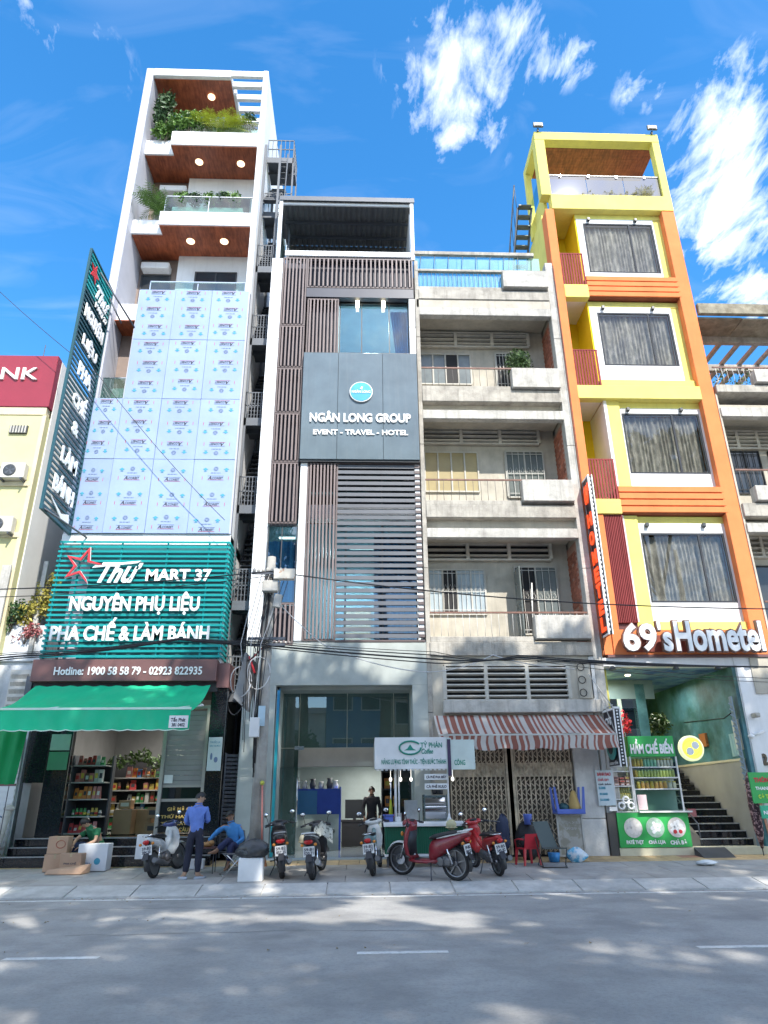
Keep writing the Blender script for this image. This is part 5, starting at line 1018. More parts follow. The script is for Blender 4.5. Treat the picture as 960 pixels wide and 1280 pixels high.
for k, (ch, zc) in enumerate((("69'", 9.95), ('H', 9.22), ('O', 8.63), ('M', 8.04), ('E', 7.50), ('T', 7.02), ('E', 6.52), ('L', 6.04))): text('sign_letters', ch, VS, M_neon, (6.925, 19.40, zc), (0, -1, 0), (0, 0, 1), .40 if len(ch) == 1 else .44, .42 if k else .62, .03, .05)
b = MB()
for k in range(34): b.box(6.965, 6.985, 18.885, 18.9, 6.0 + k * .14, 6.07 + k * .14)
b.build('bulb_row', M_letw, VS)
# ---------------- ground floor of the guest house
G5 = .53
M_mural = mat('mural_teal', (.07, .22, .26), .6, var=.3, vs=.7, col2=(.03, .12, .11), c2t=(.44, .60), c2s=.9, grime=.4, gscale=1.6, scol=(.20, .36, .40)); M_sky = mat('ceiling_sky_mural', (.20, .34, .50), .5, col2=(.05, .12, .36), c2t=(.45, .6), c2s=1.4, grime=.3, gscale=1.2, scol=(.06, .20, .08))
M_cream = mat('cream_base', (.62, .58, .42), .6, var=.1, grime=.2, gscale=4, scol=(.3, .28, .2))
piece('plinth', 6.64, 10.6, F - .12, 27, .30, G5, M_cream, HT, .01); piece('door_post', 6.46, 6.66, F - .02, F + .3, .33, 5.4, M_wpost, HT, .01)
piece('dark_pier', 6.42, 6.66, F - .10, F - .02, .33, 1.36, mat('dark_stone', (.07, .065, .06), .5), HT, .006)
b = MB(); b.box(6.46, 10.62, F, F + .3, 5.12, 5.36); b.build('beam', M_hw, HT)
b = MB(); b.box(6.6, 10.6, F + .3, 27, 5.13, 5.2); b.build('painted_ceiling', M_sky, HT)
b = MB(); b.box(10.5, 10.6, F - .02, 27, G5, 5.13); b.build('mural_wall', M_mural, HT); b = MB(); b.box(6.6, 10.5, 26.9, 27, G5, 5.13); b.box(6.6, 6.66, F + .3, 27, G5, 5.13); b.build('rear_wall', M_mural, HT)
piece('transom', 6.66, 9.2, 21.9, 22.0, 4.55, 5.12, mat('transom_teal', (.16, .24, .26), .4), HT); piece('threshold', 6.66, 8.6, 21.9, 22.0, G5, .9, MATS['transom_teal'], HT)
piece('mid_glass', 6.7, 8.6, 21.92, 21.94, .9, 4.55, glass('lobby_glass', '#9fb6b8', 1.6, .01, .08), HT); piece('glass_jamb', 8.0, 8.12, 21.88, 22.0, .9, 4.55, mat('pale_jamb', (.35, .45, .42), .4), HT); piece('glass_jamb', 8.6, 8.9, 21.9, 22.2, G5, 5.0, M_mural, HT); piece('dark_door', 8.95, 9.5, 25.5, 25.6, 2.5, 5.0, M_black, HT)
for x in (7.35, 8.1): b = MB(); b.disc((x, 21.0, 5.12), .08, .02, 'z'); b.build('downlight', MATS['spot_glow'], HT)
for x in (7.1, 8.9, 10.1): b = MB(); b.lathe([(.11, 5.02), (.05, 5.12)], (x, F - .04, 0), 12); b.build('lamp_shade', M_frame, HT)
for x, y, z, e in ((7.6, 21.0, 5.0, 22), (9.6, 22.5, 5.0, 14), (7.6, 23.5, 4.3, 20)):
    ll = bpy.data.lights.new('entry_light', 'AREA'); ll.energy = e; ll.size = .5; ll.color = (1, .96, .88); lo = bpy.data.objects.new('entry_light', ll); C.objects.link(lo); lo.location = (x, y, z)  # area lights added to brighten the entry; only one sits at the downlights
# staircase
SC = thing('entrance_stairs', 'black granite stairs with pale nosings climbing into the guest house', 'staircase', (9.7, 20, G5))
for k in range(7):
    st = piece('step', 9.02, 10.42, 19.95 + .29 * k, 22.0, G5 + .175 * k, G5 + .175 * (k + 1) - .02, M_gran, SC, 0); piece('nosing', 9.0, 10.42, 19.92 + .29 * k, 19.97 + .29 * k, G5 + .175 * (k + 1) - .022, G5 + .175 * (k + 1) + .004, mat('nosing_white', (.55, .54, .52), .3), st)
for k in range(6):
    st = piece('step', 8.9, 10.3, 22.3 + .29 * k, 24.3, 1.75 + .175 * k, 1.75 + .175 * (k + 1) - .02, M_gran, SC, 0); piece('nosing', 8.9, 9.9, 22.27 + .29 * k, 22.32 + .29 * k, 1.75 + .175 * (k + 1) - .022, 1.75 + .175 * (k + 1) + .004, MATS['nosing_white'], st)
b = MB(); b.box(10.42, 10.5, 19.7, 24, G5, 2.62); b.build('dado', mat('dado_grey', (.34, .34, .32), .5), SC); b = MB(); b.box(10.40, 10.5, 19.7, 24, 2.62, 2.68); b.build('dado_rail', M_cream, SC)
b = MB(); b.tube([(9.02, 19.95, G5), (9.02, 19.95, 1.05), (9.0, 22.0, 2.3)], .02, 5); b.tube([(8.98, 21.0, 1.2), (8.98, 21.0, 2.3)], .02, 5); b.build('stair_post', M_steel, SC)
piece('stair_notice', 9.05, 9.27, 20.5, 20.51, 1.22, 1.42, mat('pink_notice', (.6, .22, .24), .5), SC)
b = MB(); b.hexa([(8.62, 20.0, G5), (9.0, 19.95, G5), (9.0, 22, G5), (8.62, 22, G5), (8.62, 20.0, 1.0), (9.0, 19.95, .75), (9.0, 22, 1.9), (8.62, 22, 1.9)]); b.build('side_cheek', mat('cheek_taupe', (.25, .22, .18), .5), SC)
# things on the mural wall
b = MB(); b.tube([(10.49, 19.7, 3.95), (10.49, 20.4, 3.8), (10.49, 23, 3.95)], .012, 4); b.build('wall_cable', M_black, HT)
for k in range(4): piece('wall_card', 10.475, 10.49, 19.75 + k * .14, 19.87 + k * .14, 2.75, 3.35, mat('card_pale_blue', (.30, .48, .50), .5), HT)
b = MB(); b.box(10.47, 10.49, 19.62, 20.0, 2.9, 3.7); b.build('wall_board', mat('board_pale', (.55, .58, .54), .5), HT)
f2 = thing('folding_door', 'blue grey folding lattice door pushed against the right jamb of the guest house', 'door', (10.4, 19.62, G5))
for k in range(7): piece('door_slat', 10.36 - 0 * k, 10.40, 19.56 + k * .02, 19.575 + k * .02, G5, 4.3, mat('door_blue_grey', (.20, .27, .33), .5), f2)
for k in range(16): piece('door_link', 10.24, 10.40, 19.54, 19.552, 1.8 + k * .15, 1.83 + k * .15, MATS['door_blue_grey'], f2, 0, rot=(0, .6, 0))
b = MB(); b.box(10.42, 10.49, 21.6, 22.0, 3.12, 3.5); mesh_thing('altar_box', b, mat('wood_orange', (.40, .15, .05), .5), 'small orange wooden wall box high on the mural wall', 'box', None, (10.4, 21.8, 3.1))
b = MB(); leaf_cloud(b, (9.4, 22.4, 3.85), (.4, .35, .35), 300, .09, 77, hollow=.1); mesh_thing('wall_plant', b, MATS['leaf_green'], 'dark leafy plant hanging at the back of the guest house entry', 'plant', None, (9.4, 22.4, 3.8))
b = MB(); leaf_cloud(b, (8.0, 21.6, 3.75), (.25, .2, .45), 140, .07, 78, hollow=.1); mesh_thing('red_decoration', b, mat('red_flower', (.55, .03, .05), .6), 'red hanging flower decoration in front of the lobby glass', 'decoration', None, (8, 21.6, 3.8))
# round lit sign with two balls on it
RS = thing('round_sign', 'round yellow light sign with two white balls pictured, right of the food cabinet', 'sign', (8.98, 19.6, 2.85))
b = MB(); b.lathe([(.33, 19.60), (.33, 19.48), (.29, 19.45)], (8.98, 0, 2.93), 36, 'y'); b.build('sign_rim', mat('rim_cream', (.75, .75, .5), .4, emit=(.9, 1, .55), es=.25, var=0), RS)
b = MB(); b.disc((8.98, 19.445, 2.93), .275, .012, 'y', 36); b.build('sign_face', mat('face_yellow', (.8, .78, .04), .4, emit=(.95, .95, .1), es=.45, var=0), RS)
b = MB(); b.disc((9.06, 19.43, 3.0), .10, .02, 'y', 20); b.disc((8.90, 19.43, 2.85), .10, .02, 'y', 20); b.build('ball_print', M_letw, RS)
b = MB(); b.tube([(8.95 + .2 * math.cos(a) * (1 + .2 * math.cos(2 * a)), 19.436, 2.93 + .2 * math.sin(a)) for a in [i * .35 for i in range(19)]], .006, 3); b.build('ring_print', M_inkd, RS)
b = MB(); b.box(8.94, 9.02, 19.6, 19.9, 2.88, 2.96); b.build('bracket', M_frame, RS)
# food cabinet
M_cab = mat('cabinet_white', (.68, .68, .66), .3); M_fgreen = mat('cabinet_green', (.03, .36, .08), .4, var=.05)
FC = thing('food_cabinet', 'green and white glazed food cabinet with a lettered header beside the guest house stairs', 'cabinet', (7.6, 19.5, G5))
def fb(n, x0_, x1_, y0_, y1_, z0, z1, m, bev=.004): return piece(n, x0_, x1_, y0_, y1_, z0, z1, m, FC, bev)
YC = F - .12
hd = fb('header', 7.22, 8.46, YC, YC + .3, 2.72, 3.24, M_fgreen)
text('header_letters', 'HẨM CHẾ BIẾN', hd, M_letw, (7.26, YC - .002, 2.79), *XF, 1.15, .38, .015, .045)
lw = fb('front_panel', 6.66, 8.52, YC - .02, YC + .02, G5 + .01, 1.35, M_fgreen); fb('base_box', 6.68, 8.5, YC + .02, YC + .5, G5 + .01, 1.35, M_cab)
for k, (x, s_) in enumerate(((7.05, 'PATÊ THỊT'), (7.62, 'CHẢ LỤA'), (8.18, 'CHẢ BÒ'))):
    b = MB(); b.disc((x, YC - .025, 1.0), .235, .01, 'y', 30); o = b.build('round_picture', mat('picture_plate_%d' % k, ((.66, .64, .58), (.40, .56, .44), (.66, .62, .58))[k], .4, var=.2, vs=9), lw)
    b = MB(); rr = random.Random(k)
    for j in range(14 if k != 1 else 9):
        a = j * 2.4; r_ = .16 * math.sqrt(j / 14); b.disc((x + r_ * math.cos(a), YC - .033 - .001 * (j % 3), 1.0 + r_ * math.sin(a)), .05 if k != 1 else .045, .006, 'y', 10)
    if k == 1: pass
    b.build('food_print', M_letw if k != 0 else mat('food_pale', (.72, .68, .64), .5), lw)
    text('panel_letters', s_, lw, M_letw, (x - .22, YC - .022, .60), *XF, .44, .13, .008, .05)
b = MB(); b.disc((8.12, YC - .036, .9), .05, .008, 'y', 10); b.disc((8.26, YC - .036, .9), .05, .008, 'y', 10); b.build('food_print', M_red, lw)
for z in (1.36, 1.90, 2.18, 2.44): fb('shelf', 7.24, 8.50 if z < 2 else 8.46, YC + .01, YC + .35, z, z + .028, M_cab)
fb('counter_ledge', 7.24, 8.62, YC - .12, YC + .01, 1.35, 1.39, M_cab)
for x in (7.22, 8.46): fb('cabinet_post', x - .02, x + .02, YC + .0, YC + .04, 1.36, 2.72, M_cab)
fb('cabinet_back', 7.24, 8.46, YC + .36, YC + .38, 1.36, 2.72, mat('cabinet_back_grey', (.62, .62, .55), .3)); fb('lower_glass', 7.26, 8.44, YC + .02, YC + .028, 1.40, 1.90, M_bal); fb('front_glass', 7.26, 8.44, YC + .012, YC + .018, 1.93, 2.72, glass('cabinet_glass', '#f4f8f6', .6, .02, .02))
for z in (1.36, 1.66, 1.98, 2.34): fb('shelf', 6.70, 7.20, YC + .01, YC + .35, z, z + .025, M_cab)
for x in (6.70, 7.18): fb('cabinet_post', x - .015, x + .015, YC, YC + .03, 1.36, 2.5, M_cab)
fb('cabinet_back', 6.7, 7.2, YC + .36, YC + .38, 1.36, 2.5, MATS['cabinet_back_grey'])
M_jar = [mat('jar_gold', (.55, .38, .05), .25), mat('jar_green', (.25, .50, .32), .25), mat('jar_olive', (.50, .55, .14), .25), mat('jar_amber', (.55, .30, .08), .25), mat('jar_pale', (.55, .52, .42), .25)]; M_lid = mat('jar_lid', (.45, .60, .30), .4); M_lidy = mat('jar_lid_yellow', (.6, .5, .1), .4)
def jar_mesh(r_, h_, m, lid):
    b = MB(); b.lathe([(r_ * .9, 0), (r_, .01), (r_, h_ * .8), (r_ * .85, h_ * .84)], n=10); b.cur = 1; b.lathe([(r_ * .88, h_ * .84), (r_ * .88, h_)], n=10); return b.mesh('jar', [m, lid])
for row, (z, cols_, r_, h_, lab) in enumerate(((2.468, [0, 0, 0, 1, 1, 1, 1, 4, 4, 4, 4, 4], .042, .20, 'jar on the top shelf of the green food cabinet'), (2.208, [0, 2, 2, 2, 2, 2, 2, 2, 2, 2, 2, 2, 2], .040, .19, 'olive jar on the second shelf of the green food cabinet'), (1.928, [0, 3, 3, 0, 3, 3, 3, 4, 4], .052, .18, 'amber or gold jar on the third shelf of the green food cabinet'))):
    n = len(cols_); ms = {}
    for k, c_ in enumerate(cols_):
        for dd in (0, 1):
            if row == 2 and dd: continue
            if c_ not in ms: ms[c_] = jar_mesh(r_, h_, M_jar[c_], M_lid if c_ in (1, 2) else M_lidy)
            o = bpy.data.objects.new('jar', ms[c_]); C.objects.link(o); o.location = (7.32 + (k + .5) * 1.08 / n, YC + .10 + dd * .11, z); tag(o, lab, 'jar', lab + 's')
for j in range(3):
    for k in range(3): goods('carton', 6.80 + k * .15, YC + .15, 2.01 + j * .075, .135, .2, .07, mat('meat_pack', (.42, .20, .16), .5), 'pinkish flat pack stacked in the small side of the food cabinet', 'packet', 'flat packs in the food cabinet')
jm = jar_mesh(.03, .13, mat('bag_olive', (.42, .42, .18), .4), M_lidy)
for j in range(2):
    for k in range(7): o = bpy.data.objects.new('jar', jm); C.objects.link(o); o.location = (6.75 + k * .065, YC + .12 + j * .08, 1.69 + .13 * j); tag(o, 'small olive jar in the side section of the food cabinet', 'jar', 'small olive jars in the side section')
for k, (x, z) in enumerate(((6.83, 1.52), (7.08, 1.52), (6.96, 1.66))):
    b = MB(); b.tube([(x + .075 * math.cos(a), YC - .0, z + .075 * math.sin(a)) for a in [i * 2 * math.pi / 14 for i in range(15)]], .028, 7); mesh_thing('food_ring', b, M_letw, ['left white ring on the bottom shelf of the food cabinet', 'right white ring on the bottom shelf of the food cabinet', 'topmost white ring resting on the other two rings'][k], 'ring', None, (x, YC, z))
pc = MB(); pc.box(7.26, 7.50, YC - .03, YC - .015, 1.42, 1.78); pcard = mesh_thing('price_card', pc, mat('card_pink', (.66, .5, .5), .5), 'small pink price card leaning in the food cabinet corner', 'card', None, (7.38, YC, 1.6))
mb_ = MB(); mb_.box(6.24, 6.68, F - .14, F - .12, 1.53, 2.39); mbo = mesh_thing('menu_board', mb_, mat('menu_pale', (.60, .68, .70), .4), 'pale blue price board with red heading hanging on the whitewashed column', 'sign', None, (6.46, F - .13, 1.53))
def child(o, par): return o
for k, (s_, m, z, h_, w_) in enumerate((('BÁNH BAO', M_red, 2.25, .10, .36), ('CHẢ GIÒ', M_red, 2.12, .08, .30), ('GIÁ BÁN', M_inkd, 2.02, .05, .34), ('35.000Đ', M_inkc, 1.92, .07, .18), ('40.000Đ', M_inkc, 1.78, .06, .22), ('50.000Đ', M_inkc, 1.64, .06, .24))): text('menu_print', s_, mbo, m, (6.28, F - .142, z), *XF, w_, h_, .003, .04)
piece('small_sign', 6.50, 6.70, F - .14, F - .12, 1.40, 1.50, M_letw, HT)
# square black light box sign behind the striped awning
LB = thing('light_box_sign', 'black square light box sign with a round emblem jutting out beside the striped awning', 'sign', (6.7, 18.9, 2.6))
b = MB(); b.box(6.62, 6.76, 18.45, 19.3, 2.45, 3.85, .01); b.build('sign_box', MATS['sign_black'], LB)
b = MB(); b.box(6.60, 6.63, 18.43, 18.47, 2.43, 3.87); b.box(6.75, 6.78, 18.43, 18.47, 2.43, 3.87); b.box(6.60, 6.78, 18.43, 18.47, 3.85, 3.9); b.box(6.60, 6.63, 18.47, 19.3, 3.83, 3.88); b.box(6.60, 6.63, 18.47, 19.3, 2.43, 2.47)
for k in range(17): b.box(6.67, 6.71, 18.425, 18.45, 2.5 + k * .08, 2.54 + k * .08)
b.build('sign_trim', M_letw, LB)
b = MB(); b.lathe([(.33, 6.60), (.33, 6.56), (.28, 6.555)], (0, 18.88, 2.95), 28, 'x'); b.build('round_emblem', mat('emblem_teal', (.10, .42, .38), .4), LB); b = MB(); b.lathe([(.2, 6.552), (.19, 6.545)], (0, 18.88, 2.95), 20, 'x'); b.build('emblem_centre', M_frame, LB)
text('sign_letters', 'QT', LB, M_letw, (6.615, 19.2, 3.45), (0, -1, 0), (0, 0, 1), .5, .22, .01, .04); text('sign_letters', 'CƠM TẤM', LB, M_letw, (6.615, 19.22, 2.5), (0, -1, 0), (0, 0, 1), .6, .1, .01, .04)
b = MB(); b.tube([(6.4, 19.45, 4.9), (6.66, 18.6, 3.9)], .014, 4); b.tube([(6.62, 19.4, 3.9), (6.62, 18.5, 3.95)], .014, 4); b.build('stay_rod', M_wbars, LB)
# green stand sign at the right edge
GS = thing('standing_sign', 'green notice board on wooden legs at the right edge', 'sign', (10.75, 18.7, .33))
b = MB(); b.box(9.95, 11.3, 18.66, 18.70, 1.55, 2.28, .005); o1 = b.build('board', M_fgreen, GS); b = MB(); b.box(10.08, 11.3, 18.64, 18.68, 1.2, 1.5, .005); o2 = b.build('board', mat('board_teal_green', (.03, .40, .22), .4), GS)
text('board_letters', 'THÔNG BÁO', o1, M_red, (10.06, 18.658, 2.04), *XF, .8, .14, .006, .05); text('board_letters', 'THANH TOÁN', o1, M_letw, (10.06, 18.658, 1.86), *XF, .75, .10, .006, .03); text('board_letters', 'CÓ THÔNG TIN', o1, mat('lime_letters', (.5, .7, .05), .4), (10.10, 18.658, 1.66), *XF, .75, .12, .006, .04); text('board_letters', 'NHÀ TRỌ', o2, M_letw, (10.14, 18.638, 1.27), *XF, .6, .13, .006, .04)
b = MB(); 
for xa, xb in ((10.08, 10.22), (10.62, 10.72)): b.hexa([(xb - .02, 18.62, .3), (xb + .03, 18.62, .3), (xb + .03, 18.66, .3), (xb - .02, 18.66, .3), (xa - .02, 18.70, 2.2), (xa + .03, 18.70, 2.2), (xa + .03, 18.74, 2.2), (xa - .02, 18.74, 2.2)])
b.build('wooden_leg', mat('wood_leg', (.42, .22, .13), .7), GS)
# dark ramp plate in front of the stairs, and a folded umbrella
b = MB(); b.prism([(18.85, .32), (19.38, .53), (19.38, .35), (18.85, .30)], 8.55, 9.35, 'x'); mesh_thing('ramp_plate', b, mat('ramp_rubber', (.06, .065, .075), .5, var=.2), 'dark metal ramp plate leaning against the cream doorstep', 'ramp', None, (8.95, 19.1, .32))
um = thing('folded_umbrella', 'dark patterned folded umbrella standing by the right jamb', 'umbrella', (10.15, 19.15, .34)); b = MB(); b.lathe([(.03, .5), (.11, .9), (.14, 1.5), (.11, 2.1), (.03, 2.3)], (10.2, 19.15, 0), 10); b.build('cloth', mat('umbrella_dark', (.05, .02, .03), .7, col2=(.4, .25, .26), c2t=(.52, .56), c2s=14), um); b = MB(); b.tube([(10.2, 19.15, .34), (10.2, 19.15, 2.4)], .015, 5); b.build('shaft', M_steel, um)
# ---------------- terrace and balcony plants of both towers
M_gleaf = mat('fresh_leaf', (.12, .24, .04), .5, var=.35, vs=5); M_yleaf = mat('yellow_green_leaf', (.46, .52, .04), .5, var=.25, vs=5); M_dleaf = mat('deep_leaf', (.045, .10, .03), .5, var=.35, vs=5)
def fronds(b, c, n, L_, seed, droop=.5, w_=.03, up_=.7):
    r_ = random.Random(seed)
    for k in range(n):
        a = r_.uniform(0, 6.28); e = r_.uniform(.35, 1.4) * up_; ln = L_ * r_.uniform(.7, 1.1); P0 = Vector(c); d = Vector((math.cos(a) * math.cos(e), math.sin(a) * math.cos(e), math.sin(e))); pts = []
        for i in range(9): t_ = i / 8; pts.append(P0 + d * ln * t_ + Vector((0, 0, -droop * ln * t_ * t_)))
        for i in range(1, 9):
            tg = (pts[i] - pts[i - 1]).normalized(); sd = tg.cross(Vector((0, 0, 1))).normalized(); q = pts[i]; l_ = ln * .24 * math.sin(math.pi * min(1, i / 9 + .12))
            for s_ in (-1, 1):
                for h in (0, .5): 
                    q2 = pts[i - 1].lerp(pts[i], h); tip = q2 + sd * s_ * l_ + tg * l_ * .55 - Vector((0, 0, l_ * .25)); b.quad(q2, q2 + tg * w_ * .9 + sd * s_ * l_ * .4, tip, q2 - tg * w_ * .35 + sd * s_ * l_ * .4)
        b.tube(pts, .007, 3, False)
def plant(name, lab, cat, loc, fn, m, grp=None):
    t = thing(name, lab, cat, loc, group=grp); b = MB(); fn(b); b.build('foliage', m, t); return t
def bush(name, lab, loc, rad, n, sz_, m, seed, z_up=None): 
    t = thing(name, lab, 'plant', loc); b = MB(); c = (loc[0], loc[1], loc[2] + rad[2] * .9)
    for k in range(5):
        rr = random.Random(seed + k); cc = (c[0] + rr.uniform(-.5, .5) * rad[0], c[1] + rr.uniform(-.4, .4) * rad[1], c[2] + rr.uniform(-.5, .5) * rad[2]); leaf_cloud(b, cc, (rad[0] * .6, rad[1] * .6, rad[2] * .6), n // 5, sz_, seed * 5 + k, hollow=.1)
    b.build('foliage', m, t); b = MB()
    for k in range(4): a = k * 1.7; b.tube([(loc[0], loc[1], loc[2]), (loc[0] + .3 * rad[0] * math.cos(a), loc[1] + .3 * rad[1] * math.sin(a), c[2])], .012, 4)
    b.build('stem', M_bark, t); return t
bush('balcony_shrub', 'tall dark leafy shrub in the top left corner of the white tower', (-7.85, 19.95, 26.0), (.5, .4, 1.5), 1500, .10, M_dleaf, 1)
bush('balcony_shrub', 'bright shrub spilling over the glass of the top balcony', (-6.75, 19.6, 25.75), (.9, .35, .75), 1700, .075, M_gleaf, 2)
bush('balcony_shrub', 'low shrub hanging over the left ledge of the top balcony', (-7.65, 19.85, 25.55), (.7, .3, .6), 1000, .08, M_gleaf, 3)
bush('balcony_shrub', 'small dark shrub at the right end of the top balcony', (-4.40, 19.75, 26.1), (.40, .3, .6), 500, .07, M_dleaf, 4)
plant('areca_palm', 'large yellow green palm in the middle of the top balcony', 'palm', (-5.25, 20.0, 26.2), lambda b: (fronds(b, (-5.15, 19.75, 26.1), 26, 1.5, 5, .60, .035, 1.0), fronds(b, (-5.5, 19.75, 26.0), 12, 1.25, 15, .55, .03, 1.0)), M_yleaf)
plant('areca_palm', 'small yellow green palm left of the large one on the top balcony', 'palm', (-6.0, 20.1, 26.2), lambda b: fronds(b, (-6.0, 19.8, 26.2), 14, 1.2, 6, .55, .03, 1.0), M_yleaf)
plant('areca_palm', 'green palm at the left end of the second balcony', 'palm', (-7.4, 19.85, 21.7), lambda b: (fronds(b, (-7.45, 19.8, 21.9), 18, 1.5, 7, .5, .035, 1.0), fronds(b, (-7.7, 19.85, 22.2), 10, 1.2, 8, .45, .03, 1.0)), M_gleaf)
for k in range(5): bush('planter_shrub', ['leftmost low shrub behind the glass of the second balcony', 'second low shrub behind the glass of the second balcony', 'middle low shrub behind the glass of the second balcony', 'fourth low shrub behind the glass of the second balcony', 'rightmost low shrub behind the glass of the second balcony'][k], (-6.75 + k * .5, 19.75, 22.15), (.34, .22, .42), 420, .065, M_dleaf if k % 2 else M_gleaf, 20 + k)
piece('balcony_planter', -7.0, -4.4, 19.8, 20.1, 21.6, 22.15, M_white, B1, .01)
for k in range(9): plant('terrace_plant', 'pale thin plant in the row along the yellow building terrace glass', 'plant', (8.6 + k * .32, 19.75, 22.8), lambda b: fronds(b, (8.6 + k * .32, 19.8, 22.9), 9, .5 + (.4 if k > 6 else 0), 30 + k, .3, .02, .9), mat('dry_grass_leaf', (.42, .40, .22), .6), 'plants along the terrace glass')
# ================================================================== bank building and low house at the left edge
M_bred = mat('bank_red', (.27, .022, .042), .45, var=.05); M_bcream = mat('bank_cream', (.58, .55, .29), .7, var=.06, streak=.12, scol=(.4, .36, .22)); M_bband = mat('bank_band', (.64, .56, .38), .7)
M_bwhite = mat('bank_white', (.80, .80, .77), .7, var=.04, streak=.08, scol=(.5, .5, .48))
BK = thing('bank_building', 'cream bank building with a crimson parapet at the left edge', 'building', (-14, F, .3))
b = MB(); b.box(-22, -9.86, F, 42, .3, 13.02); b.build('wall', [M_bcream], BK)
b = MB(); b.box(-9.858, -9.83, F + .25, 42, .3, 15.18); b.box(-22, -9.86, F + .3, 42, 13.3, 15.1); b.build('side_wall', M_bwhite, BK)
piece('parapet', -22, -9.84, F - .06, F + .24, 13.30, 15.22, M_bred, BK, .01); piece('cornice', -22, -9.9, F - .03, F + .24, 13.02, 13.30, M_bband, BK, .01)
for z in (8.9, 10.55, 6.15): piece('string_course', -22, -9.92, F - .05, F, z, z + .16, M_bband, BK, .01)
piece('pilaster', -9.98, -9.86, F - .04, F, 5.5, 13.0, M_bband, BK)
text('bank_letters', 'BANK', BK, M_letw, (-12.55, F - .065, 14.28), *XF, 2.2, .44, .06, .01)
b = MB(); b.tube([(-10.9, 20.5, 15.2), (-10.9, 20.5, 16.4)], .015, 4); b.build('antenna', M_steel, BK)
for y, z in ((25.0, 10.6), (29.2, 10.6), (33.5, 10.6)): f = piece('window', -9.835, -9.80, y, y + .8, z - 2.6, z - 1.0, M_concl, BK); piece('pane', -9.80, -9.795, y + .1, y + .7, z - 2.5, z - 1.1, M_pane_d, f)
b = MB(); b.box(-10.9, -10.35, F - .07, F - .0, 12.35, 12.62); b.build('vent_plate', M_frame, BK)
for k in range(6): piece('vent_bar', -10.88 + k * .09, -10.83 + k * .09, F - .085, F - .07, 12.36, 12.61, M_concl, BK)
# air conditioner units
M_ac = mat('ac_casing', (.60, .58, .52), .5, grime=.2, gscale=4)
AC = thing('air_conditioner', 'outdoor air conditioner on the bank wall, right one of the upper pair', 'air conditioner', (0, 0, 0), 0, 'air conditioners on the bank wall', local=True)
b = MB(); b.box(-.36, .36, -.26, 0, 0, .50, .02); b.build('casing', M_ac, AC); b = MB(); b.lathe([(.19, -.262), (.19, -.275), (.16, -.275)], (-.08, 0, .25), 20, 'y'); fg = b.build('fan_grille', M_frame, AC)
b = MB()
for k in range(5): a = k * 1.26; b.hexa([(-.08, -.278, .25), (-.07, -.278, .25), (-.07, -.276, .26), (-.08, -.276, .26), (-.08 + .15 * math.cos(a), -.279, .25 + .15 * math.sin(a)), (-.06 + .15 * math.cos(a + .3), -.279, .25 + .15 * math.sin(a + .3)), (-.06 + .15 * math.cos(a + .3), -.277, .26 + .15 * math.sin(a + .3)), (-.08 + .15 * math.cos(a), -.277, .26 + .15 * math.sin(a))])
b.build('fan_blade', M_steel, fg); b = MB(); b.box(-.32, -.28, -.3, 0, -.06, 0); b.box(.28, .32, -.3, 0, -.06, 0); b.build('bracket', M_steel, AC)
AC.location = (-10.42, F - .02, 10.72)
for (x, z, lab) in ((-11.25, 10.72, 'outdoor air conditioner on the bank wall, left one of the upper pair'), (-10.45, 8.98, 'outdoor air conditioner on the bank wall below the upper pair')):
    c = copy_tree(AC); c.location = (x, F - .02, z); c['label'] = lab
# low white house in the gap
LH = thing('low_house', 'low whitewashed annex between the bank and the shop building', 'building', (-9.4, 19.8, .3))
M_old = mat('whitewash_old', (.60, .63, .66), .85, var=.15, vs=1.2, bump=.4, bs=12, streak=.5, scol=(.22, .25, .28), grime=.35, gscale=2.5)
b = MB(); b.box(-13, -8.75, 19.7, 20.6, .3, 6.35); b.build('wall', M_old, LH); piece('cornice', -13, -8.76, 19.6, 19.7, 5.32, 5.48, M_old, LH, .02)
b = MB(); b.tube([(-9.95, 19.62, .4), (-9.9, 19.62, 6.0)], .04, 6); b.build('drain_pipe', M_concl, LH)
f = piece('window', -9.5, -8.95, 19.64, 19.7, 3.7, 5.1, M_wbars, LH); 
for k in range(6): piece('window_slat', -9.45, -9.0, 19.61, 19.64, 3.85 + k * .2, 3.98 + k * .2, M_concl, f, 0, rot=(.5, 0, 0))
piece('meter', -8.98, -8.82, 19.5, 19.62, 4.4, 4.9, M_steel, LH)
sh_ = piece('roller_door', -12.6, -8.8, 19.62, 19.69, .35, 3.3, mat('white_shutter', (.72, .73, .74), .4, metal=.1), LH)
for k in range(20): piece('shutter_rib', -12.6, -8.82, 19.60, 19.62, .4 + k * .145, .46 + k * .145, MATS['white_shutter'], sh_)
b = MB(); b.box(-9.12, -9.0, 19.55, 19.63, 5.5, 8.2); b.box(-10.15, -9.9, 19.3, 19.36, 6.2, 8.0); b.build('side_sign', M_concl, LH)
for k, (x, z, r_, n, m, lab) in enumerate(((-9.75, 6.35, (.38, .3, .55), 500, M_dleaf, 'dark potted shrub at the left on the low annex roof'), (-9.2, 6.45, (.62, .4, .72), 1100, mat('autumn_leaf', (.42, .36, .06), .6, var=.4, vs=4), 'yellow bougainvillea bush on the low annex roof'), (-9.3, 6.0, (.45, .3, .35), 420, mat('pink_bract', (.45, .14, .14), .6, var=.3, vs=4), 'pink bougainvillea spilling over the annex parapet'), (-8.95, 7.5, (.35, .3, .4), 160, MATS['autumn_leaf'], 'sparse yellow twigs above the annex roof'))):
    bush('roof_shrub', lab, (x, 19.65, z - .2), r_, n, .06, m, 50 + k)
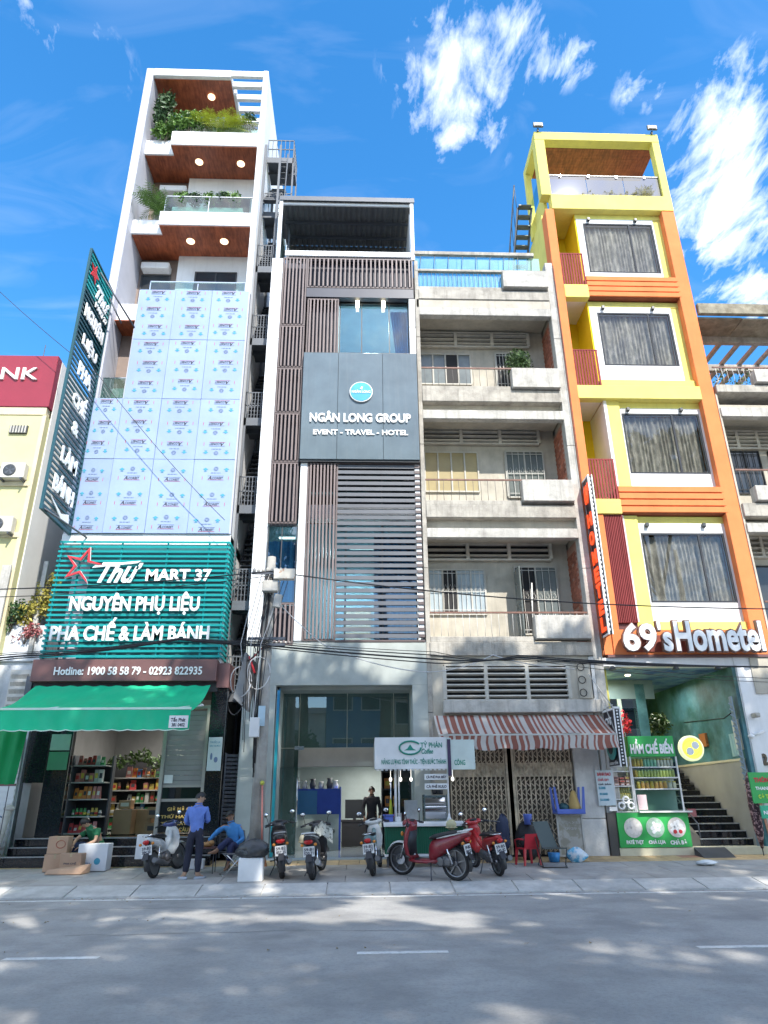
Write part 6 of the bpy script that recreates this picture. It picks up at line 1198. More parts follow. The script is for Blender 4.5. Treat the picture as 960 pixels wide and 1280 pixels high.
# handcart with blue tarpaulin, at the kerb of the annex
HC = thing('metal_cart', 'galvanised metal stall cart with a blue tarpaulin at the left edge', 'cart', (-9.6, 18.7, .3)); M_galv = mat('galvanised', (.42, .44, .45), .35, metal=.5, var=.2, grime=.25, gscale=4)
b = MB(); b.box(-10.9, -8.78, 18.35, 19.1, .55, 1.28, .02); b.build('body', M_galv, HC); piece('cart_base', -10.8, -8.9, 18.4, 19.0, .34, .55, M_black, HC)
b = MB(); b.grid(lambda u, v: (-10.9 + 2.15 * u, 18.3 + .85 * v, 1.34 + .06 * math.sin(u * 17 + v * 5) + .05 * math.sin(v * 9)), 30, 10); b.grid(lambda u, v: (-10.9 + 2.15 * u, 18.3 + .03 * math.sin(u * 25), 1.36 - v * (.16 + .08 * math.sin(u * 11))), 30, 3); b.build('tarpaulin', mat('tarp_blue', (.03, .13, .36), .5, var=.2, vs=4), HC)
b = MB(); b.grid(lambda u, v: (-8.75 + .03 * math.sin(v * 12), 18.35 + .5 * u, 1.3 - .62 * v), 8, 6); b.grid(lambda u, v: (-9.0 + .3 * u, 18.30 + .02 * math.sin(u * 15), 1.3 - (.6 + .1 * math.sin(u * 8)) * v), 8, 6); b.build('hanging_cloth', mat('cloth_navy', (.02, .04, .12), .8), HC)
b = MB(); b.tube([(-8.55, 18.5, .35), (-8.5, 18.6, 1.0), (-8.42, 18.6, 1.55)], .09, 8); b.ell((-8.4, 18.6, 1.6), (.14, .1, .08)); mesh_thing('wrapped_post', b, M_concl, 'pale wrapped post standing between the cart and the shop steps', 'post', None, (-8.5, 18.5, .35))
b = MB(); b.add([(-9.5, 18.2, .30), (-8.85, 18.35, .31), (-8.95, 18.62, .40), (-9.55, 18.5, .36)], [(0, 1, 2, 3)]); b.add([(-9.3, 18.1, .305), (-8.7, 18.3, .31), (-9.1, 18.6, .5)], [(0, 1, 2)]); mesh_thing('flattened_carton', b, M_card, 'flattened brown carton lying beside the metal cart', 'carton', None, (-9.2, 18.3, .3))
# ================================================================== motorbikes
def loft(b, secs, axis, n=12, sq=2.4, cap=True):
    """secs: (pos, centre, r_side, r_other); superelliptic rings along axis x (centre is z) or z (centre is x); side is y"""
    vs = []
    for (p, c, rs, ro) in secs:
        for k in range(n):
            t = 2 * math.pi * k / n; cu, sv = math.cos(t), math.sin(t); u = rs * math.copysign(abs(cu) ** (2 / sq), cu); v = ro * math.copysign(abs(sv) ** (2 / sq), sv)
            vs.append((p, u, c + v) if axis == 'x' else (c + v, u, p))
    fs = [(i * n + k, i * n + (k + 1) % n, (i + 1) * n + (k + 1) % n, (i + 1) * n + k) for i in range(len(secs) - 1) for k in range(n)]
    b.add(vs, fs, True); m = len(b.v) - len(vs)
    if cap: b.f += [tuple(m + k for k in reversed(range(n))), tuple(m + (len(secs) - 1) * n + k for k in range(n))]; b.mi += [b.cur] * 2; b.sm += [False] * 2
M_tyre = mat('tyre_rubber', (.018, .018, .019), .75, bump=.3, bs=60, grime=.2, scol=(.12, .11, .10)); M_rim = mat('alloy_rim', (.30, .30, .31), .35, metal=.7); M_eng = mat('engine_grey', (.14, .14, .145), .45, metal=.5, var=.15)
M_seatb = mat('seat_black', (.02, .02, .022), .5, bump=.1); M_plas = mat('black_plastic', (.022, .022, .025), .45); M_tail = mat('tail_red', (.45, .01, .01), .15, var=0); M_plate = mat('plate_white', (.72, .72, .70), .4); M_lens = mat('mirror_glass', (.80, .83, .85), .04, metal=1, var=0); M_head = mat('headlight_glass', (.65, .68, .72), .08, var=0)
def wheel(t, x, y=0, r_=.29, w_=.055, spokes=5, steer=0, disc=False):
    q = Matrix.Rotation(steer, 3, 'Z')
    def put(b): b.v = [tuple(q @ Vector((v[0] - x, v[1], v[2])) + Vector((x, 0, 0))) if steer else v for v in b.v]; return b
    b = MB(); prof = []
    for k in range(9): a = math.pi * 2 * k / 8; prof.append((a,))
    n = 26; m = 8; vs = []
    for i in range(n):
        A = 2 * math.pi * i / n
        for k in range(m): a = 2 * math.pi * k / m; rr = r_ - w_ * .62 + w_ * .62 * math.cos(a); vs.append((x + rr * math.cos(A), w_ * .95 * math.sin(a), r_ + rr * math.sin(A)))
    b.add(vs, [(i * m + k, ((i + 1) % n) * m + k, ((i + 1) % n) * m + (k + 1) % m, i * m + (k + 1) % m) for i in range(n) for k in range(m)], True)
    wh = put(b).build('wheel', M_tyre, t)
    b = MB(); ri = r_ - w_ * 1.25; b.lathe([(ri + .02, -.03), (ri + .02, .03), (ri - .012, .03), (ri - .012, -.03), (ri + .02, -.03)], (x, 0, r_), 26, 'y')
    b.lathe([(.045, -.05), (.045, .05)], (x, 0, r_), 12, 'y')
    for k in range(spokes):
        a = 2 * math.pi * k / spokes + .3; c_, s_ = math.cos(a), math.sin(a); hw = .012 if spokes < 9 else .003
        b.hexa([(x + .04 * c_ - hw * s_, -.012, r_ + .04 * s_ + hw * c_), (x + .04 * c_ + hw * s_, -.012, r_ + .04 * s_ - hw * c_), (x + ri * c_ + hw * s_, -.012, r_ + ri * s_ - hw * c_), (x + ri * c_ - hw * s_, -.012, r_ + ri * s_ + hw * c_),
                (x + .04 * c_ - hw * s_, .012, r_ + .04 * s_ + hw * c_), (x + .04 * c_ + hw * s_, .012, r_ + .04 * s_ - hw * c_), (x + ri * c_ + hw * s_, .012, r_ + ri * s_ - hw * c_), (x + ri * c_ - hw * s_, .012, r_ + ri * s_ + hw * c_)])
    put(b).build('rim', M_rim, wh)
    if disc: b = MB(); b.disc((x, .06, r_), .1, .006, 'y', 20); put(b).build('brake_disc', M_chrome, wh)
    return wh
def motorbike(name, label, rear, front, paint, paint2=None, lean=-6, style='scooter', wheel_r=.28, steer=.25, plate='59', seatm=None, cat='motorbike', sc=1.0, rack=False, tailm=None, fender=None):
    rear = Vector(rear); front = Vector(front); hd = math.atan2(front.y - rear.y, front.x - rear.x)
    mid = (rear + front) / 2; z = sz(mid.y); t = thing(name, label, cat, (mid.x, mid.y, z - .01), 0, 'motorbikes parked on the pavement', local=True)
    t.rotation_mode = 'XYZ'; pitch = math.atan2(sz(front.y) - sz(rear.y), (front - rear).length)
    t.matrix_world = Matrix.Translation((mid.x, mid.y, z - .008)) @ Matrix.Rotation(hd, 4, 'Z') @ Matrix.Rotation(-pitch, 4, 'Y') @ Matrix.Rotation(R(lean), 4, 'X') @ Matrix.Scale(sc, 4)
    p2 = paint2 or paint; r_ = wheel_r; xf, xr = .64, -.64; sp = 5 if style == 'scooter' else 14
    wheel(t, xf, r_=r_, w_=.045 if style != 'scooter' else .052, spokes=sp, steer=steer, disc=True); wheel(t, xr, r_=r_, w_=.05 if style != 'scooter' else .06, spokes=sp)
    cS = Vector((.42, 0, .95)); q = Matrix.Rotation(steer, 3, 'Z')
    def st(b): b.v = [tuple(q @ (Vector(v) - Vector((cS.x, 0, 0))) + Vector((cS.x, 0, 0))) for v in b.v]; return b
    stw = lambda b: st(b)
    # front fork and fender turn with the bars
    b = MB()
    for s_ in (-1, 1): b.tube([(xf, .085 * s_, r_), (xf - .11, .085 * s_, .56), (.47, .05 * s_, .80)], [.018, .024, .026], 8)
    stw(b).build('front_fork', M_eng if style != 'scooter' else M_chrome, t)
    b = MB(); m = 14
    def arc(x, r0, w_, a0, a1, b): 
        b.grid(lambda u, v: (x + (r0 - .03 * abs(2 * v - 1) ** 2) * math.cos(a0 + (a1 - a0) * u), w_ * (2 * v - 1), r_ + (r0 - .03 * abs(2 * v - 1) ** 2) * math.sin(a0 + (a1 - a0) * u)), m, 6)
    arc(xf, r_ + .035, .065, R(15), R(165), b); stw(b).build('front_fender', fender or paint, t)
    b = MB(); arc(xr, r_ + .05, .075, R(60), R(200), b); b.build('rear_fender', M_plas, t)
    if style == 'scooter':
        b = MB(); loft(b, [(.34, .30, .13, .05), (.42, .40, .17, .07), (.60, .43, .19, .075), (.78, .41, .185, .08), (.92, .37, .15, .09), (1.0, .33, .11, .07)], 'z'); b.build('leg_shield', paint, t)
        b = MB(); loft(b, [(.40, .345, .14, .03), (.62, .375, .165, .03), (.86, .33, .14, .04)], 'z'); b.build('inner_shield', M_plas, t)
        b = MB(); loft(b, [(-.30, .34, .14, .045), (-.1, .31, .15, .045), (.2, .30, .15, .04), (.38, .32, .14, .05)], 'x'); b.build('floorboard', paint, t)
        b = MB(); loft(b, [(-.2, .30, .12, .012), (.3, .34, .12, .012)], 'x'); b.build('floor_mat', M_plas, t)
        b = MB(); loft(b, [(-1.0, .86, .05, .025), (-.92, .83, .10, .06), (-.75, .76, .135, .10), (-.5, .66, .155, .15), (-.28, .56, .15, .20), (-.14, .50, .12, .21), (-.06, .46, .06, .16)], 'x'); b.build('rear_body', paint, t)
        b = MB(); loft(b, [(-.95, .885, .05, .012), (-.8, .865, .115, .02), (-.5, .80, .15, .028), (-.3, .755, .14, .02)], 'x'); b.build('side_trim', p2, t)
        b = MB(); loft(b, [(-.82, .885, .10, .025), (-.6, .86, .15, .045), (-.35, .80, .155, .05), (-.18, .765, .13, .045), (-.08, .73, .07, .03)], 'x'); b.build('seat', seatm or M_seatb, t)
        b = MB(); b.tube([(-.78, .13, .9), (-.98, .12, .93), (-1.0, 0, .935), (-.98, -.12, .93), (-.78, -.13, .9)], .016, 7); b.build('grab_rail', p2, t)
    else:
        b = MB(); loft(b, [(.36, .36, .05, .03), (.5, .40, .15, .035), (.68, .43, .18, .04), (.84, .42, .16, .06), (.95, .38, .10, .05)], 'z'); b.build('leg_shield', P_white if p2 is P_blue else p2, t)
        b = MB(); b.tube([(.40, 0, .86), (.2, 0, .62), (-.05, 0, .50), (-.35, 0, .50)], [.05, .055, .06, .05], 8); b.build('frame_tube', paint, t)
        b = MB(); loft(b, [(-.95, .80, .045, .03), (-.82, .77, .09, .06), (-.6, .70, .12, .10), (-.3, .62, .12, .13), (-.1, .58, .07, .10)], 'x'); b.build('rear_body', paint, t)
        b = MB(); loft(b, [(-.78, .845, .09, .03), (-.5, .82, .125, .04), (-.2, .79, .115, .045), (-.02, .76, .07, .03)], 'x'); b.build('seat', seatm or M_seatb, t)
        b = MB(); b.tube([(-.5, .11, .84), (-.85, .10, .86), (-.95, 0, .86), (-.85, -.10, .86), (-.5, -.11, .84)], .012, 6); b.build('grab_rail', M_chrome, t)
    b = MB(); b.ell((-.02 if style != 'scooter' else -.40, 0, .36 if style != 'scooter' else .34), (.22, .10, .12)); b.ell((-.12 if style != 'scooter' else -.45, -.10, .34), (.12, .06, .10)); b.tube([(-.4, .08, .33), (xr, .08, r_)], .035, 7); b.lathe([(.09, .07), (.09, .12), (.06, .13)], (-.35, 0, .33), 12, 'y'); b.build('engine', M_eng, t)
    b = MB(); b.tube([(.0, -.12, .26), (-.25, -.15, .22), (-.5, -.16, .27), (-.95, -.17, .37)], [.02, .025, .05, .055], 10); b.build('exhaust', M_chrome if style == 'scooter' else M_eng, t)
    b = MB()
    for s_ in (-1, 1): b.tube([(xr + .02, .10 * s_, r_), (-.50, .11 * s_, .62)], [.028, .02], 8)
    b.build('shock_absorber', M_chrome, t)
    b = MB(); b.hexa([(-.86, -.05, .62), (-.84, -.05, .62), (-.84, .05, .62), (-.86, .05, .62), (-1.04, -.07, .40), (-1.02, -.07, .40), (-1.02, .07, .40), (-1.04, .07, .40)]); b.hexa([(-.84, -.06, .62), (-.80, -.06, .62), (-.80, .06, .62), (-.84, .06, .62), (-.88, -.06, .78), (-.84, -.06, .78), (-.84, .06, .78), (-.88, .06, .78)]); b.build('mud_flap', M_plas, t)
    b = MB(); b.hexa([(-.950, -.12, .48), (-.940, -.12, .48), (-.940, .12, .48), (-.950, .12, .48), (-.905, -.12, .67), (-.895, -.12, .67), (-.895, .12, .67), (-.905, .12, .67)]); pl = b.build('number_plate', M_plate, t)
    rr = random.Random(label); sD = Vector((.04, 0, .16)).normalized()
    for k, (s_, zz_) in enumerate(((plate + '-B%d' % rr.randint(1, 9), .585), ('%03d.%02d' % (rr.randint(100, 999), rr.randint(10, 99)), .515))): text('plate_print', s_, pl, M_inkd, Vector((-.955 + (zz_ - .48) * .24, .10, zz_)), (0, -1, 0), sD, .20, .06, .002, .03)
    b = MB(); b.ell((-.93, 0, .735 if style != 'scooter' else .76), (.045, .10 if style == 'scooter' else .075, .05)); b.build('tail_light', M_tail, t)
    for s_ in (-1, 1): b = MB(); b.ell((-.90, .14 * s_, .70), (.03, .035, .03)); b.build('rear_indicator', mat('amber_lens', (.6, .22, .03), .2, var=0), t)
    b = MB()
    for s_ in (-1, 1): b.tube([(.33, .22 * s_, 1.0), (.42, .12 * s_, 1.06), (.50, .04 * s_, .92), (.46, .05 * s_, .70)], .005, 4)
    b.tube([(.33, .22, 1.01), (.37, .30, 1.0), (.36, .36, .985)], .006, 4); b.tube([(.33, -.22, 1.01), (.37, -.30, 1.0), (.36, -.36, .985)], .006, 4); stw(b).build('brake_cable', M_seatb, t)
    # bars
    b = MB(); b.tube([(.30, .34, .98), (.38, .20, 1.02), (.42, 0, .98), (.38, -.20, 1.02), (.30, -.34, .98)], .013, 7); stw(b).build('handlebar', M_plas, t)
    b = MB(); b.ell((.43, 0, .99), (.13, .17, .085)); b.ell((.40, .12, 1.0), (.08, .10, .05)); b.ell((.40, -.12, 1.0), (.08, .10, .05)); hb = stw(b).build('handlebar_cover', paint if style == 'scooter' else p2, t)
    b = MB(); b.ell((.535, 0, .975), (.045, .085, .06)); stw(b).build('headlight', M_head, hb); b = MB(); b.ell((.36, 0, 1.045), (.06, .10, .03)); stw(b).build('dashboard', M_plas, hb)
    for s_ in (-1, 1):
        b = MB(); b.tube([(.32, .26 * s_, 1.0), (.33, .29 * s_, 1.12), (.34, .31 * s_, 1.18)], .007, 5); b.ell((.345, .32 * s_, 1.21), (.018, .065, .048)); mr = stw(b).build('mirror', M_plas, t)
        b = MB(); b.ell((.334, .32 * s_, 1.21), (.012, .056, .040)); stw(b).build('mirror_glass', M_lens, mr)
    for s_ in (-1, 1): b = MB(); b.tube([(.31, .24 * s_, .985), (.28, .36 * s_, .965)], .019, 7); stw(b).build('grip', M_seatb, t)
    for s_ in (-1, 1): b = MB(); b.tube([(.33, .18 * s_, 1.0), (.37, .24 * s_, .995), (.345, .36 * s_, .975)], .007, 5); stw(b).build('brake_lever', M_chrome, t)
    for s_ in (-1, 1): b = MB(); b.ell((.52, .13 * s_, .80), (.03, .035, .045)); b.build('front_indicator', MATS['amber_lens'], t)
    b = MB(); b.lathe([(.075, .095), (.08, .135), (.05, .145)], (-.52, 0, .34), 12, 'y'); b.box(-.62, -.30, .085, .115, .27, .40, .01); b.build('engine_cover', M_eng, t)
    b = MB(); b.tube([(-.12, .09, .28), (-.18, .20, .11), (-.22, .26, .012)], .012, 6); b.tube([(-.22, .24, .015), (-.22, .30, .010)], .018, 5); b.build('kickstand', M_steel, t)
    b = MB(); b.tube([(-.15, -.18, .30), (-.15, .18, .30)], .012, 5); b.ell((-.15, -.2, .3), (.03, .04, .015)); b.ell((-.15, .2, .3), (.03, .04, .015)); b.build('footrest', M_plas, t)
    if rack: b = MB(); b.tube([(-.5, .1, .87), (-.95, .1, .9), (-.95, -.1, .9), (-.5, -.1, .87)], .01, 5); b.build('rack', M_chrome, t)
    return t
def paintm(n, c, coat=.6): return mat(n, c, .34, var=.10, vs=6, coat=.3, spec=.5, grime=.22, gscale=9, scol=(.26, .23, .20))
P_red = paintm('bike_red', (.23, .010, .020)); P_red2 = paintm('bike_bright_red', (.46, .015, .02)); P_white = paintm('bike_white', (.66, .67, .66)); P_blue = paintm('bike_blue', (.03, .05, .20)); P_blk = paintm('bike_black', (.02, .02, .024)); P_teal = paintm('bike_teal', (.16, .26, .27)); P_gry = paintm('bike_grey', (.22, .23, .24))
motorbike('motor_scooter', 'large dark red scooter parked side on in front of the coffee stall', (2.08, 16.14), (.95, 17.00), P_red, P_white, lean=-5, style='scooter', wheel_r=.31, steer=.10, sc=1.06, fender=P_white)
motorbike('motor_scooter', 'black scooter with a grey seat parked nearest the concrete pole', (-1.60, 16.75), (-1.76, 17.98), P_blk, P_gry, lean=-6, style='scooter', wheel_r=.27, steer=.3, seatm=None, fender=P_gry)
motorbike('motor_scooter', 'dark scooter with a pale cloth on its bars and a cream helmet behind', (-.93, 16.50), (-.80, 17.76), P_blk, P_white, lean=-5, style='scooter', wheel_r=.27, steer=-.2, fender=P_white)
motorbike('motorcycle', 'teal and white underbone motorbike parked before the open office door', (.35, 16.9), (.52, 18.12), P_teal, P_white, lean=-7, style='underbone', wheel_r=.28, steer=.25)
motorbike('motorcycle', 'white and blue underbone motorbike in front of the black shop steps', (-4.36, 17.02), (-4.15, 18.24), P_white, P_blue, lean=-9, style='underbone', wheel_r=.28, steer=-.3, tailm=None)
motorbike('motorcycle', 'bright red underbone motorbike parked before the lattice gate', (3.03, 16.68), (2.72, 17.86), P_red2, P_red2, lean=-8, style='underbone', wheel_r=.28, steer=.1)
# cloth and helmets on the bikes
b = MB(); b.grid(lambda u, v: (-.98 + .42 * u + .05 * math.sin(v * 6), 17.30 + .22 * v + .03 * math.sin(u * 15), 1.28 - .34 * abs(u - .45) - .10 * v + .03 * math.sin(u * 20 + v * 9)), 12, 8); b.grid(lambda u, v: (-.98 + .42 * u, 17.30 - .02 * v + .02 * math.sin(u * 20), 1.28 - .34 * abs(u - .45) - .28 * v), 12, 6)
mesh_thing('sun_jacket', b, mat('cloth_pale_pattern', (.55, .56, .50), .8, col2=(.14, .16, .14), c2t=(.54, .58), c2s=18), 'pale patterned jacket draped over the bars of the dark scooter', 'jacket', None, (-.8, 17.4, 1.1))
def helmet(x, y, z, m, lab, r_=.135): b = MB(); b.ell((x, y, z), (r_ * .95, r_ * 1.1, r_ * .9), 14, 8); b.tube([(x + r_ * math.cos(a), y + r_ * 1.12 * math.sin(a), z - .05) for a in [k * .45 for k in range(15)]], .012, 4); return mesh_thing('helmet', b, m, lab, 'helmet', None, (x, y, z))
helmet(-1.16, 16.95, .92, mat('helmet_cream', (.62, .55, .36), .3), 'cream helmet hanging at the left side of the dark scooter'); helmet(2.0, 16.28, 1.2, mat('helmet_straw', (.45, .42, .25), .6), 'pale straw coloured helmet behind the seat of the large red scooter', .12)
# ================================================================== people
M_skin = mat('skin', (.34, .185, .115), .55, var=.06); M_skin2 = mat('skin_pale', (.44, .27, .18), .55, var=.06); M_hair = mat('hair_black', (.012, .011, .011), .5); M_shirt = mat('shirt_blue', (.12, .21, .56), .8, var=.12, vs=7, bump=.2, bs=14); M_shirt2 = mat('shirt_sky_blue', (.06, .25, .55), .8, var=.12, vs=7, bump=.2, bs=14); M_trou = mat('trousers_navy', (.018, .02, .04), .8, var=.1); M_gshirt = mat('shirt_green', (.015, .14, .06), .8, var=.12, vs=7); M_jean = mat('jeans_navy', (.03, .045, .10), .85, var=.12)
def skin_mesh(nodes, edges, sub=2):
    """nodes: name -> (pos, radius or (rx, ry)); a Skin modifier grown over the skeleton, applied"""
    me = bpy.data.meshes.new('sk'); names = list(nodes); ix = {n: i for i, n in enumerate(names)}
    me.from_pydata([nodes[n][0] for n in names], [(ix[a], ix[b_]) for a, b_ in edges], []); me.update()
    ob = bpy.data.objects.new('sk', me); C.objects.link(ob); ob.modifiers.new('s', 'SKIN')
    if not me.skin_vertices: pass
    sv = me.skin_vertices[0].data
    for n in names: r_ = nodes[n][1]; sv[ix[n]].radius = r_ if isinstance(r_, tuple) else (r_, r_)
    sv[0].use_root = True; s_ = ob.modifiers.new('u', 'SUBSURF'); s_.levels = sub; s_.render_levels = sub
    dg = bpy.context.evaluated_depsgraph_get(); dg.update(); m2 = bpy.data.meshes.new_from_object(ob.evaluated_get(dg))
    vs = [tuple(v.co) for v in m2.vertices]; fs = [tuple(p.vertices) for p in m2.polygons]; bpy.data.objects.remove(ob); bpy.data.meshes.remove(me); bpy.data.meshes.remove(m2); return vs, fs
from mathutils import noise as _mn
def wrinkle(vs, amp, f=9.0):
    o = []
    for v in vs:
        p = Vector(v); n1 = _mn.noise_vector(Vector((p.x * f, p.y * f, p.z * f * .6))); n2 = _mn.noise_vector(p * f * 2.6); o.append(tuple(p + n1 * amp + n2 * amp * .45))
    return o
def person(label, J, face, cloth_top, trouser, skin, sleeves='long', shoes=None, hair=True, bare=False, hgt=1.0):
    """J: joints in world space (pelvis, chest, neck, head, l/r shoulder elbow wrist hip knee ankle toe); face: unit vector the face looks along"""
    V = {k: Vector(v) for k, v in J.items()}; fc = Vector(face).normalized(); V['head'] = V['head'] - (V['head'] - V['neck']).normalized() * .022; t = thing('person', label, 'person', (V['pelvis'].x, V['pelvis'].y, min(v.z for v in V.values()) - .04))
    upv = (V['head'] - V['neck']).normalized(); N = {'pelvis': (V['pelvis'], (.13, .10)), 'waist': (V['pelvis'].lerp(V['chest'], .45), (.125, .09)), 'chest': (V['chest'], (.15, .10)), 'neckb': (V['chest'].lerp(V['neck'], .7), (.08, .065)), 'neck': (V['neck'], .058), 'jaw': (V['neck'].lerp(V['head'], .55) + fc * .025, (.058, .066)), 'head': (V['head'] , (.082, .096)), 'crown': (V['head'] + upv * .080 - fc * .01, (.064, .072))}
    E = [('pelvis', 'waist'), ('waist', 'chest'), ('chest', 'neckb'), ('neckb', 'neck'), ('neck', 'jaw'), ('jaw', 'head'), ('head', 'crown')]
    for s_ in 'lr':
        sh, el, wr, hp, kn, an, to = (V[s_ + k] for k in ('sh', 'el', 'wr', 'hip', 'kn', 'an', 'to'))
        N.update({s_ + 'sh': (sh, .052), s_ + 'ua': (sh.lerp(el, .5), .047), s_ + 'el': (el, .039), s_ + 'fa': (el.lerp(wr, .4), .037), s_ + 'wr': (wr, .025)})
        E += [('chest', s_ + 'sh'), (s_ + 'sh', s_ + 'ua'), (s_ + 'ua', s_ + 'el'), (s_ + 'el', s_ + 'fa'), (s_ + 'fa', s_ + 'wr')]
        d = (wr - el).normalized(); side_ = d.cross(Vector((0, 0, 1)) if abs(d.z) < .8 else fc).normalized(); pm = wr + d * .05; N[s_ + 'pm'] = (pm, (.036, .016)); E.append((s_ + 'wr', s_ + 'pm'))
        kd = wr + d * .085; N[s_ + 'kd'] = (kd, (.038, .013)); E.append((s_ + 'pm', s_ + 'kd')); cl = Vector((0, 0, -1))
        for k, (off, ln) in enumerate(((-.028, .06), (-.010, .072), (.010, .068), (.028, .052))):
            a_ = kd + side_ * off + d * .015; b_ = a_ + d * ln * .55 + cl * .008; c_ = b_ + d * ln * .35 + cl * .02; N['%sf%d' % (s_, k)] = (a_, .009); N['%sg%d' % (s_, k)] = (b_, .008); N['%sh%d' % (s_, k)] = (c_, .0065); E += [(s_ + 'kd', '%sf%d' % (s_, k)), ('%sf%d' % (s_, k), '%sg%d' % (s_, k)), ('%sg%d' % (s_, k), '%sh%d' % (s_, k))]
        th = wr + d * .03 + side_ * -.04; N[s_ + 't1'] = (th, .011); N[s_ + 't2'] = (th + d * .04 - side_ * .015, .009); E += [(s_ + 'pm', s_ + 't1'), (s_ + 't1', s_ + 't2')]
        N.update({s_ + 'hip': (hp, .085), s_ + 'th': (hp.lerp(kn, .4), .078), s_ + 'kn': (kn, .055), s_ + 'cf': (kn.lerp(an, .35), .056), s_ + 'an': (an, .035), s_ + 'to': (to, (.04, .024))})
        heel = an + (an - to).normalized() * .04 + Vector((0, 0, -.035)); N[s_ + 'he'] = (heel, .03); E += [('pelvis', s_ + 'hip'), (s_ + 'hip', s_ + 'th'), (s_ + 'th', s_ + 'kn'), (s_ + 'kn', s_ + 'cf'), (s_ + 'cf', s_ + 'an'), (s_ + 'an', s_ + 'to'), (s_ + 'an', s_ + 'he')]
    vs, fs = skin_mesh(N, E, 2); b = MB(); b.add(vs, fs, True); H = V['head']; sd = fc.cross(upv).normalized()
    b.ell(H + fc * .093 - upv * .008, (.014, .016, .022)); 
    for s_ in (-1, 1): b.ell(H + sd * .086 * s_ - fc * .005 - upv * .005, (.014, .02, .03))
    b.tube([H + fc * .08 - upv * .05 - sd * .022, H + fc * .088 - upv * .05, H + fc * .08 - upv * .05 + sd * .022], .006, 5); body = b.build('body', skin, t)
    b = MB()
    for s_ in (-1, 1): b.ell(H + fc * .086 + upv * .018 + sd * .03 * s_, (.011, .011, .008)); b.tube([H + fc * .082 + upv * .038 + sd * .014 * s_, H + fc * .078 + upv * .040 + sd * .045 * s_], .005, 4)
    b.build('eyes', M_hair, t)
    if hair:
        b = MB(); nu, nv = 18, 9; rot = Matrix((sd, fc, upv)).transposed(); vs = []
        for j in range(nv + 1):
            ph = math.pi * .60 * j / nv
            for i in range(nu):
                a = 2 * math.pi * i / nu; front_ = max(0, math.sin(a)); p = Vector((.096 * math.sin(ph * (1 - .32 * front_)) * math.cos(a), .110 * math.sin(ph * (1 - .32 * front_)) * math.sin(a), .112 * math.cos(ph * (1 - .32 * front_)))); vs.append(H + upv * .02 - fc * .012 + rot @ (p * (1 + .02 * math.sin(i * 5 + j))))
        b.add(vs, [(j * nu + i, j * nu + (i + 1) % nu, (j + 1) * nu + (i + 1) % nu, (j + 1) * nu + i) for j in range(nv) for i in range(nu)], True); b.build('hair', M_hair, t)
    # shirt
    g = .022; S = {'w00': (V['pelvis'] + (V['pelvis'] - V['chest']).normalized() * (.10 if not bare else .02), (.16, .125)), 'w0': (V['pelvis'] + (V['chest'] - V['pelvis']).normalized() * .02, (.158, .122)), 'w1': (V['pelvis'].lerp(V['chest'], .45), (.155, .118)), 'w2': (V['chest'], (.175, .122)), 'w3': (V['chest'].lerp(V['neck'], .58), (.125, .092)), 'w4': (V['chest'].lerp(V['neck'], 1.0), (.070, .068))}
    SE = [('w00', 'w0'), ('w0', 'w1'), ('w1', 'w2'), ('w2', 'w3'), ('w3', 'w4')]
    for s_ in 'lr':
        sh, el, wr = V[s_ + 'sh'], V[s_ + 'el'], V[s_ + 'wr']; S[s_ + 'a'] = (sh - Vector((0, 0, .015)), .068); S[s_ + 'b'] = (sh.lerp(el, .5), .066); S[s_ + 'c'] = (el, .055) if sleeves == 'long' else (sh.lerp(el, .62), .06); SE += [('w2', s_ + 'a'), (s_ + 'a', s_ + 'b'), (s_ + 'b', s_ + 'c')]
        if sleeves == 'long': S[s_ + 'd'] = (el.lerp(wr, .9), .042); SE.append((s_ + 'c', s_ + 'd'))
    vs, fs = skin_mesh(S, SE, 3); vs = wrinkle(vs, .014); b = MB(); b.add(vs, fs, True); sh_ = b.build('shirt', cloth_top, t)
    b = MB(); nk = V['chest'].lerp(V['neck'], .98); b.tube([nk + (sd * math.cos(a) + fc * math.sin(a)) * .066 + upv * .008 * math.sin(a * 1) for a in [k * .42 for k in range(16)]], .013, 5); b.build('collar', cloth_top, sh_)
    T = {'p00': (V['pelvis'] + (V['chest'] - V['pelvis']).normalized() * .10, (.145, .112)), 'p0': (V['pelvis'] + Vector((0, 0, .02)), (.15, .118)), 'p1': (V['pelvis'] - Vector((0, 0, .05)), (.15, .118))}; TE = [('p00', 'p0'), ('p0', 'p1')]
    for s_ in 'lr':
        hp, kn, an = V[s_ + 'hip'], V[s_ + 'kn'], V[s_ + 'an']; T[s_ + 'a'] = (hp, .105); T[s_ + 'b'] = (hp.lerp(kn, .5), .098); T[s_ + 'c'] = (kn, .082); T[s_ + 'd'] = (kn.lerp(an, .5), .078); T[s_ + 'e'] = (kn.lerp(an, .93 if not bare else .8), .062); TE += [('p1', s_ + 'a'), (s_ + 'a', s_ + 'b'), (s_ + 'b', s_ + 'c'), (s_ + 'c', s_ + 'd'), (s_ + 'd', s_ + 'e')]
    vs, fs = skin_mesh(T, TE, 3); vs = wrinkle(vs, .012, 7); b = MB(); b.add(vs, fs, True); b.build('trousers', trouser, t)
    if shoes:
        for s_ in 'lr': an, to = V[s_ + 'an'], V[s_ + 'to']; b = MB(); d = (to - an); d.z = 0; d.normalize(); q_ = Matrix((d, Vector((0, 0, 1)).cross(d), Vector((0, 0, 1)))).transposed(); b.ell(an.lerp(to, .45) + Vector((0, 0, -.045)), (.15, .052, .045), 12, 6, q_); b.build('shoe', shoes, t)
    return t
zz1 = sz(16.75)
mx, my = -3.50, 16.75
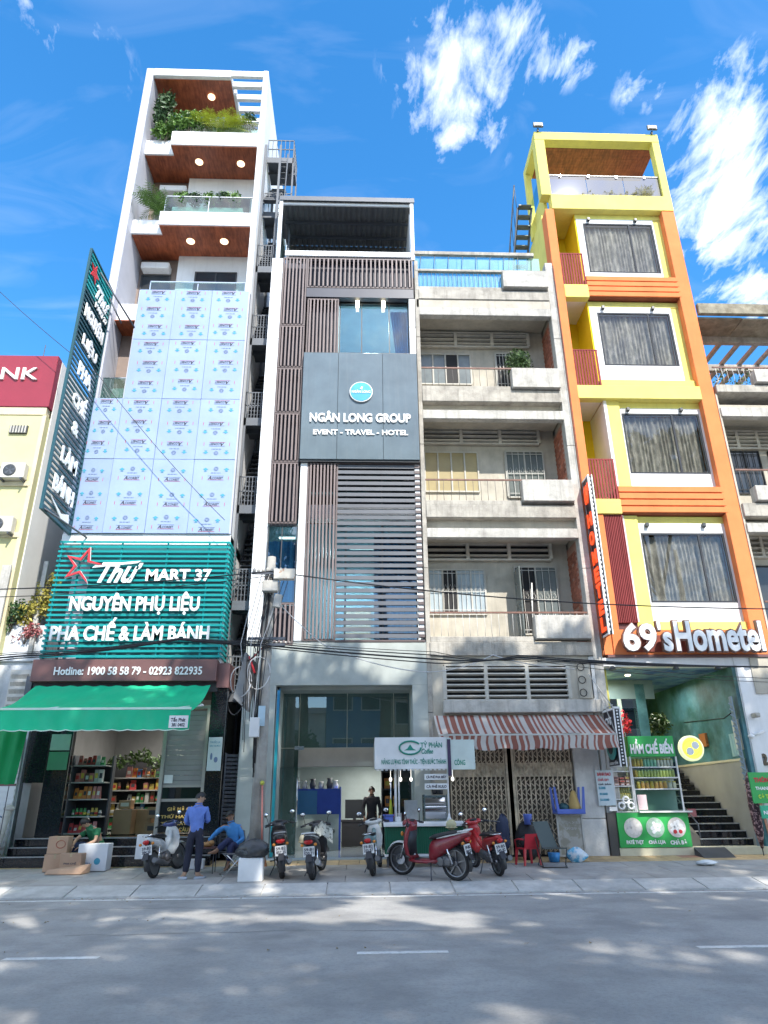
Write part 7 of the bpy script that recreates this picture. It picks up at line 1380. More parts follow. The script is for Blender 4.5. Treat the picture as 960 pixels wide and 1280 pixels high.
person('man in a light blue shirt and dark trousers standing with his back to the street',
    dict(pelvis=(mx, my, zz1 + .95), chest=(mx, my + .01, zz1 + 1.30), neck=(mx + .01, my + .0, zz1 + 1.48), head=(mx + .045, my + .02, zz1 + 1.61),
         lsh=(mx - .19, my + .02, zz1 + 1.38), lel=(mx - .25, my + .08, zz1 + 1.10), lwr=(mx - .10, my + .26, zz1 + 1.02), rsh=(mx + .19, my - .0, zz1 + 1.38), rel=(mx + .24, my + .05, zz1 + 1.12), rwr=(mx + .12, my + .28, zz1 + 1.13),
         lhip=(mx - .09, my, zz1 + .88), lkn=(mx - .12, my + .02, zz1 + .48), lan=(mx - .16, my - .02, zz1 + .09), lto=(mx - .26, my + .06, zz1 + .03), rhip=(mx + .09, my, zz1 + .88), rkn=(mx + .10, my + .02, zz1 + .48), ran=(mx + .10, my, zz1 + .09), rto=(mx + .22, my + .10, zz1 + .03)),
    (.95, .25, -.10), M_shirt, M_trou, M_skin2, shoes=mat('shoe_pale', (.42, .46, .52), .6))
sx, sy, s0 = -2.92, 17.75, sz(17.75)
person('seated man in a sky blue shirt with one bare foot drawn up',
    dict(pelvis=(sx + .14, sy + .05, s0 + .48), chest=(sx + .04, sy + .02, s0 + .84), neck=(sx - .01, sy - .02, s0 + 1.03), head=(sx - .03, sy - .05, s0 + 1.16),
         lsh=(sx + .20, sy + .0, s0 + .93), lel=(sx + .30, sy - .06, s0 + .66), lwr=(sx + .16, sy - .25, s0 + .55), rsh=(sx - .16, sy - .02, s0 + .93), rel=(sx - .34, sy - .12, s0 + .76), rwr=(sx - .47, sy - .16, s0 + .60),
         lhip=(sx + .20, sy - .02, s0 + .46), lkn=(sx + .10, sy - .42, s0 + .56), lan=(sx + .06, sy - .36, s0 + .12), lto=(sx + .0, sy - .50, s0 + .05), rhip=(sx + .06, sy - .02, s0 + .46), rkn=(sx + .04, sy - .44, s0 + .66), ran=(sx - .24, sy - .42, s0 + .42), rto=(sx - .40, sy - .46, s0 + .39)),
    (.45, -.88, 0), M_shirt2, mat('trousers_blue', (.035, .045, .12), .8, var=.1), M_skin, bare=True)
gx, gy, g0 = -6.35, 18.62, sz(18.5)
person('person in a green polo shirt sitting on the black steps bent over the boxes',
    dict(pelvis=(gx + .16, gy + .16, g0 + .44), chest=(gx + .03, gy - .0, g0 + .74), neck=(gx - .09, gy - .09, g0 + .90), head=(gx - .16, gy - .15, g0 + .98),
         lsh=(gx + .16, gy - .10, g0 + .80), lel=(gx + .20, gy - .34, g0 + .58), lwr=(gx - .04, gy - .46, g0 + .48), rsh=(gx - .16, gy + .04, g0 + .80), rel=(gx - .32, gy - .12, g0 + .60), rwr=(gx - .30, gy - .34, g0 + .48),
         lhip=(gx + .22, gy + .10, g0 + .42), lkn=(gx + .20, gy - .34, g0 + .46), lan=(gx + .14, gy - .30, g0 + .10), lto=(gx + .12, gy - .45, g0 + .04), rhip=(gx + .06, gy + .10, g0 + .42), rkn=(gx - .30, gy - .22, g0 + .50), ran=(gx - .30, gy - .12, g0 + .10), rto=(gx - .36, gy - .26, g0 + .04)),
    (-.75, -.35, -.62), M_gshirt, M_jean, M_skin2, sleeves='short', shoes=M_plas)
ix, iy, i0 = .42, 22.6, .4
M_dark = mat('dark_clothes', (.02, .018, .022), .8)
person('dark dressed person standing deep inside the office doorway',
    dict(pelvis=(ix, iy, i0 + .95), chest=(ix, iy, i0 + 1.30), neck=(ix, iy, i0 + 1.47), head=(ix, iy, i0 + 1.60), lsh=(ix - .19, iy, i0 + 1.38), lel=(ix - .25, iy, i0 + 1.10), lwr=(ix - .22, iy - .1, i0 + .85), rsh=(ix + .19, iy, i0 + 1.38), rel=(ix + .25, iy, i0 + 1.1), rwr=(ix + .22, iy - .1, i0 + .86),
         lhip=(ix - .09, iy, i0 + .88), lkn=(ix - .1, iy, i0 + .48), lan=(ix - .1, iy + .02, i0 + .09), lto=(ix - .1, iy - .12, i0 + .03), rhip=(ix + .09, iy, i0 + .88), rkn=(ix + .1, iy, i0 + .48), ran=(ix + .1, iy + .02, i0 + .09), rto=(ix + .12, iy - .12, i0 + .03)),
    (0, -1, 0), M_dark, M_dark, M_skin, shoes=M_plas)
# ================================================================== furniture and boxes on the pavement
def chair_fold(name, lab, x, y, rz, seatm, fm, back_h=.86, w_=.46, patt=True):
    t = thing(name, lab, 'chair', (x, y, sz(y)), rz, None, local=True)
    b = MB(); b.box(-w_ / 2, w_ / 2, -.22, .20, .42, .435); b.build('seat', seatm, t)
    b = MB(); b.hexa([(-w_ / 2 + .02, .18, .48), (w_ / 2 - .02, .18, .48), (w_ / 2 - .02, .195, .48), (-w_ / 2 + .02, .195, .48), (-w_ / 2 + .04, .36, back_h), (w_ / 2 - .04, .36, back_h), (w_ / 2 - .04, .375, back_h), (-w_ / 2 + .04, .375, back_h)]); b.build('backrest', seatm, t)
    for s_ in (-1, 1):
        b = MB(); b.tube([(s_ * w_ / 2, -.24, .0), (s_ * w_ / 2, .20, .46), (s_ * (w_ / 2 - .02), .37, back_h)], .012, 6); b.build('leg', fm, t); b = MB(); b.tube([(s_ * (w_ / 2 - .02), .30, .0), (s_ * (w_ / 2 - .02), -.20, .43)], .012, 6); b.build('leg', fm, t)
    b = MB(); b.tube([(-w_ / 2 + .02, .37, back_h), (w_ / 2 - .02, .37, back_h)], .012, 6); b.tube([(-w_ / 2, -.24, .02), (w_ / 2, -.24, .02)], .010, 6); b.tube([(-w_ / 2, .3, .02), (w_ / 2, .3, .02)], .010, 6); b.build('cross_bar', fm, t); return t
M_weave = mat('grey_weave', (.20, .20, .20), .6, col2=(.10, .10, .11), c2s=50, c2t=(.48, .52))
chair_fold('folding_chair', 'empty grey folding chair with crossed metal legs beside the white box', -2.72, 17.15, R(-70), M_weave, M_chrome, .84)
chair_fold('metal_chair', 'dark folding chair under the seated man', -2.76, 17.92, R(20), M_seatb, M_steel, .8)
tb = thing('small_table', 'small dark table between the two men', 'table', (-3.38, 17.55, sz(17.5))); b = MB(); b.box(-3.62, -3.16, 17.36, 17.74, sz(17.5) + .50, sz(17.5) + .53); b.build('table_top', M_brown, tb)
for dx in (-3.58, -3.2):
    for dy in (17.4, 17.7): b = MB(); b.tube([(dx, dy, sz(dy)), (dx, dy, sz(dy) + .5)], .011, 5); b.build('leg', M_steel, tb)
b = MB(); b.ell((-3.38, 17.5, sz(17.5) + .58), (.16, .11, .055)); b.ell((-3.28, 17.45, sz(17.5) + .62), (.07, .07, .05)); mesh_thing('leather_bag', b, mat('tan_leather', (.45, .24, .09), .6), 'small tan bag lying on the little table', 'bag', None, (-3.38, 17.5, .8))
b = MB(); z = sz(16.4); b.box(-2.47, -1.97, 16.26, 16.62, z - .01, z + .44, .02); mesh_thing('foam_box', b, mat('styrofoam', (.78, .79, .79), .7, bump=.1, bs=60), 'white foam box standing at the kerb beside the pole', 'box', None, (-2.22, 16.45, z))
b = MB()
rr = random.Random(9)
def bagp(cx, cy, cz, rx, ry, rz_, seed, nu=20, nv=12):
    r2 = random.Random(seed); ph_ = [r2.uniform(0, 6) for _ in range(6)]; vs = []
    for j in range(nv + 1):
        p_ = math.pi * j / nv
        for i in range(nu):
            a = 2 * math.pi * i / nu; k_ = 1 + .12 * math.sin(3 * a + ph_[0] + 2 * p_) + .09 * math.sin(7 * a + ph_[1] + 3 * p_) + .08 * math.sin(6 * p_ + ph_[2] + 4 * a) + r2.uniform(-.07, .07) * math.sin(p_); vs.append((cx + rx * k_ * math.sin(p_) * math.cos(a), cy + ry * k_ * math.sin(p_) * math.sin(a), cz + rz_ * math.cos(p_) * (1 + .1 * math.sin(4 * a + ph_[3]))))
    return vs, [(j * nu + i, (j + 1) * nu + i, (j + 1) * nu + (i + 1) % nu, j * nu + (i + 1) % nu) for j in range(nv) for i in range(nu)]
b.add(*bagp(-2.18, 16.44, z + .60, .33, .24, .19, 3), smooth=True); b.add(*bagp(-2.3, 16.44, z + .55, .24, .2, .14, 4), smooth=True)
mesh_thing('rubbish_bag', b, mat('bag_grey', (.055, .058, .062), .35, bump=.8, bs=9), 'crumpled dark grey plastic bag lying on the white foam box', 'bag', None, (-2.2, 16.44, z + .44))
br = thing('broom', 'pink handled broom leaning against the concrete pole', 'broom', (-2.1, 16.72, .2)); b = MB(); b.tube([(-2.05, 16.66, .75), (-2.13, 16.80, 2.05)], .022, 6); b.build('handle', mat('handle_pink', (.62, .22, .17), .5), br); b = MB(); b.hexa([(-2.16, 16.60, .42), (-1.92, 16.60, .42), (-1.92, 16.68, .42), (-2.16, 16.68, .42), (-2.08, 16.62, .78), (-2.02, 16.62, .78), (-2.02, 16.68, .78), (-2.08, 16.68, .78)]); b.build('bristles', mat('bristle_orange', (.5, .22, .10), .8), br)
b = MB(); b.ell((-2.13, 16.78, 2.08), (.05, .05, .05)); b.build('knob', mat('yarn_yellow', (.5, .5, .08), .8), br)
# cartons by the steps
def carton(x, y, w_, d_, h_, z_, lab, m=None, rz=0., tape=True, pr=None):
    zb_ = sz(y) + z_; b = MB(); b.box(-w_ / 2, w_ / 2, -d_ / 2, d_ / 2, 0, h_, .008); t = thing('cardboard_box', lab, 'carton', (x, y, zb_), rz, None, local=True); bo = b.build('body', m or M_card2, t)
    if tape: b = MB(); b.box(-.025, .025, -d_ / 2 - .002, d_ / 2 + .002, h_ - .0, h_ + .002); b.box(-.025, .025, -d_ / 2 - .002, -d_ / 2, h_ * .75, h_); b.build('tape', mat('tape', (.42, .33, .20), .3), t)
    if pr: text('carton_print', pr[0], t, pr[1], (-w_ * .3, -d_ / 2 - .001, h_ * .25), *XF, w_ * .6, h_ * .18, .002, .03)
    return t
z0 = 18.15
carton(-6.88, 18.05, .46, .36, .36, 0, 'lower brown carton of the left stack before the steps', rz=.1); c2_ = carton(-6.86, 18.07, .44, .36, .36, .365, 'upper brown carton with a round red mark on the left stack', rz=.06)
b = MB(); b.tube([(.07 + .10 * math.cos(a), -.182, .2 + .08 * math.sin(a)) for a in [k * .45 for k in range(15)]], .009, 4); b.build('round_mark', mat('mark_red', (.35, .10, .06), .6), c2_)
carton(-6.42, 17.85, .48, .34, .30, .10, 'small brown carton lying in front of the white boxes', rz=-.08, pr=('PHA CHẾ', M_inkd)); b = MB(); zz_ = sz(17.6); b.add([(-6.9, 17.5, zz_ + .01), (-6.1, 17.45, zz_ + .01), (-6.0, 17.75, zz_ + .02), (-6.85, 17.85, zz_ + .02), (-6.85, 17.52, zz_ + .10), (-6.15, 17.47, zz_ + .13), (-5.98, 17.75, zz_ + .20), (-6.8, 17.85, zz_ + .10)], [(0, 3, 2, 1), (4, 5, 6, 7), (0, 1, 5, 4), (1, 2, 6, 5), (2, 3, 7, 6), (3, 0, 4, 7)]); mesh_thing('flattened_carton', b, M_card2, 'crushed flat brown carton lowest in front of the carton heap', 'carton', None, (-6.4, 17.6, zz_))
wb_ = carton(-6.05, 18.12, .66, .42, .56, 0, 'large white carton with blue print before the green shirted person', mat('carton_white', (.70, .71, .73), .6), .05, False); b = MB(); b.disc((.12, -.213, .2), .07, .004, 'y', 16); b.build('print_mark', M_inkc, wb_); piece_ = text('carton_print', 'MILK TEA', wb_, M_inkg, (-.28, -.212, .12), *XF, .26, .06, .002, .02)
carton(-4.95, 18.42, .5, .22, .52, .19, 'white carton leaning on the steps behind the blue motorbike', MATS['carton_white'], .1, False); carton(-3.72, 18.2, .34, .3, .2, 0, 'low white carton on the pavement beside the standing man', MATS['carton_white'], .1, False)
for x, y, lab in ((8.04, 17.68, 'crumpled clear plastic bag lying on the pavement before the guest house'), (5.25, 18.45, 'blue and clear plastic bag at the foot of the framed board')):
    b = MB(); b.add(*bagp(x, y, sz(y) + (.06 if x > 6 else .15), .24, .12, .06 if x > 6 else .17, int(x)), smooth=True); mesh_thing('plastic_bag', b, mat('plastic_clear', (.62, .66, .68), .2, bump=.8, bs=14) if x > 6 else mat('plastic_blue', (.12, .42, .62), .25, bump=.8, bs=12, col2=(.6, .66, .7), c2t=(.45, .55), c2s=5), lab, 'bag', None, (x, y, sz(y)))
# red plastic chair with a dark bag
rc = thing('plastic_chair', 'small red plastic armchair with a dark bag on it before the lattice gate', 'chair', (4.0, 18.1, sz(18.1)), R(200), None, local=True); M_rpl = mat('plastic_red', (.52, .025, .04), .35)
b = MB(); b.box(-.20, .20, -.19, .19, .34, .37, .01); b.build('seat', M_rpl, rc); b = MB(); b.grid(lambda u, v: (-.2 + .4 * u, .18 + .08 * v - .05 * math.cos((u - .5) * 2.5) * 0, .37 + .30 * v), 8, 4); b.grid(lambda u, v: (-.2 + .4 * u, .195 + .08 * v, .37 + .30 * v), 8, 4); b.build('backrest', M_rpl, rc)
for s_ in (-1, 1):
    b = MB(); b.tube([(s_ * .21, .2, .55), (s_ * .225, -.02, .56), (s_ * .215, -.18, .53), (s_ * .2, -.17, .36)], .018, 6); b.build('armrest', M_rpl, rc)
    for dy in (-.17, .17): b = MB(); b.hexa([(s_ * .22 - .02, dy * 1.15 - .018, 0), (s_ * .22 + .02, dy * 1.15 - .018, 0), (s_ * .22 + .02, dy * 1.15 + .018, 0), (s_ * .22 - .02, dy * 1.15 + .018, 0), (s_ * .18 - .028, dy - .025, .35), (s_ * .18 + .028, dy - .025, .35), (s_ * .18 + .028, dy + .025, .35), (s_ * .18 - .028, dy + .025, .35)]); b.build('leg', M_rpl, rc)
b = MB(); b.add(*bagp(3.98, 18.1, sz(18.1) + .48, .16, .14, .13, 5), smooth=True); mesh_thing('cloth_bag', b, M_plas, 'dark cloth bag resting on the red plastic chair', 'bag', None, (3.98, 18.1, sz(18.1) + .37))
# dark folding lounge chair
lc = thing('lounge_chair', 'dark green folding lounge chair with a looped tube frame', 'chair', (4.45, 17.75, sz(17.75))); zc = sz(17.75); M_tube = mat('tube_dark', (.06, .06, .055), .35, metal=.5)
b = MB(); b.tube([(4.22, 17.55, zc + .01), (4.75, 17.50, zc + .01), (4.82, 17.9, zc + .03), (4.80, 17.6, zc + .40), (4.25, 17.65, zc + .40), (4.18, 17.9, zc + .03), (4.22, 17.55, zc + .01)], .013, 6); b.build('base_loop', M_tube, lc)
b = MB(); b.tube([(4.22, 17.6, zc + .02), (4.12, 18.05, zc + .98), (4.55, 18.1, zc + .99), (4.68, 17.7, zc + .40)], .013, 6); b.build('back_frame', M_tube, lc)
M_mesh = mat('mesh_fabric_green', (.07, .09, .085), .7); b = MB(); b.quad((4.26, 17.72, zc + .40), (4.64, 17.74, zc + .40), (4.53, 18.08, zc + .96), (4.15, 18.04, zc + .95)); b.quad((4.26, 17.735, zc + .40), (4.64, 17.755, zc + .40), (4.53, 18.095, zc + .96), (4.15, 18.055, zc + .95)); b.build('backrest', M_mesh, lc); b = MB(); b.box(4.26, 4.78, 17.5, 17.8, zc + .385, zc + .40); b.build('seat', M_mesh, lc)
# framed board with the upturned blue stool
fbd = thing('framed_board', 'grey metal framed price board leaning beside the whitewashed column', 'sign', (5.3, 19.0, .33)); b = MB(); b.box(5.02, 5.62, 18.98, 19.02, .42, 1.32, .004); brd = b.build('board', mat('faded_board', (.30, .28, .22), .4, col2=(.42, .40, .36), c2t=(.48, .56), c2s=4), fbd)
b = MB()
for a in ((4.99, 5.03, .38, 1.34), (5.61, 5.65, .38, 1.34)): b.box(a[0], a[1], 18.96, 19.03, a[2], a[3])
b.box(5.03, 5.61, 18.96, 19.03, 1.30, 1.34); b.box(5.03, 5.61, 18.96, 19.03, .38, .42); b.build('frame', M_concl, fbd)
text('board_print', 'SỬA XE', brd, M_concl, (5.12, 18.975, 1.12), *XF, .4, .07, .003, .03); text('board_print', '0939', brd, M_concl, (5.18, 18.975, .98), *XF, .3, .06, .003, .03)
st_ = thing('plastic_stool', 'blue plastic table upturned on top of the framed board with its legs in the air', 'stool', (5.33, 19.0, 1.34)); M_bpl = mat('plastic_blue_violet', (.10, .16, .52), .4)
b = MB(); b.box(4.98, 5.70, 18.80, 19.28, 1.345, 1.39, .01); b.box(5.0, 5.68, 18.80, 18.83, 1.39, 1.46); b.box(5.0, 5.68, 19.25, 19.28, 1.39, 1.46); b.build('top', M_bpl, st_)
for x in (5.02, 5.66):
    for y in (18.84, 19.24): b = MB(); dx = -.05 if x < 5.3 else .05; b.hexa([(x - .035, y - .03, 1.39), (x + .035, y - .03, 1.39), (x + .035, y + .03, 1.39), (x - .035, y + .03, 1.39), (x - .025 + dx, y - .02, 1.98), (x + .025 + dx, y - .02, 1.98), (x + .025 + dx, y + .02, 1.98), (x - .025 + dx, y + .02, 1.98)]); b.build('leg', M_bpl, st_)
b = MB(); b.lathe([(.17, 1.40), (.15, 1.55), (.06, 1.86), (.02, 1.9)], (5.48, 18.98, 0), 14); mesh_thing('straw_hat', b, mat('straw', (.48, .33, .12), .8, bump=.5, bs=40), 'tan conical basket standing in the upturned blue stool', 'basket', None, (5.48, 18.98, 1.4)); b = MB(); b.add(*bagp(5.2, 19.0, 1.5, .14, .12, .10, 8), smooth=True); mesh_thing('dark_bundle', b, M_tealdk, 'dark teal bundle beside the basket in the upturned stool', 'bundle', None, (5.2, 19, 1.4))
b = MB(); b.lathe([(.09, 1.12), (.11, 1.34), (.11, 1.36)], (4.2, 18.7, 0), 12); mesh_thing('blue_bucket', b, M_bpl, 'small blue bucket on the dark heap behind the lounge chair', 'bucket', None, (4.2, 18.7, 1.1)); b = MB(); b.lathe([(.12, sz(18.6)), (.15, sz(18.6) + .2)], (4.72, 18.5, 0), 12); mesh_thing('blue_basin', b, mat('plastic_sky', (.04, .25, .55), .4), 'bright blue basin on the ground behind the lounge chair', 'basin', None, (4.72, 18.5, .3))
# dark covered heap and bicycle in front of the gate
b = MB(); b.add(*bagp(4.2, 18.9, .75, .28, .2, .42, 12), smooth=True); mesh_thing('covered_heap', b, mat('dark_cloth_heap', (.03, .03, .035), .8, bump=.6, bs=7), 'dark cloth covered heap standing against the lattice gate', 'heap', None, (4.2, 18.9, .35)); b = MB(); b.add(*bagp(3.55, 18.6, 1.0, .16, .14, .35, 13), smooth=True); b.add(*bagp(3.5, 18.6, .75, .18, .15, .25, 15), smooth=True); mesh_thing('rain_cape', b, mat('cape_navy', (.02, .03, .07), .6, bump=.6, bs=8), 'navy rain cape hanging over the bicycle by the gate', 'cape', None, (3.55, 18.6, .8))
by = thing('bicycle', 'old dark bicycle standing in front of the lattice gate', 'bicycle', (3.35, 18.6, .3))
for x, y in ((3.15, 18.35), (3.55, 18.9)):
    b = MB(); d = Vector((.6, .8, 0)).normalized(); b.tube([(x + d.x * .31 * math.cos(a), y + d.y * .31 * math.cos(a), .64 + .31 * math.sin(a)) for a in [k * 2 * math.pi / 20 for k in range(21)]], .016, 5); w_ = b.build('wheel', M_tyre, by); b = MB()
    for k in range(8): a = k * math.pi / 8; b.tube([(x - d.x * .3 * math.cos(a), y - d.y * .3 * math.cos(a), .64 - .3 * math.sin(a)), (x + d.x * .3 * math.cos(a), y + d.y * .3 * math.cos(a), .64 + .3 * math.sin(a))], .003, 3)
    b.build('spoke', M_chrome, w_)
b = MB(); b.tube([(3.15, 18.35, .64), (3.22, 18.45, 1.1), (3.4, 18.7, .7), (3.25, 18.5, 1.0), (3.5, 18.85, 1.0), (3.4, 18.7, .7), (3.55, 18.9, .64), (3.5, 18.85, 1.0)], .014, 6); b.build('frame', M_steel, by); b = MB(); b.ell((3.5, 18.85, 1.12), (.08, .1, .04)); b.build('saddle', M_seatb, by); b = MB(); b.tube([(2.98, 18.5, 1.2), (3.22, 18.42, 1.22), (3.44, 18.36, 1.2)], .012, 5); b.build('handlebar', M_steel, by)
# ================================================================== coffee stall
CS = thing('coffee_stall', 'mobile coffee stall with a white lettered canopy and dark green ribbed front', 'stall', (1.6, 18.2, sz(18.2))); yC = 18.02; zg = sz(18.2)
M_csw = mat('stall_white', (.72, .73, .73), .4); M_csg = mat('stall_green', (.01, .13, .07), .5); cv = MB()
cv.box(.40, 2.12, yC - .42, yC - .39, 2.38, 3.10, .004); cv.add([(.40, yC - .39, 3.10), (2.12, yC - .39, 3.10), (2.12, yC + .5, 3.02), (.40, yC + .5, 3.02), (.40, yC - .39, 2.35), (.40, yC + .5, 2.45)], [(0, 1, 2, 3), (0, 3, 5, 4)])
cp = cv.build('canopy', M_csw, CS)
b = MB(); b.box(2.24, 2.80, yC - .42, yC - .39, 2.36, 3.04, .004); b.box(2.12, 2.24, yC - .43, yC - .38, 2.25, 3.08, .004); cp2 = b.build('canopy_end', mat('canopy_pale_green', (.56, .64, .60), .4), CS); piece('canopy_stripe', 2.14, 2.22, yC - .445, yC - .43, 2.22, 3.05, mat('stripe_purple', (.06, .04, .09), .4), CS)
b = MB(); b.tube([(1.25 + .26 * math.cos(a), yC - .43, 2.86 + .15 * math.sin(a)) for a in [k * .3 for k in range(2, 22)]], .022, 5); b.build('round_logo', mat('logo_green', (.02, .25, .18), .4), cp); b = MB(); b.prism([(1.1, 2.80), (1.4, 2.80), (1.32, 2.84), (1.25, 2.94), (1.18, 2.84)], yC - .425, yC - .42); b.build('logo_roof', MATS['logo_green'], cp)
M_cg = MATS['logo_green']; text('canopy_letters', 'TỶ PHÁN', cp, M_cg, (1.50, yC - .422, 2.86), *XF, .52, .16, .004, .02); text('canopy_letters', 'Coffee', cp, M_cg, (1.52, yC - .422, 2.72), *XF, .28, .12, .004, .02, .3)
text('canopy_letters', 'NĂNG LƯỢNG TỈNH THỨC - TIỆN BƯỚC THÀNH', cp, M_cg, (.56, yC - .422, 2.46), *XF, 1.54, .17, .004, .02); text('canopy_letters', 'CÔNG', cp2, M_cg, (2.30, yC - .422, 2.46), *XF, .26, .15, .004, .02)
b = MB()
for k in range(16): b.box(.44 + k * .105, .5 + k * .105, yC - .40, yC - .395, 2.35, 2.38)
b.build('canopy_fringe', M_csw, CS)
for x, w_ in ((.90, .03), (.98, .02), (2.16, .022)): b = MB(); b.tube([(x, yC - .1, 1.2), (x, yC - .1, 2.4)], w_, 8); b.build('post', M_csw, CS)
b = MB(); b.lathe([(.08, 1.22), (.03, 1.34), (.025, 1.4)], (2.16, yC - .1, 0), 12); b.build('post_foot', M_csw, CS)
piece('counter_top', .60, 2.52, yC - .22, yC + .45, 1.19, 1.23, M_csw, CS, .006); piece('counter_edge', .60, 2.52, yC - .24, yC - .22, 1.13, 1.20, M_csw, CS, .004); piece('counter_body', .64, 2.48, yC - .12, yC + .4, .52, 1.13, M_csg, CS)
for k in range(38): x = .65 + k * .0485; piece('front_rib', x, x + .034, yC - .15, yC - .12, .55, 1.13, M_csg, CS)
piece('base_rail', .62, 2.5, yC - .17, yC + .4, .50, .55, M_csw, CS)
for x in (.8, 2.3):
    b = MB(); b.lathe([(.12, -.03), (.13, 0), (.12, .03)], (x, yC - .02, zg + .13), 16, 'y'); b.build('castor', M_tyre, CS)
piece('leg', .68, .72, yC - .1, yC - .06, zg, .52, M_steel, CS); piece('leg', 2.4, 2.44, yC - .1, yC - .06, zg, .52, M_steel, CS)
for k, (z0, s_) in enumerate(((2.14, 'CÀ PHÊ PHA MÁY'), (1.93, 'CÀ PHÊ RULO'))): p = piece('hanging_sign', 1.58, 2.14, yC - .36, yC - .34, z0, z0 + .13, M_csw, CS); text('sign_print', s_, p, M_inkd, (1.62, yC - .362, z0 + .03), *XF, .48, .075, .002, .03)
for x in (.78, 1.02, 1.27, 2.27): b = MB(); b.tube([(x, yC - .2, 2.4), (x, yC - .2, 2.2)], .006, 4); b.ell((x, yC - .2, 2.16), (.035, .035, .05)); b.build('light_bulb', mat('bulb_white', (.85, .85, .82), .3, emit=(1, .95, .85), es=.8, var=0), CS)
em = thing('espresso_machine', 'polished steel espresso machine on the coffee stall counter', 'coffee machine', (1.85, yC + .1, 1.23)); b = MB(); b.grid(lambda u, v: (1.60 + .5 * v, yC - .10 + .18 * (1 - math.sin(u * math.pi)) * 1.0, 1.26 + .52 * u), 16, 1); b.build('hood', mat('polished_steel', (.6, .61, .63), .12, metal=1, var=0), em); b = MB(); b.box(1.57, 1.60, yC - .1, yC + .35, 1.23, 1.82); b.box(2.10, 2.13, yC - .1, yC + .35, 1.23, 1.82); b.box(1.60, 2.10, yC + .05, yC + .35, 1.24, 1.8); b.build('side', M_chrome, em); b = MB(); b.lathe([(.05, 1.82), (.07, 1.92)], (1.85, yC + .1, 0), 10); b.tube([(1.8, yC + .1, 1.9), (1.82, yC + .1, 2.0)], .008, 4); b.lathe([(.08, 1.82), (.08, 1.92)], (1.98, yC + .1, 0), 10); b.build('cups', M_plas, em)
b = MB(); b.box(1.12, 1.42, yC - .05, yC + .25, 1.23, 1.70, .01); mesh_thing('steel_cooler', b, M_galv, 'square grey metal container left of the espresso machine', 'container', None, (1.27, yC + .1, 1.23)); b = MB(); b.box(.62, .84, yC - .1, yC + .14, 1.23, 1.36, .01); b.box(.60, .86, yC - .12, yC + .16, 1.36, 1.39); mesh_thing('blue_box', b, M_bpl, 'small blue lidded tub at the left end of the stall counter', 'tub', None, (.73, yC, 1.23)); b = MB(); b.lathe([(.05, 1.24), (.045, 1.5), (.015, 1.72)], (.80, yC + .3, 0), 10); mesh_thing('yellow_bottle', b, mat('bottle_yellow', (.5, .55, .02), .4), 'yellow green bottle behind the blue tub', 'bottle', None, (.8, yC + .3, 1.23)); b = MB(); b.box(.9, 1.02, yC - .15, yC - .03, 1.23, 1.34, .01); b.lathe([(.05, 1.23), (.05, 1.42)], (1.0, yC + .1, 0), 10); mesh_thing('white_cups', b, M_csw, 'white cup box at the foot of the stall post', 'box', None, (.95, yC, 1.23))
# ================================================================== utility pole, boxes and cables
M_pole = mat('pole_concrete', (.40, .385, .35), .85, var=.18, vs=3, bump=.5, bs=20, streak=.5, grime=.4, scol=(.18, .16, .14))
UP = thing('utility_pole', 'slim concrete utility pole carrying boxes and cables in front of the narrow gap', 'pole', (-2.2, 16.95, .2)); px_, py_ = -2.22, 16.95
b = MB(); b.tube([(px_, py_, .15), (px_, py_, 7.45)], [.17, .105], 14); b.build('shaft', M_pole, UP)
b = MB()
for k in range(5): b.tube([(px_ - .13 + .05 * math.sin(k * 3), py_ - .12, 2.2 + k * .1), (px_ - .16 + .08 * math.sin(k * 5), py_ - .14, 4.5), (px_ - .1 + .04 * k, py_ - .12, 6.9)], .014, 5)
b.build('riser_cable', M_plas, UP)
piece('cable_box', -2.10, -1.58, 16.55, 16.72, 6.76, 7.02, mat('box_rusted', (.62, .58, .50), .6, col2=(.42, .18, .07), c2t=(.56, .62), c2s=6), UP, .01); piece('cable_box', -2.38, -2.0, 16.62, 16.84, 6.47, 6.74, M_concl, UP, .01); piece('cable_box', -2.08, -1.9, 16.66, 16.82, 6.08, 6.40, M_concl, UP, .01, rot=(0, .15, 0)); piece('meter_box', -2.48, -2.26, 16.66, 16.8, 3.05, 3.48, mat('meter_white', (.66, .66, .65), .4), UP, .01)
b = MB(); 
for z in (6.95, 5.15, 5.3): b.box(px_ - .45, px_ + .45, py_ - .18, py_ - .12, z, z + .06)
b.build('cross_arm', M_steel, UP)
b = MB()
for k in range(8): b.lathe([(.03, 7.0), (.045, 7.05), (.02, 7.12)], (px_ - .40 + k * .11, py_ - .15, 0), 8)
b.build('insulator', M_concl, UP)
piece('pole_notice', px_ - .09, px_ + .07, py_ - .185, py_ - .178, 3.3, 3.75, mat('notice_blue', (.45, .60, .68), .5), UP)
# panel hanging beside the pole, seen almost edge on
hs = thing('oblique_sign', 'grey panel sign hanging obliquely beside the pole, seen from its back', 'sign', (-2.65, 16.9, 3.6)); b = MB(); b.hexa([(-2.88, 16.6, 3.92), (-2.56, 16.9, 3.62), (-2.54, 16.93, 3.63), (-2.86, 16.63, 3.93), (-2.70, 16.7, 4.98), (-2.42, 17.0, 4.72), (-2.40, 17.03, 4.73), (-2.68, 16.73, 4.99)]); b.build('panel', mat('panel_grey', (.22, .22, .22), .5), hs); b = MB(); b.tube([(-2.55, 16.85, 4.85), (-2.3, 16.9, 5.15)], .02, 5); b.tube([(-2.6, 16.8, 4.9), (-2.45, 16.75, 4.5)], .03, 5); b.build('bracket', M_red, hs)
M_cable = mat('cable_black', (.02, .02, .022), .6, var=0); M_cablew = mat('cable_white', (.55, .55, .55), .6, var=0)
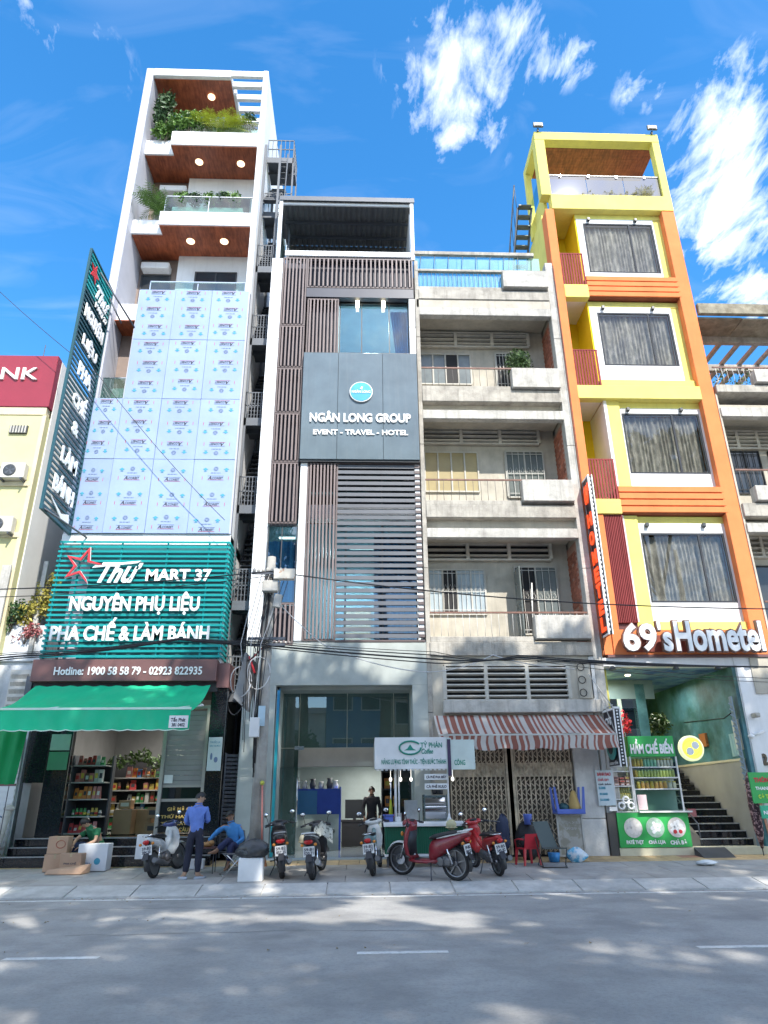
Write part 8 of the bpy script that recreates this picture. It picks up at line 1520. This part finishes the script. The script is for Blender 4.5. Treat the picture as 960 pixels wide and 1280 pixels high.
def cat_line(p, q, sag, n=14): p, q = Vector(p), Vector(q); return [p.lerp(q, k / n) + Vector((0, 0, -sag * 4 * (k / n) * (1 - k / n))) for k in range(n + 1)]
def cable(label, runs, r_, m=M_cable, cat='cable'):
    b = MB(); pts = []
    for p, q, s_ in runs: c_ = cat_line(p, q, s_); pts += c_ if not pts else c_[1:]
    b.tube(pts, r_, 5); return mesh_thing('overhead_cable', b, m, label, cat, 'overhead cables along the street', tuple(pts[0]))
Pt = (px_, py_ - .18)
cable('thick upper overhead cable running left from the pole top', [((-14, 16.6, 6.5), (Pt[0], Pt[1], 7.02), .22)], .015); cable('thin overhead cable just below the upper one on the left', [((-14, 16.7, 6.42), (Pt[0], Pt[1], 6.9), .30)], .010)
cable('upper overhead cable running right from the pole past the orange building', [((Pt[0], Pt[1], 7.02), (6.0, 16.9, 6.22), .10), ((6.0, 16.9, 6.22), (16, 16.9, 6.15), .1)], .016)
for k, (dz, r_) in enumerate(((0, .022), (.05, .014), (-.05, .014), (.09, .008))):
    w_ = ['thickest', 'second', 'third', 'thinnest'][k]
    cable('%s strand of the heavy lower cable bundle left of the pole' % w_, [((-14, 16.8, 4.75 + dz * 3), (-8, 16.8, 4.92 + dz), .10), ((-8, 16.8, 4.92 + dz), (-4.3, 16.8, 5.32 + dz * .3), .06), ((-4.3, 16.8, 5.32 + dz * .3), (Pt[0], Pt[1], 5.18 + dz), .02)], r_)
    cable('%s strand of the heavy lower cable bundle right of the pole' % w_, [((Pt[0], Pt[1], 5.16 + dz), (1.9, 17.3, 4.92 + dz * 2), .02), ((1.9, 17.3, 4.92 + dz * 2), (4.0, 17.4, 4.98 - dz), .06), ((4.0, 17.4, 4.98 - dz), (16, 17.2, 4.80 + dz), .18)], r_)
cable('sagging white cable looping from the pole to the concrete building', [((-2.2, 16.8, 6.45), (-.9, 17.4, 5.32), .05), ((-.9, 17.4, 5.32), (1.6, 17.6, 4.66), .12), ((1.6, 17.6, 4.66), (3.4, 17.6, 5.08), .12), ((3.4, 17.6, 5.08), (5.5, 17.7, 4.74), .08)], .013, M_cablew)
cable('long thin cable slanting down from the sky at the left', [((-16, 18.8, 21.5), (-8.2, 18.8, 14.1), .3), ((-8.2, 18.8, 14.1), (-3.9, 18.9, 9.25), .15)], .010, M_cable)
for k in range(9):
    r2 = random.Random(k + 40); x0_ = px_ - .5 + .1 * k
    cable(['first', 'second', 'third', 'fourth', 'fifth', 'sixth', 'seventh', 'eighth', 'ninth'][k] + ' loose drop wire hanging on the pole from the left', [((x0_ + .2, 16.78, 6.95), (px_ - .6 + .08 * k, 16.75, 5.2), -.0 + r2.uniform(-.2, .2)), ((px_ - .6 + .08 * k, 16.75, 5.2), (px_ - .45 + .04 * k, 16.8, 3.2 + r2.uniform(-.5, .8)), r2.uniform(-.1, .1))], .009, M_cable if k % 3 else M_cablew)
for k, (x, z, r_) in enumerate(((-2.75, 4.3, .35), (-2.85, 3.8, .25), (-2.35, 4.5, .38), (-2.6, 5.0, .2))):
    b = MB(); b.tube([(x + r_ * .7 * math.cos(a), 16.75 + .1 * math.sin(2 * a), z + r_ * math.sin(a)) for a in [i * .38 for i in range(17)]], .013, 5); mesh_thing('cable_loop', b, M_cablew if k % 2 == 0 else M_cable, ['left white loop of spare cable beside the hanging panel', 'small black loop of cable under the hanging panel', 'large white loop of spare cable right of the hanging panel', 'small black loop above the hanging panel'][k], 'cable', 'cable loops', (x, 16.75, z))
cable('thin cable running down the corner of the concrete building and the orange pilaster', [((6.87, F - .1, 19.3), (6.9, F - .12, 5.4), 0)], .012); cable('second thin cable down the joint of the concrete building', [((6.84, F - .12, 18.6), (6.86, F - .14, 5.2), 0)], .008)
for s_, z in ((0, 5.0), (1, 4.9)): cable(['upper', 'lower'][s_] + ' slack wire across the guest house soffit', [((4.5, 17.5, z), (11.5, 18.5, z - .4), .1)], .008)
